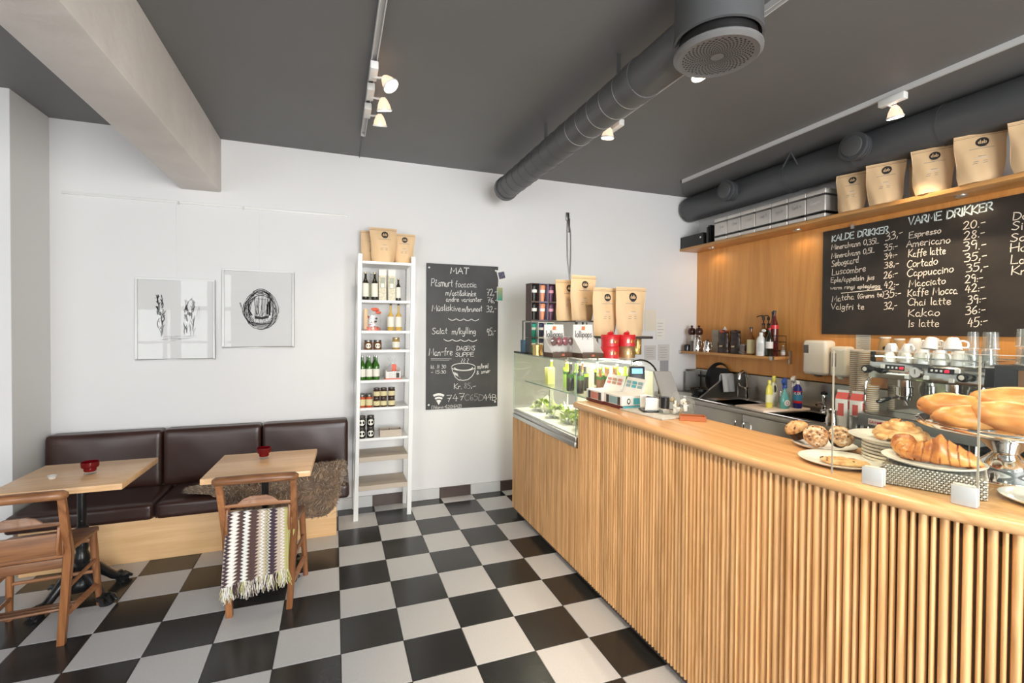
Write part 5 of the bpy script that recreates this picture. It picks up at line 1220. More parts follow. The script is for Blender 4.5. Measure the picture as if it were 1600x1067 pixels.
boxo('aqua_print', (.01, .06, -.0974, -.0962, .026, .062), M_aq, c)
mb = MB(); mb.M = Matrix.Translation((-.022, -.0975, .045)) @ Matrix.Rotation(PI/2, 4, 'X'); mb.lathe([(.0001, .0), (.013, .0)], 18, sx=.9, sy=1.3, caps=False); mb.build('printed_portrait', M_ink, c)
mb = MB(); mb.M = Matrix.Translation((-.022, -.0982, .046)) @ Matrix.Rotation(PI/2, 4, 'X'); mb.lathe([(.0001, .0), (.008, .0)], 18, sx=.9, sy=1.2, caps=False); mb.build('printed_face', M_whitec, c)
t = tag(boxo('newspaper', (-.10, .12, -.17, .17, 0, .008), mat('newsprint', (.50, .49, .46), .8, var=.15, vscale=60), bevel=.002), 'folded grey newspaper lying under the card holder', 'newspaper'); t.location = (1.60, -1.785, TZ); t.rotation_euler[2] = math.radians(5)
t = thing('card_holder', 'black card holder with two white curved cards standing on the newspaper', 'holder', (1.60, -1.755, TZ+.0085), math.radians(-20))
boxo('base', (-.055, .055, -.05, .05, 0, .010), M_blackgl, t, bevel=.002); mb = MB(); mb.beam((0, .02, .01), (.01, .03, .075), .05, .025); mb.build('clip', M_blackgl, t, bevel=.005)
for s in (-1, 1):
    mb = MB(); mb.grid(lambda u, v: (-.045+.075*u, s*.045+s*.012*math.sin(v*2)-.0, .008+.075*v*(1-.25*(u-.3)**2)), 8, 8); o = mb.build('card', M_whitec, t); so = o.modifiers.new('s', 'SOLIDIFY'); so.thickness = .002
t = thing('black_candle', 'black pillar candle in a clear glass beside the card holder', 'candle', (1.618, -1.850, TZ+.0085))
mb = MB(); mb.lathe([(.024, .030), (.0245, .090), (.0001, .086)], 24, caps=False); mb.lathe([(.0001, .03), (.024, .030)], 24, caps=False); mb.build('wax', M_blackgl, t); mb = MB(); mb.lathe([(.0001, 0), (.026, .0), (.029, .005), (.0265, .03)], 24, caps=False); mb.build('glass', M_tglass, t)
t = thing('glass_jar', 'round glass jar filled with wrapped sweets on the bar', 'jar', (1.693, -1.892, TZ))
mb = MB(); mb.lathe([(.0001, 0), (.045, 0), (.062, .02), (.070, .05), (.066, .08), (.050, .102), (.049, .115), (.053, .12)], 28, caps=False); mb.build('glass_body', M_tglass, t)
rnd = random.Random(8)
for k in range(22):
    a, r = rnd.uniform(0, 6.28), .05*rnd.random()**.5; mb = MB(); mb.M = Matrix.Translation((r*math.cos(a), r*math.sin(a), .014+.07*k/22)) @ Euler((rnd.uniform(0, 3), rnd.uniform(0, 3), rnd.uniform(0, 3))).to_matrix().to_4x4(); mb.box(-.013, .013, -.009, .009, -.006, .006); mb.build('wrapped_sweet', [M_whitec, M_goldlid, M_whitec, M_brownc][k % 4], t, bevel=.002, seg=1)
t = thing('coin_tray', 'small orange wooden tray lying on the bar edge', 'tray', (1.667, -2.005, TZ), math.radians(-38))
for b_ in [(-.062, .062, -.036, -.030, 0, .024), (-.062, .062, .030, .036, 0, .024), (-.062, -.056, -.03, .03, 0, .024), (.056, .062, -.03, .03, 0, .024)]: boxo('side_board', b_, wood('tray_orange', (.50, .16, .05), (.38, .10, .03), .4, 'X'), t, bevel=.001, seg=1)
boxo('bottom_board', (-.056, .056, -.03, .03, 0, .010), M_brownc, t)
t = thing('payment_terminal', 'card terminal with a lit blue screen behind the snack cartons', 'terminal', (1.812, -1.325, 1.215), math.radians(-20))
mb = MB(); mb.hexa([(-.05, -.02, .0), (.05, -.02, .0), (.05, .05, .0), (-.05, .05, .0)], [(-.05, .0, .13), (.05, .0, .13), (.05, .035, .13), (-.05, .035, .13)]); mb.build('housing', M_black, t, bevel=.004)
mb = MB(); mb.add([(-.035, -.0085, .085), (.035, -.0085, .085), (.035, -.0025, .118), (-.035, -.0025, .118)], [(0, 1, 2, 3)]); mb.build('screen', mat('blue_screen', (.1, .4, .8), .3, emit=(.15, .5, .9), estr=1.2), t)
boxo('stand_post', (-.02, .02, .0, .03, -.31, 0), M_black, t)
t = thing('till_screen', 'grey till monitor seen from behind, tilted, next to the case', 'monitor', (1.93, -1.44, .9003))
mb = MB(); mb.hexa([(-.055, -.10, .20), (.055, -.13, .20), (.060, -.105, .20), (-.05, -.075, .20)], [(-.05, .03, .42), (.06, .0, .42), (.065, .025, .42), (-.045, .055, .42)]); mb.build('housing', mat('till_grey', (.32, .31, .30), .4), t, bevel=.005)
mb = MB(); mb.hexa([(-.05, -.05, .0), (.07, -.05, .0), (.07, .07, .0), (-.05, .07, .0)], [(-.02, -.04, .30), (.03, -.04, .30), (.03, .0, .30), (-.02, .0, .30)]); mb.build('foot', M_black, t, bevel=.004)
work = boxo('work_counter', (1.775, 2.25, -2.25, -1.28, .86, .90), M_steeld, bevel=.003); tag(work, 'steel worktop behind the bar carrying the till', 'worktop')
mb = MB(); mb.box(1.80, 2.24, -2.2, -1.3, 0, .859); mb.build('base_cabinet', M_steeld, work)

# ================================================================== SINK RUN ALONG THE RIGHT WALL
sc = thing('sink_counter', 'stainless steel sink counter with doors along the right wall', 'counter')
SXF = 3.26
mb = MB(); 
S1 = (3.39, 3.74, -.63, -.30); S2 = (3.40, 3.74, -1.42, -1.03)
ys = [-4.2, S2[2], S2[3], S1[2], S1[3], BACK-.002]; xs_ = [SXF, 3.39, 3.74, RIGHT-.001]
for i in range(5):
    for j in range(3):
        if j == 1 and i in (1, 3): continue
        mb.box(xs_[j], xs_[j+1], ys[i], ys[i+1], .872, .900)
mb.build('worktop', M_steel, sc)
for S in (S1, S2):
    mb = MB(); x0, x1, y0, y1 = S; x0, x1 = 3.39, 3.74
    mb.box(x0, x1, y0, y1, .725, .730); mb.box(x0-.004, x0, y0, y1, .725, .899); mb.box(x1, x1+.004, y0, y1, .725, .899); mb.box(x0, x1, y0-.004, y0, .725, .899); mb.box(x0, x1, y1, y1+.004, .725, .899)
    mb.build('sink_bowl', M_steel, sc)
boxo('front_lip', (SXF-.006, SXF, -4.2, BACK-.002, .862, .902), M_steel, sc, bevel=.002)
boxo('splashback', (RIGHT-.012, RIGHT-.001, -4.2, BACK-.002, .9, 1.145), M_steel, sc); boxo('splashback_lip', (RIGHT-.02, RIGHT-.001, -4.2, BACK-.002, 1.140, 1.150), M_steel, sc)
boxo('splash_end', (3.70, RIGHT-.002, BACK-.03, BACK-.02, .9, 1.14), M_steel, sc)
dy = [BACK-.01, -.20, -.79, -1.38, -1.97, -2.56, -3.15, -3.74]
for k in range(len(dy)-1):
    d = boxo('door', (SXF+.005, SXF+.022, dy[k+1]+.003, dy[k]-.003, .12, .858), M_steel, sc, bevel=.002)
    hy = dy[k+1]+.045 if k % 2 == 1 else dy[k]-.045
    mb = MB(); mb.tube(catmull([(SXF+.006, hy, .80), (SXF-.022, hy, .795), (SXF-.026, hy, .75), (SXF-.022, hy, .705), (SXF+.006, hy, .70)], 4), .005, 8); mb.build('handle', M_chrome, d)
boxo('carcass', (SXF+.022, RIGHT-.002, -4.2, BACK-.003, .0, .724), M_steeld, sc)
def faucet(label, x, y, k):
    t = thing('tap', label, 'tap', (x, y, .9003)); mb = MB(); mb.lathe([(.030, 0), (.030, .012), (.022, .018), (.021, .10*k), (.024, .12*k), (.0001, .13*k)], 20, caps=False); mb.build('body', M_chrome, t)
    mb = MB(); mb.tube(catmull([(0, 0, .10*k), (-.005, 0, .20*k), (-.03, 0, .265*k), (-.07, 0, .28*k), (-.10, 0, .25*k), (-.11, 0, .20*k)], 5), .013, 12); mb.build('spout', M_chrome, t)
    mb = MB(); mb.tube([(-.0, .015, .10*k), (-.05, .05, .13*k), (-.06, .055, .16*k)], [.009, .008, .006], 10); mb.build('lever', M_chrome, t)
faucet('chrome swan neck tap at the far sink', 3.80, -.345, 1.0)
t = thing('tap', 'short chrome tap with black knob at the near sink', 'tap', (3.80, -1.13, .9003)); mb = MB(); mb.lathe([(.028, 0), (.026, .015), (.016, .03), (.020, .06), (.014, .08), (.019, .12), (.014, .15)], 20, caps=False); mb.tube(catmull([(0, 0, .06), (-.05, 0, .085), (-.09, 0, .07)], 4), .009, 10); mb.build('body', M_chrome, t); mb = MB(); mb.lathe([(.0001, .15), (.024, .152), (.026, .17), (.0001, .182)], 18, caps=False); mb.build('knob', M_black, t)
t = thing('frying_pan', 'large black frying pan standing on edge against the splashback', 'pan', (3.80, .06, .905), rot=(0, math.radians(-78), 0))
mb = MB(); mb.M = Matrix.Translation((.165, 0, 0)); mb.lathe([(.0001, .0), (.140, .0), (.165, .035), (.168, .035), (.143, -.004), (.0001, -.004)], 40, caps=False); mb.build('pan_body', mat('pan_black', (.010, .010, .011), .65), t)
mb = MB(); mb.M = Matrix.Translation((.165, 0, 0)); mb.beam((0, .15, .03), (0, .27, .04), .022, .012); mb.build('handle', mat('pan_black', (.010, .010, .011), .65), t)
t = thing('cake_mould', 'black fluted baking mould at the corner of the steel counter', 'mould', (3.44, -.07, .9003)); mb = MB()
mb.grid(lambda u, v: ((.045+.035*v+.003*math.sin(u*2*PI*10))*math.cos(u*2*PI), (.045+.035*v+.003*math.sin(u*2*PI*10))*math.sin(u*2*PI), .085*v), 80, 6, cu=True); mb.lathe([(.080, .085), (.092, .088), (.092, .092), (.078, .088)], 30, caps=False); mb.build('fluted_wall', M_blackgl, t); mb = MB(); mb.lathe([(.0001, .001), (.045, .001)], 20, caps=False); mb.lathe([(.012, 0), (.009, .08), (.0001, .082)], 14, caps=False); mb.build('bottom', M_blackgl, t)
def guard(label, y, fl):
    t = thing('splash_guard', label, 'guard', (0, 0, .9003)); mb = MB()
    a, b_ = ((SXF+.02, y-.06, 0), (RIGHT-.05, y+.02, .245)); 
    mb.prism([(SXF+.10, .0), (RIGHT-.022, .0), (RIGHT-.022, .235), (RIGHT-.14, .235)], y-.002, y+.002, axis='y'); mb.build('panel', fl, t)
    mb = MB(); mb.beam((SXF+.10, y, .002), (RIGHT-.14, y, .235), .010, .010); mb.build('rim', M_alu, t)
guard('grey sloping splash guard left of the far sink', -.16, M_steeld); guard('clear sloping splash guard right of the near sink', -1.46, M_glass)
t = thing('tea_towel', 'grey tea towel hung over the splash guard', 'towel', (3.70, -.175, 1.14)); mb = MB()
def tw(u, v):
    s = v*2-1; x_ = -.075+.15*u; f = .006*math.sin(u*14)*abs(s)
    return (x_+.01*s*s, s*.015+(.014 if s > 0 else -.014)*min(1, abs(s)*8)+f, .006-abs(s)*.185)
mb.grid(tw, 24, 40); o = mb.build('cloth', mat('towel_grey', (.52, .53, .53), .9, bump=.3, bscale=200), t); so = o.modifiers.new('s', 'SOLIDIFY'); so.thickness = .004
t = tag(boxo('grey_board', (-.10, .10, -.006, .006, 0, .22), mat('board_grey', (.30, .30, .29), .4), bevel=.004), 'grey chopping board standing against the back wall by the pan', 'board'); t.location = (3.76, .38, .9005)
t = tag(boxo('cutting_board', (-.25, .25, -.16, .16, 0, .018), mat('board_white', (.74, .62, .53), .5), bevel=.004), 'white cutting board lying across the steel counter between the sinks', 'board'); t.location = (3.56, -.835, .9005); t.rotation_euler[2] = math.radians(-4)
def pbottle(name, label, x, y, z, h, r, body, cap, band, lid=.12, sq=1.0, ring=None):
    t = thing(name, label, 'bottle', (x, y, z)); sh = h*(1-lid)
    mb = MB(); mb.lathe([(.0001, 0), (r*.92, 0), (r, .006), (r, sh*.70), (r*.85, sh*.84), (r*.36, sh*.96), (r*.34, sh)], 24, caps=False, sy=sq); mb.build('bottle_body', body, t)
    mb = MB(); mb.lathe([(r*.42, sh*.97), (r*.44, h*.97), (r*.36, h), (.0001, h)], 16, caps=False); mb.build('cap', cap, t)
    if band: mb = MB(); mb.lathe([(r+.0008, sh*.22), (r+.0008, sh*.55)], 24, caps=False, sy=sq); mb.build('label_band', band, t)
    return t
CB = .9005+.0185
M_yel = mat('yellow_soap', (.72, .66, .10), .25)
pbottle('soap_bottle', 'yellow dish soap bottle at the left end of the cutting board', 3.49, -.865, CB, .235, .034, M_yel, M_yel, mat('soap_label', (.75, .74, .50), .5), sq=.65)
t = pbottle('soap_bottle', 'pale bottle with a yellow cap and a round black tag behind the soap', 3.60, -.815, CB, .265, .036, mat('pale_soap', (.68, .68, .55), .3), M_yel, M_whitec, sq=.65, lid=.18)
mb = MB(); mb.M = Matrix.Translation((-.020, -.026, .155)) @ Matrix.Rotation(math.radians(60), 4, 'Z') @ Matrix.Rotation(PI/2, 4, 'X'); mb.lathe([(.0001, .004), (.03, .004), (.03, .0)], 20, caps=False); mb.build('black_tag', M_black, t)
def spray(label, x, y, h, body, head, lab):
    t = thing('spray_bottle', label, 'spray bottle', (x, y, CB)); k = h/.24
    mb = MB(); mb.lathe([(.0001, 0), (.040*k, 0), (.043*k, .01), (.040*k, .075*k), (.022*k, .115*k), (.014*k, .135*k), (.014*k, .165*k)], 24, caps=False, sy=.6); mb.build('bottle_body', body, t)
    mb = MB(); mb.lathe([(.017*k, .16*k), (.017*k, .185*k)], 16); mb.M = Matrix.Rotation(math.radians(205), 4, 'Z'); mb.prism([(-.025*k, .185*k), (.025*k, .185*k), (.055*k, .205*k), (.055*k, .225*k), (.0, .24*k), (-.030*k, .225*k)], -.011*k, .011*k, axis='y'); mb.prism([(.020*k, .186*k), (.028*k, .186*k), (.045*k, .155*k), (.038*k, .150*k)], -.006, .006, axis='y'); mb.build('trigger_head', head, t, bevel=.002)
    if lab: mb = MB(); mb.M = Matrix.Translation((-.004, -.0265*k, .045*k)) @ Matrix.Rotation(math.radians(-15), 4, 'Z') @ Matrix.Rotation(PI/2, 4, 'X'); mb.lathe([(.0001, .001), (.024*k, .001)], 20, caps=False); o = mb.build('round_label', lab, t); mb = MB(); mb.M = Matrix.Translation((-.004, -.0285*k, .045*k)) @ Matrix.Rotation(math.radians(-15), 4, 'Z') @ Matrix.Rotation(PI/2, 4, 'X'); mb.lathe([(.010*k, .0), (.013*k, .0)], 20, caps=False); mb.build('label_ring', M_ink, o)
spray('turquoise spray bottle with a blue trigger on the cutting board', 3.575, -.945, .262, mat('aqua_liquid', (.12, .40, .40), .15), M_navy2 if 'M_navy2' in globals() else mat('blue_head', (.03, .08, .35), .35), M_whitec)
spray('clear spray bottle with a white trigger behind the blue one', 3.78, -.865, .265, M_tglass, M_whitep, None)
t = pbottle('bleach_bottle', 'dark blue bleach bottle with white cap lettered KLOR', 3.70, -.965, CB, .235, .036, mat('bleach_blue', (.015, .02, .20), .3), M_whitep, mat('bleach_label', (.05, .25, .45), .4), lid=.10)
mb = MB(); mb.lathe([(.0369, .045), (.0369, .065)], 24, caps=False); mb.build('red_band', M_red, t)
cyl = lambda R, a0: (lambda a, b_: (math.sin(a0+a/R)*R, -math.cos(a0+a/R)*R, b_))
write('lettering', 'KLOR', cyl(.0372, -.95), -.026, .119, .026, .119, .018, M_whitec, t, .004, jit=0); mb = MB(); mb.lathe([(.0368, .141), (.0368, .148)], 24, caps=False); mb.build('red_band', M_red, t)
t = thing('bucket', 'pale plastic tub behind the spray bottles', 'bucket', (3.70, -.815, CB)); mb = MB(); mb.lathe([(.0001, 0), (.048, 0), (.062, .12), (.066, .122), (.060, .12), (.046, .004)], 24, caps=False); mb.build('tub_body', M_tglass, t)
def milk(label, x, y, rz):
    t = thing('milk_carton', label, 'carton', (x, y, .9005), rz); boxo('carton', (-.036, .036, -.036, .036, 0, .20), M_whitec, t, bevel=.001); mb = MB(); mb.prism([(-.036, .20), (.036, .20), (.002, .245), (-.002, .245)], -.036, .036, axis='y'); mb.build('gable_top', mat('milk_red', (.65, .10, .08), .4), t); boxo('top_seam', (-.002, .002, -.036, .036, .243, .262), M_whitec, t)
    boxo('red_print', (-.0368, -.036, -.018, .018, .08, .17), MATS['milk_red'], t); boxo('spout_print', (-.016, .016, -.0368, -.036, .13, .185), MATS['milk_red'], t)
milk('milk carton with red roof behind the muffins, left of two', 3.385, -1.575, .25); milk('milk carton with red roof nearer the cup stacks', 3.405, -1.665, .15)
t = thing('steel_jug', 'small steel milk jug in front of the milk cartons', 'jug', (3.318, -1.545, .9005)); mb = MB(); mb.lathe([(.0001, 0), (.040, 0), (.042, .05), (.032, .085), (.036, .118), (.034, .118), (.030, .085), (.038, .05)], 26, caps=False); mb.build('jug_body', M_chrome, t); mb = MB(); mb.tube(catmull([(.03, -.02, .10), (.055, -.035, .09), (.055, -.035, .05), (.036, -.02, .03)], 4), .004, 6); mb.build('handle', M_chrome, t)
t = thing('steel_cup', 'plain steel cup right of the milk jug', 'cup', (3.315, -1.71, .9005)); mb = MB(); mb.lathe([(.0001, 0), (.026, 0), (.034, .10), (.032, .10), (.025, .004)], 24, caps=False); mb.build('cup_body', M_alu, t)
# dispensers on the wall
t = thing('towel_dispenser', 'large white paper towel dispenser on the veneered wall', 'dispenser', (RIGHT-.021, -1.085, 1.215), 0)
mb = MB(); mb.box(-.13, 0, -.105, .105, .0, .29); mb.build('cover', M_cream, t, bevel=.028, seg=4); boxo('window', (-.132, -.126, .045, .09, .18, .25), M_steeld, t, bevel=.002); mb = MB(); mb.lathe([(.0001, -.018), (.03, -.014), (.036, .004)], 18, (-.07, 0, 0), caps=False); mb.build('outlet', M_steeld, t)
t = thing('soap_dispenser', 'smaller white soap dispenser right of the towel dispenser', 'dispenser', (RIGHT-.021, -1.275, 1.215), 0)
mb = MB(); mb.box(-.11, 0, -.068, .068, .0, .245); mb.build('cover', M_cream, t, bevel=.022, seg=4); boxo('window', (-.1115, -.107, .010, .045, .08, .19), M_inkgrey, t, bevel=.002); mb = MB(); mb.lathe([(.0001, -.022), (.02, -.018), (.026, .003)], 16, (-.07, 0, 0), caps=False); mb.build('nozzle', M_cream, t)
t = thing('paper_note', 'sheet of small print hanging on the wall above the paper cups', 'paper', (RIGHT-.022, -1.40, 1.50)); boxo('sheet', (-.002, 0, -.055, .055, -.09, .09), mat('note_grey', (.62, .58, .50), .7), t); mb = MB()
for q in range(10): mb.box(-.0028, -.002, -.045, .03+.012*math.sin(q*3), .07-q*.015, .073-q*.015)
mb.build('print_lines', M_inkgrey, t)

# ================================================================== LOWER WALL SHELF
t = thing('lower_shelf', 'short oak shelf in the corner above the sink carrying bottles', 'shelf'); boxo('shelf_board', (3.618, RIGHT-.021, -.775, BACK-.002, 1.322, 1.349), M_shelfoak, t, bevel=.002)
boxo('bracket', (3.612, 3.640, -.781, -.755, 1.316, 1.352), M_alu, t, bevel=.001); boxo('bracket', (RIGHT-.05, RIGHT-.021, -.781, -.767, 1.28, 1.40), M_alu, t, bevel=.001); boxo('bracket', (3.612, 3.640, BACK-.03, BACK-.004, 1.316, 1.352), M_alu, t, bevel=.001)
Z = 1.3495
def mill(label, x, y):
    t = thing('pepper_mill', label, 'mill', (x, y, Z)); mb = MB(); mb.lathe([(.0001, 0), (.038, 0), (.040, .02), (.034, .06), (.028, .12), (.032, .17), (.030, .18)], 22, caps=False); mb.build('clear_body', M_tglass, t)
    mb = MB(); mb.lathe([(.030, .178), (.040, .195), (.042, .225), (.030, .25), (.010, .258), (.010, .266), (.014, .272), (.010, .282), (.0001, .284)], 22, caps=False); mb.build('top_knob', mat('mill_brown', (.05, .015, .012), .2), t)
    mb = MB(); mb.lathe([(.0001, .003), (.030, .003), (.027, .11), (.0001, .11)], 16, caps=False); mb.build('pepper', M_inkgrey, t)
mill('pepper mill with dark knob nearest the back wall', 3.70, .335); mill('pepper mill with dark knob, second from the back wall', 3.70, .225)
t = thing('spice_jar', 'short black jar at the corner end of the bottle shelf', 'jar', (3.652, .355, Z)); mb = MB(); mb.lathe([(.0001, 0), (.032, 0), (.034, .055), (.03, .07), (.0001, .075)], 20, caps=False); mb.build('jar_body', M_blackgl, t)
def pot(label, x, y, h, r):
    t = thing('steel_pot', label, 'pot', (x, y, Z)); mb = MB(); mb.lathe([(.0001, 0), (r, 0), (r*1.05, h*.2), (r*.8, h*.8), (r*.6, h*.93)], 24, caps=False); mb.build('pot_body', M_chrome, t); mb = MB(); mb.lathe([(r*.62, h*.92), (r*.4, h*.97), (.0001, h*.98)], 20, caps=False); mb.lathe([(.006, h*.97), (.012, h*1.03), (.0001, h*1.06)], 12, caps=False); mb.build('lid', M_steeld, t)
    mb = MB(); mb.tube(catmull([(-r*.1, -r*.8, h*.75), (-r*.1, -r*1.7, h*.7), (-r*.1, -r*1.7, h*.3), (-r*.1, -r*.95, h*.2)], 4), .005, 8); mb.build('handle', M_chrome, t); mb = MB(); mb.tube([(0, r*.8, h*.5), (0, r*1.4, h*.85)], [.009, .005], 8); mb.build('spout', M_chrome, t)
pot('taller steel coffee pot on the bottle shelf', 3.665, .21, .165, .040); pot('smaller steel teapot with a pointed lid on the bottle shelf', 3.665, .06, .130, .038)
t = thing('paper_box', 'grey tea box with faint lettering behind the steel pots', 'box', (3.80, .03, Z)); boxo('carton', (-.03, .03, -.08, .08, 0, .235), mat('teabox', (.40, .36, .28), .6), t); write('lettering', 'CHEMEX', lambda a, b_: (-.0305, -a, b_), -.06, .165, .05, .165, .022, M_inkgrey, t, .003)
mb = MB(); mb.prism([(-.10, .235), (-.055, .235), (-.078, .268)], -.012, .0, axis='x'); mb.build('folded_tip', M_whitec, t)
def dbag(label, x, y, w_, h, acc):
    t = thing('foil_bag', label, 'bag', (x, y, Z)); mb = MB(); mb.grid(lambda u, v: ((.032*(1-.3*v)+.003*math.sin(v*20))*math.cos(u*2*PI), (w_/2*(1-.12*v)+.004*math.sin(v*13+u*9))*math.sin(u*2*PI), h*v+(.012*math.sin(u*25) if v > .95 else 0)), 30, 14, cu=True); mb.build('foil_pouch', mat('foil_dark', (.03, .018, .015), .22), t)
    mb = MB(); mb.ell((0, 0, h*.97), .03, w_*.42, .018, 12, 6, noise=.2, seed=4); mb.build('folded_top', acc, t)
    mb = MB(); mb.grid(lambda u, v: (-.0345+.006*v, -.02+.04*u, h*.28+.02*v), 2, 2); mb.build('label_stripe', M_goldlid, t)
dbag('dark foil coffee bag with a red folded top on the bottle shelf', 3.70, -.125, .14, .225, M_tom); dbag('dark foil coffee bag with a brown top next to the red one', 3.72, -.260, .135, .225, M_brownc)
t = thing('drinking_glass', 'dark filled glass between foil bags and amber bottle', 'glass', (3.70, -.375, Z)); mb = MB(); mb.lathe([(.0001, 0), (.029, 0), (.032, .10)], 20, caps=False); mb.build('glass_body', M_tglass, t); mb = MB(); mb.lathe([(.0001, .03), (.029, .03), (.031, .088), (.0001, .09)], 20, caps=False); mb.build('filling', M_brownc, t)
bottle('amber spirit bottle with a wide cream label', 3.70, -.470, Z, .265, .036, M_amber, M_black, 1, M_laby, neck=.38, lab0=.05, lab1=.55)
def pump(label, x, y):
    t = bottle(label, x, y, Z, .30, .033, M_amber, M_black, 1, M_whitec, neck=.22, name='syrup_bottle', lab0=.15, lab1=.45); mb = MB(); mb.tube(catmull([(0, 0, .29), (0, 0, .365), (-.01, .03, .372), (-.02, .06, .36)], 4), .005, 8); mb.lathe([(.012, .33), (.012, .36)], 12); mb.build('pump', M_black, t)
pump('syrup bottle with a black pump spout', 3.755, -.560); 
bottle('tall dark spirit bottle behind the white squeeze bottle', 3.79, -.635, Z, .41, .036, M_dk, M_black, 1, M_grn, neck=.30, lab0=.5, lab1=.68)
pump('second syrup bottle with a pump, behind the squeeze bottle', 3.80, -.575)
t = pbottle('squeeze_bottle', 'white squeeze bottle with open flip lid at the shelf front', 3.655, -.625, Z, .215, .040, M_porc, M_porc, None, lid=.10); mb = MB(); mb.ell((0, -.028, .232), .012, .026, .014, 12, 8); mb.build('flip_lid', M_porc, t)
mb = MB(); mb.grid(cyl(.0405, -.9) and (lambda u, v: cyl(.0408, -.95)(-.02+.04*u, .04+.08*v)), 6, 3); mb.build('printed_label', M_tgrey, t)
bottle('tall dark red spirit bottle in front of the wire rack', 3.73, -.700, Z, .415, .034, mat('dark_red_glass', (.10, .012, .010), .1), M_black, 1, M_red, neck=.26, lab0=.60, lab1=.68)
bottle('shorter cola dark bottle with white letters label', 3.668, -.705, Z, .255, .030, M_dk, M_red, 1, M_whitec, neck=.30, lab0=.28, lab1=.52)
t = thing('wire_stand', 'small black wire stand at the near end of the bottle shelf', 'rack', (3.74, -.715, Z)); mb = MB()
P = [(-.045, -.05), (.06, -.05), (.06, .05), (-.045, .05)]
for zz_ in (.05, .13, .185): mb.tube([(a, b_, zz_) for a, b_ in P], .0025, 6, closed=True)
for a, b_ in P: mb.tube([(a, b_, 0), (a, b_, .185)], .0025, 6)
mb.build('wire_frame', M_black, t)
t = bottle('tiny clear bottle with a white label inside the wire stand', 3.80, -.735, Z, .10, .020, M_tglass, M_whitep, 1, M_whitec, neck=.3)

# ================================================================== ESPRESSO MACHINE
em = thing('espresso_machine', 'chrome two-group espresso machine with cups stacked on top', 'coffee machine', (0, 0, 0))
EX, EY0, EY1 = 3.335, -2.385, -1.775   # control face, near end, far end
M_mgrey = mat('machine_grey', (.13, .13, .12), .4); M_mirror = mat('mirror_steel', (.62, .62, .58), .10, 1.0)
mb = MB(); mb.hexa([(EX, EY0, 1.275), (3.80, EY0, 1.275), (3.80, EY1, 1.275), (EX, EY1, 1.275)], [(EX+.015, EY0, 1.385), (3.80, EY0, 1.385), (3.80, EY1, 1.385), (EX+.015, EY1, 1.385)]); mb.build('head_body', M_mirror, em, bevel=.006)
boxo('rear_body', (3.52, 3.80, EY0+.01, EY1-.01, .96, 1.275), M_mirror, em)
boxo('base', (EX-.07, 3.80, EY0-.02, EY1+.02, .955, 1.035), M_mgrey, em, bevel=.004)
boxo('drip_grille', (EX-.05, 3.51, EY0+.02, EY1-.02, 1.035, 1.042), M_steeld, em)
for a in (EX-.04, 3.76):
    for b_ in (EY0+.02, EY1-.02): mb = MB(); mb.cyl((a, b_, .9005), (a, b_, .955), .02, .024); mb.build('foot', M_chrome, em)
boxo('name_plate', (EX-.0725, EX-.0700, -1.985, -1.825, .972, 1.012), mat('plate_cream', (.62, .55, .50), .4), em, bevel=.001)
write('lettering', 'LA MARZOCCO', lambda a, b_: (EX-.0735, -a, b_), 1.838, .984, 1.975, .984, .016, M_red, em, .0042, jit=0)
face = lambda a, b_: (EX+(b_-1.275)*.136-.0015, -a, b_)
def fq(nm, m, y0, y1, z0, z1, th=.003, par=None):
    mb = MB(); A = [face(-y0, z0), face(-y1, z0), face(-y1, z1), face(-y0, z1)]; B = [(p[0]-th, p[1], p[2]) for p in A]; mb.hexa(A, B); return mb.build(nm, m, par or em, bevel=.001, seg=1)
for (y0, y1) in ((-2.235-.01, -2.115), (-1.985, -1.875)):
    d = fq('display', M_blackgl, y0, y1, 1.335, 1.368)
    for q in range(3): fq('touch_key', M_whitep, y1-.014-.024*q, y1-.026-.024*q, 1.345, 1.357, .0045, d)
    fq('red_digits', mat('red_led', (.7, .02, .05), .4, emit=(.9, .02, .06), estr=.8), y1-.084, y1-.108, 1.343, 1.359, .0045, d)
for y0, zc in ((-1.862, 1.355), (-2.028+.02, 1.300), (-2.110, 1.305), (-2.262+.0, 1.357), (-2.238, 1.300)): fq('button', M_whitep, y0+.012, y0-.012, zc-.012, zc+.012, .008)
mb = MB(); mb.M = Matrix.Translation((EX+.004, -2.055, 1.332)) @ Matrix.Rotation(-PI/2, 4, 'Y'); mb.lathe([(.036, 0), (.036, .012), (.032, .014)], 28, caps=False); mb.build('gauge_rim', M_chrome, em); mb = MB(); mb.M = Matrix.Translation((EX-.008, -2.055, 1.332)) @ Matrix.Rotation(-PI/2, 4, 'Y'); mb.lathe([(.0001, 0), (.032, 0)], 28, caps=False); g_ = mb.build('gauge_face', M_whitec, em)
boxo('gauge_needle', (EX-.010, EX-.009, -2.057, -2.054, 1.322, 1.352), M_ink, g_)
for yy, zc in ((EY1-.025, 1.335), (EY0+.065, 1.328)):
    mb = MB(); mb.M = Matrix.Translation((EX+.004, yy, zc)) @ Matrix.Rotation(-PI/2, 4, 'Y'); mb.lathe([(.014, 0), (.014, .03), (.025, .032), (.028, .05), (.025, .075), (.016, .078)], 12, caps=False); k_ = mb.build('steam_knob', M_blackgl, em, ang=30); mb = MB(); mb.M = Matrix.Translation((EX-.075, yy, zc)) @ Matrix.Rotation(-PI/2, 4, 'Y'); mb.lathe([(.0001, .001), (.014, .0)], 20, caps=False); mb.build('knob_badge', M_cream, k_)
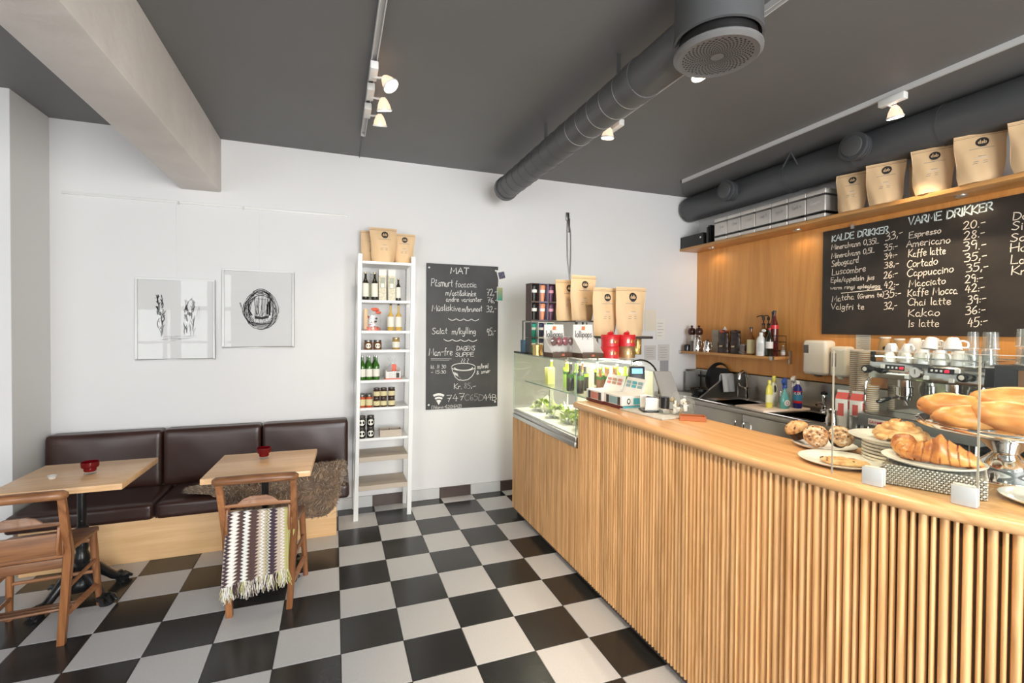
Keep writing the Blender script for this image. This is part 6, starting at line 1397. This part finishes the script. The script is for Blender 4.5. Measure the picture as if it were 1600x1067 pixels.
for yy in (-1.955, -2.215):
    mb = MB(); mb.lathe([(.045, .0), (.045, .05), (.038, .055), (.038, .10)], 24, (EX+.07, yy, 1.175)); mb.build('group_head', M_chrome, em)
    mb = MB(); mb.lathe([(.034, 0), (.037, .012), (.037, .035)], 24, (EX+.07, yy, 1.145)); mb.tube([(EX+.04, yy+.01, 1.165), (EX-.02, yy+.035, 1.155)], .007, 8); p_ = mb.build('portafilter', M_chrome, em)
    mb = MB(); mb.tube(catmull([(EX-.015, yy+.033, 1.156), (EX-.05, yy+.048, 1.145), (EX-.09, yy+.065, 1.13)], 4), [.010, .012, .013, .014, .015, .015, .014, .012, .010][:9], 12); mb.build('handle', M_blackgl, p_)
    mb = MB(); mb.tube([(EX+.07, yy, 1.145), (EX+.07, yy-.012, 1.125), (EX+.07, yy-.02, 1.11)], .006, 8); mb.build('spout', M_chrome, p_)
for yy, s in ((EY1+.0, 1), (EY0-.0, -1)): mb = MB(); mb.tube(catmull([(EX+.02, yy-.02*s, 1.28), (EX-.03, yy-.01*s, 1.25), (EX-.035, yy-.005*s, 1.15), (EX-.01, yy-.0*s, 1.06)], 5), .005, 8); mb.build('steam_wand', M_chrome, em)
for xx in (EX+.02, 3.79): boxo('cup_rail', (xx-.004, xx+.004, EY0+.01, EY1-.01, 1.415, 1.423), M_chrome, em)
for yy in (EY0+.012, EY1-.012): 
    boxo('cup_rail', (EX+.02, 3.79, yy-.004, yy+.004, 1.415, 1.423), M_chrome, em)
    for xx in (EX+.02, 3.79): boxo('rail_post', (xx-.004, xx+.004, yy-.004, yy+.004, 1.385, 1.42), M_chrome, em)
boxo('rail_end', (EX+.01, EX+.03, EY1-.03, EY1-.005, 1.385, 1.455), M_blackgl, em, bevel=.002)
# cups on the machine
def cup(label, x, y, z, r, h, rz, tilt=0, grp=None):
    t = thing('coffee_cup', label, 'cup', (x, y, z), 0, grp, rot=(tilt, 0, rz))
    mb = MB(); mb.lathe([(.0001, h), (r*.55, h), (r*.62, h*.95), (r*.9, h*.55), (r, h*.1), (r, 0), (r*.95, 0), (r*.85, h*.5), (r*.55, h*.9), (.0001, h*.93)], 24, caps=False); mb.build('cup_body', M_porc, t)
    mb = MB(); mb.tube(catmull([(-r*.9, 0, h*.25), (-r*1.45, 0, h*.25), (-r*1.5, 0, h*.6), (-r*1.1, 0, h*.75), (-r*.72, 0, h*.75)], 4), .0055, 8); mb.build('handle', M_porc, t)
    return t
k = 0
rows = [(3.40, [-1.885, -1.985], .034, .058), (3.40, [-2.085, -2.175, -2.262], .044, .078)]
W_ = ['far left', 'second from left', 'middle', 'fourth from left', 'front right']
for i, yy in enumerate([-1.865, -1.965, -2.060, -2.150, -2.245]):
    sm = i < 2; cup('upturned white cup in the front bottom row, %s' % W_[i], 3.402, yy, 1.386, .036 if sm else .045, .062 if sm else .088, .2+.3*i)
for i, yy in enumerate([-1.862, -1.96, -2.080, -2.195]):
    sm = i < 2; cup('upturned white cup stacked on the front row of the machine, %s' % ['far left', 'left of centre', 'right of centre', 'front right'][i], 3.425, yy, 1.4485 if sm else 1.4745, .038 if sm else .044, .058 if sm else .075, .5+.5*i, math.radians(12) if not sm else 0)
for i in range(4): cup('upturned white cup in the back row on the machine, %s from far end' % ['first', 'second', 'third', 'fourth'][i], 3.53, -1.88-.095*i, 1.386, .044, .08, 1.0+i, grp='cups at the back of the coffee machine')
for i in range(3): cup('upturned white cup in the upper back layer on the machine, %s from far end' % ['first', 'second', 'third'][i], 3.55, -1.93-.10*i, 1.4665, .044, .075, 2.0+i, grp='upper back layer of cups on the coffee machine')
def tumbler(label, x, y, z, h=.095, r=.037, grp=None):
    t = thing('tumbler', label, 'glass', (x, y, z), 0, grp); mb = MB(); mb.lathe([(r, 0), (r*.78, h), (.0001, h)], 20, caps=False); mb.lathe([(r*.95, 0), (r*.74, h*.88), (.0001, h*.88)], 20, caps=False); mb.build('glass_body', M_tglass, t); mb = MB(); mb.lathe([(r*1.01, 0), (r*1.0, .004)], 20, caps=False); mb.build('rim', M_porc, t); return t
for i, yy in enumerate((-2.305, -2.365)): tumbler('upturned glass tumbler at the near end of the machine top, %s' % ['left', 'right'][i], 3.385+.03*i, yy, 1.386, .105)
# oven box to the right, glasses on it
t = thing('glass_fronted_oven', 'dark oven with amber glass door behind the bread, right edge', 'oven', (0, 0, 0))
boxo('body', (3.36, 3.84, -3.0, -2.415, .9005, 1.405), M_black, t, bevel=.006); boxo('door_glass', (3.345, 3.362, -2.99, -2.52, 1.0, 1.385), mat('amber_door', (.20, .095, .035), .12, coat=.5), t, bevel=.003); boxo('control_strip', (3.352, 3.362, -2.515, -2.425, 1.0, 1.385), M_blackgl, t)
for z_ in (1.22, 1.26): boxo('red_light_strip', (3.350, 3.353, -2.51, -2.43, z_, z_+.008), mat('dull_red', (.25, .02, .01), .4), t)
nn = 0
for lv in range(2):
    for i in range(5):
        tumbler('upturned glass tumbler in the %s layer of the glass stack, %s from the left' % (['lower', 'upper'][lv], ['first', 'second', 'third', 'fourth', 'fifth'][i]), 3.50+.055*(i % 2), [-2.255, -2.300, -2.345, -2.450, -2.495][i], (1.3865 if i < 3 else 1.4055)+lv*.1, .098, .031, 'stacked tumblers')
# paper cup stacks
M_cupk = mat('cup_kraft', (.52, .33, .15), .6); M_cupw = mat('cup_white', (.80, .76, .68), .5)
def cup_stack(label, x, y, z0, n, step, lid=False):
    t = thing('paper_cup_stack', label, 'paper cups', (x, y, z0)); h = .11
    for k in range(n):
        z = k*step; mb = MB(); mb.lathe([(.0001, z), (.028, z), (.040, z+h), (.0415, z+h+.002), (.0415, z+h-.003)], 20, caps=False)
        # nested cups: only the rim band of each shows, the top one whole
        mb.build('paper_cup', M_cupk if k % 2 == 0 or True else M_cupw, t)
        mb = MB(); mb.lathe([(.0425, z+.001), (.0425, z+.006)] if False else [(.0405, z+h-.005), (.0425, z+h-.001), (.0405, z+h+.002)], 20, caps=False); mb.build('rim', M_cupw, t)
    return t
cup_stack('tall stack of brown paper cups nearest the soap dispenser', 3.52, -1.575, .9005, 32, .0142)
cup_stack('tall stack of brown paper cups nearest the coffee machine', 3.47, -1.660, .9005, 32, .0138)
cup_stack('short stack of brown paper cups beside the machine base', 3.44, -1.735, .9005, 15, .0142)
t = thing('takeaway_cup', 'brown takeaway cup with white lid and dark round mark', 'cup', (3.70, -1.655, 1.424)); mb = MB(); mb.lathe([(.0001, 0), (.044, 0), (.040, .05), (.032, .11), (.0001, .11)], 24, caps=False); mb.build('cup_body', M_cupk, t); mb = MB(); mb.lathe([(.0335, .108), (.0335, .120), (.0001, .120)], 24, caps=False); mb.build('lid', M_cupw, t)
mb = MB(); mb.M = Matrix.Rotation(math.radians(-62), 4, 'Z') @ Matrix.Translation((0, -.0435, .04)) @ Matrix.Rotation(PI/2, 4, 'X'); mb.lathe([(.0001, .001), (.013, .0)], 16, caps=False); mb.build('round_mark', M_ink, t)
t = thing('takeaway_cup', 'plain brown takeaway cup right of the marked one', 'cup', (3.71, -1.742, 1.424)); mb = MB(); mb.lathe([(.0001, 0), (.040, 0), (.036, .05), (.030, .10), (.0001, .10)], 24, caps=False); mb.build('cup_body', M_cupk, t); mb = MB(); mb.lathe([(.0315, .098), (.0315, .110), (.0001, .110)], 24, caps=False); mb.build('lid', M_cupw, t)
t = tag(boxo('cup_ledge', (3.60, RIGHT-.013, -1.80, -1.60, 1.405, 1.4235), M_steel, bevel=.002), 'narrow steel ledge on the wall under the takeaway cups', 'shelf')

# ================================================================== ON THE BAR, NEAR END
def plate(label, x, y, z, r, m=M_porc, name='plate'):
    t = tag(MBplate(r).build(name, m), label, 'plate'); t.location = (x, y, z); return t
def MBplate(r):
    mb = MB(); mb.lathe([(.0001, .003), (r*.60, .003), (r*.66, .006), (r*.97, .017), (r, .0165), (r*.98, .013), (r*.68, .0), (r*.62, .0), (.0001, .0)], 48, caps=False); return mb
def crust(name, base, hi, lo, sc=9, rough=.4):
    if name in MATS: return MATS[name]
    m, nt, b = _new(name); N = nt.nodes; L = nt.links; tc = N.new('ShaderNodeTexCoord'); n = N.new('ShaderNodeTexNoise'); n.inputs['Scale'].default_value = sc; n.inputs['Detail'].default_value = 7
    L.new(tc.outputs['Object'], n.inputs['Vector']); cr = N.new('ShaderNodeValToRGB'); e = cr.color_ramp.elements; e[0].position = .32; e[0].color = (*lo, 1); e[1].position = .70; e[1].color = (*hi, 1); k = e.new(.5); k.color = (*base, 1)
    L.new(n.outputs['Fac'], cr.inputs[0]); L.new(cr.outputs[0], b.inputs['Base Color']); b.inputs['Roughness'].default_value = rough; b.inputs['Coat Weight'].default_value = .15; b.inputs['Coat Roughness'].default_value = .35
    n2 = N.new('ShaderNodeTexNoise'); n2.inputs['Scale'].default_value = sc*9; L.new(tc.outputs['Object'], n2.inputs['Vector']); bp = N.new('ShaderNodeBump'); bp.inputs['Strength'].default_value = .3; bp.inputs['Distance'].default_value = .002; L.new(n2.outputs['Fac'], bp.inputs['Height']); L.new(bp.outputs[0], b.inputs['Normal'])
    MATS[name] = m; return m
M_bread = crust('bread_crust', (.62, .255, .065), (.72, .40, .14), (.50, .15, .03), 14)
M_breadl = crust('bread_floury', (.70, .43, .19), (.80, .60, .34), (.60, .29, .09), 30, .7)
M_crois = crust('croissant_crust', (.56, .20, .045), (.68, .34, .11), (.30, .07, .015), 22, .32)
M_crois2 = crust('croissant_layer', (.34, .10, .025), (.45, .17, .05), (.22, .05, .012), 30, .5)
M_dan = crust('danish_crust', (.60, .34, .13), (.76, .56, .32), (.34, .12, .035), 26, .35)
M_muf = crust('muffin_crumb', (.52, .29, .12), (.66, .45, .24), (.17, .06, .02), 50, .7)
M_muf2 = crust('muffin_pale', (.52, .30, .14), (.80, .70, .58), (.12, .04, .025), 75, .7)
M_cook = crust('cookie_crumb', (.62, .37, .17), (.72, .50, .27), (.40, .19, .07), 45, .75)
M_cupcase = mat('brown_paper_case', (.07, .035, .02), .5)
plate('white plate under the muffins', 1.765, -2.625, TZ, .108); plate('white plate with a flat cookie at the bar edge', 1.605, -2.795, TZ, .122); plate('white plate with a round biscuit at the right edge of view', 1.752, -3.268, TZ, .108)
def muffin(label, x, y, z, r, tilt, rz, m, seed):
    t = thing('muffin', label, 'muffin', (x, y, z), 0, None, rot=(tilt, 0, rz)); rnd = random.Random(seed); ph = rnd.uniform(0, 6)
    mb = MB()
    def C(u, v):
        a = u*2*PI; rr = r*(.72+.2*v)+.0018*(1 if int(u*72) % 2 else -1); return (rr*math.cos(a), rr*math.sin(a), r*1.15*v)
    mb.grid(C, 72, 5, cu=True); mb.lathe([(.0001, .001), (r*.72, .001)], 20, caps=False); mb.build('paper_case', M_cupcase, t)
    mb = MB()
    def D(u, v):
        a = u*2*PI; ph_ = v*PI*.58; R = r*(1.12+.05*math.sin(a*3+ph)+.03*math.sin(a*7+v*9)+.02*math.sin(v*21+a*2)); return (R*math.sin(ph_)*math.cos(a), R*math.sin(ph_)*math.sin(a), r*1.08+r*.72*math.cos(ph_)*(1+.06*math.sin(a*4+v*8)))
    mb.grid(D, 36, 18, cu=True); mb.build('crown', m, t, ang=80)
    mb = MB()
    for k in range(9):
        u, v = rnd.random(), rnd.uniform(.05, .8); p = D(u, v); mb.ell(p, .0034, .0034, .003, 7, 5, noise=.2, seed=k)
    mb.build('chocolate_chip', M_brownc, t)
muffin('brown muffin at the left of the plate, dotted with chips', 1.722, -2.560, TZ+.030, .038, math.radians(-28), math.radians(60), M_muf, 1)
muffin('pale speckled muffin lying on its side, in the middle', 1.700, -2.632, TZ+.040, .038, math.radians(62), math.radians(-42), M_muf2, 2)
muffin('muffin at the right of the plate behind the glass', 1.745, -2.690, TZ+.040, .037, math.radians(48), math.radians(-30), M_muf2, 3)
def cookie(label, x, y, z, rx, ry, rz, seed):
    rnd = random.Random(seed); ph = rnd.uniform(0, 6); mb = MB()
    def F(u, v):
        a = u*2*PI; q = v*PI; e = 1+.05*math.sin(a*3+ph)+.03*math.sin(a*5); s = math.sin(q)**.6; return (rx*e*s*math.cos(a), ry*e*s*math.sin(a), .008+.010*math.cos(q)*(1+.18*math.sin(a*4+q*9)+.12*math.sin(a*9)))
    mb.grid(F, 40, 16, cu=True); o = mb.build('cookie', M_cook, ang=80); tag(o, label, 'cookie'); o.location = (x, y, z); o.rotation_euler[2] = rz
    mb = MB()
    for k in range(8): p = F(rnd.random(), rnd.uniform(.1, .4)); mb.ell(p, .004, .004, .003, 6, 4)
    mb.build('chocolate_chip', M_brownc, o)
cookie('flat oblong cookie on the plate at the bar edge', 1.585, -2.825, TZ+.006, .070, .048, math.radians(-48), 3)
cookie('round biscuit on the plate at the right edge', 1.72, -3.285, TZ+.006, .052, .048, 0, 5)
# stack of small plates under the danish plate
for k in range(7):
    mb = MB(); r = .092; mb.lathe([(.0001, .0), (r*.9, .0), (r, .004), (r, .0105), (r*.94, .0112), (.0001, .009)], 40, caps=False); o = mb.build('stacked_plate', M_cream); tag(o, 'cream plate in the stack under the danish pastry, %s' % ['bottom one', 'second from the bottom', 'third from the bottom', 'the middle one', 'third from the top', 'second from the top', 'topmost one'][k], 'plate', 'stacked cream plates'); o.location = (1.785, -2.862, TZ+.0115*k)
plate('white plate with a swirled danish on the plate stack', 1.768, -2.868, TZ+.0805, .128)
t = thing('danish_pastry', 'large round swirled danish pastry on the raised plate', 'pastry', (1.782, -2.880, TZ+.087), math.radians(20))
mb = MB()
def sw(u, v):
    th = u*2*PI*3.1; r = .012+.058*u; a = v*2*PI; k = 1-.25*u
    rr = .017*(1-.15*u); zc = .050-.038*u**1.3
    return ((r+rr*math.cos(a)*1.0)*math.cos(th), (r+rr*math.cos(a))*math.sin(th), zc+rr*1.15*math.sin(a)+.0015*math.sin(th*9))
mb.grid(sw, 150, 12, cv=True); mb.build('spiral', M_dan, t, ang=80)
mb = MB(); mb.lathe([(.0001, .006), (.066, .006), (.078, .014), (.074, .026), (.05, .034), (.0001, .048)], 36, caps=False); mb.build('pastry_base', M_dan, t)
mb = MB(); mb.ell((-.076, .035, .016), .026, .02, .013, 14, 8, noise=.06, seed=2); mb.ell((.07, -.045, .014), .024, .02, .013, 14, 8, noise=.06, seed=3); mb.build('loose_end', M_dan, t)
def croissant(label, x, y, z, L_, R_, bend, rz, tilt, seed, fat=1.0):
    t = thing('croissant', label, 'croissant', (x, y, z), 0, None, rot=(tilt, 0, rz)); mb = MB(); rnd = random.Random(seed)
    n = 90
    def C(u, v):
        s = u*2-1; r = R_*(max(.0, 1-abs(s)**1.9))**.75+.003; step = (abs(s)*4.5+.2*math.sin(v*2*PI)) % 1; r *= 1+.11*(1-step)*(1-abs(s)*.5); r *= 1+.24*math.exp(-(s/.16)**2)*max(0, math.sin(v*2*PI))
        a = v*2*PI; cx = s*L_/2; cy = bend*(s*s); return (cx, cy+r*math.cos(a)*1.05, r*.92+r*math.sin(a)*.92+.002*math.sin(a*5+u*30))
    mb.grid(C, n, 20, cv=True, mfn=lambda i, j: 1 if ((abs(i/(n-1)*2-1)*4.5+.2*math.sin(j/20*2*PI)) % 1) > .82 else 0); mb.build('pastry', [M_crois, M_crois2], t, ang=80)
    return t
# woven metal box
mx = thing('mesh_tray', 'upturned silvery woven metal basket under the croissant plate', 'basket', (1.655, -3.045, TZ), math.radians(26.5))
# local x towards the back, y along the bar front
HX, HY, HZ = .100, .110, .056
mb = MB(); mb.box(-HX+.004, HX-.004, -HY+.004, HY-.004, .001, HZ-.002); mb.build('basket_inner_shade', mat('basket_shadow', (.13, .11, .09), .5, .5), mx)  # dark solid block stands in for the shade inside the hollow basket
M_weave = mat('weave_silver', (.55, .50, .44), .35, .75)
mb = MB()
for k in range(9):
    z = .006+k*.0066; pts = []
    for q in range(45):
        y_ = -HY+2*HY*q/44; pts.append((-HX-.001+.0022*(1 if (q+k) % 2 else -1), y_, z))
    mb.tube(pts, .0024, 4)
    pts = [(-HX+2*HX*q/38, -HY-.001+.0022*(1 if (q+k) % 2 else -1), z) for q in range(39)]; mb.tube(pts, .0024, 4)
for q in range(44):
    y_ = -HY+2*HY*(q+.5)/44; mb.box(-HX-.0012, -HX+.0012, y_-.0012, y_+.0012, .002, HZ)
for k in range(16):
    x_ = -HX+2*HX*(k+.5)/16; mb.tube([(x_, -HY+2*HY*q/20, HZ+.0015*(1 if (q+k) % 2 else -1)) for q in range(21)], .0028, 4)
for q in range(20):
    y_ = -HY+2*HY*(q+.5)/20; mb.box(-HX, HX, y_-.002, y_+.002, HZ-.001, HZ+.001)
o = mb.build('woven_strands', M_weave, mx); o['kind'] = 'stuff'
boxo('smooth_end', (-HX, HX, -HY-.003, -HY+.001, .0, HZ+.001), M_alu, mx, bevel=.001) if False else None
plate('white plate with two croissants on the woven basket', 1.650, -3.045, TZ+HZ+.004, .122)
croissant('croissant pointing up at the left of its plate', 1.640, -2.975, TZ+HZ+.014, .100, .025, .024, math.radians(-150), math.radians(0), 1)
croissant('long croissant lying along the right side of the plate', 1.645, -3.068, TZ+HZ+.010, .190, .033, .018, math.radians(-66), 0, 2)
# cake stand with breads
SX, SY = 1.895, -3.105
t = thing('cake_stand', 'polished metal cake stand piled with bread', 'cake stand', (SX, SY, TZ))
mb = MB(); mb.lathe([(.080, 0), (.082, .004), (.076, .010), (.070, .03), (.058, .06), (.034, .083), (.030, .088), (.034, .094), (.040, .10), (.060, .122), (.085, .140), (.09, .146)], 48, caps=False); mb.build('pedestal', M_chrome, t)
mb = MB(); mb.lathe([(.0001, .146), (.10, .147), (.185, .152), (.208, .160), (.213, .166), (.213, .174), (.207, .176), (.196, .164), (.0001, .158)], 64, caps=False); mb.build('plate', M_chrome, t)
def loaf(label, x, y, z, L_, w_, h, rz, seed, tilt=0):
    t = thing('bread_loaf', label, 'bread', (x, y, z), 0, None, rot=(0, tilt, rz)); rnd = random.Random(seed); ph = rnd.uniform(0, 6); mb = MB()
    def F(u, v):
        a = u*2*PI; q = v*PI; cx = -math.cos(q)*L_/2; s = math.sin(q)**.8; yy = w_/2*s*math.cos(a); zz_ = h*.45+h*.5*s*math.sin(a)*(1 if math.sin(a) > 0 else .8)
        if math.sin(a) > .3: zz_ -= .010*math.exp(-((yy-.15*w_)/(.10*w_))**2)*s; zz_ += .006*math.exp(-((yy+.05*w_)/(.16*w_))**2)*s
        return (cx+.004*math.sin(a*2+ph), yy+.003*math.sin(q*5+ph), zz_+.0015*math.sin(a*6+q*7+ph))
    def mf(i, j): 
        a = i/40*2*PI; q = j/29*PI; yy = math.sin(q)**.8*math.cos(a); return 1 if (math.sin(a) > .2 and -.25 < yy < .42+.15*math.sin(q*9+ph) and .18 < q/PI < .85) else 0
    mb.grid(F, 40, 30, cu=True, mfn=mf); mb.build('crust', [M_bread, M_breadl], t, ang=80)
zb = TZ+.160
loaf('oval bread at the back left of the cake stand', 1.850, -2.995, zb+.012, .175, .11, .085, math.radians(-58), 1)
loaf('oval bread at the front left of the cake stand', 1.765, -3.078, zb, .175, .10, .074, math.radians(-50), 2)
loaf('large oval bread at the front right of the cake stand', 1.800, -3.180, zb, .225, .13, .096, math.radians(-66), 3, math.radians(8))
loaf('large reddish bread lying on top of the others on the cake stand', 1.950, -3.130, zb+.045, .255, .14, .082, math.radians(-60), 4)
# glass screen in clips
def frame_s(s): 
    x, y, nx, ny = cpt(s, -.03); return x, y
sg = thing('glass_screen', 'clear glass screen standing on the bar edge in front of the pastries', 'glass screen', (0, 0, 0))
A_, B_, C_ = (1.446, -2.885), (1.540, -3.205), (1.640, -3.43)
for P, Q in ((A_, B_), (B_, C_)):
    mb = MB(); mb.beam((*P, TZ+.20), (*Q, TZ+.20), .005, .395, up=(0, 0, 1)); mb.build('pane', M_glass, sg)
    mb = MB(); mb.beam((*P, TZ+.3985), (*Q, TZ+.3985), .0051, .0016, up=(0, 0, 1)); mb.build('pane_edge', mat('edge_light', (.42, .38, .33), .3), sg)
for P in (A_, B_): mb = MB(); mb.beam((*P, TZ+.005), (*P, TZ+.395), .0016, .005); mb.build('pane_edge', MATS['edge_light'], sg)
for f, (P, Q), lb in ((.33, (A_, B_), 'square metal clip holding the glass screen, left one'), (.93, (A_, B_), 'square metal clip holding the glass screen, right one')):
    x = P[0]+(Q[0]-P[0])*f; y = P[1]+(Q[1]-P[1])*f; a = math.atan2(Q[1]-P[1], Q[0]-P[0])
    t = thing('glass_clip', lb, 'clip', (x, y, TZ), a+PI/2 if False else a)
    mb = MB(); mb.box(-.026, .026, -.018, -.0035, -.0, .052); mb.build('front_plate', M_clip, t, bevel=.003); mb = MB(); mb.box(-.026, .026, .0035, .014, -.0, .052); mb.build('back_plate', M_whitep, t, bevel=.003)
# black gear on the work side
wk = tag(boxo('prep_counter', (2.30, 2.75, -3.3, -2.5, .86, .90), M_black, bevel=.003), 'low black worktop behind the cake stand', 'worktop')
mb = MB(); mb.box(2.32, 2.73, -3.28, -2.52, 0, .859); mb.build('base_cabinet', M_black, wk)
t = thing('knock_box', 'black tray with a chrome rail behind the pastries', 'tray', (2.50, -2.80, .9005)); boxo('tray_body', (-.16, .16, -.22, .22, 0, .07), M_blackgl, t, bevel=.006); mb = MB(); mb.tube([(-.15, .15, .085), (.15, .15, .085)], .010, 10); mb.tube([(-.15, .10, .085), (.15, .10, .085)], .010, 10); mb.build('rail', M_chrome, t)
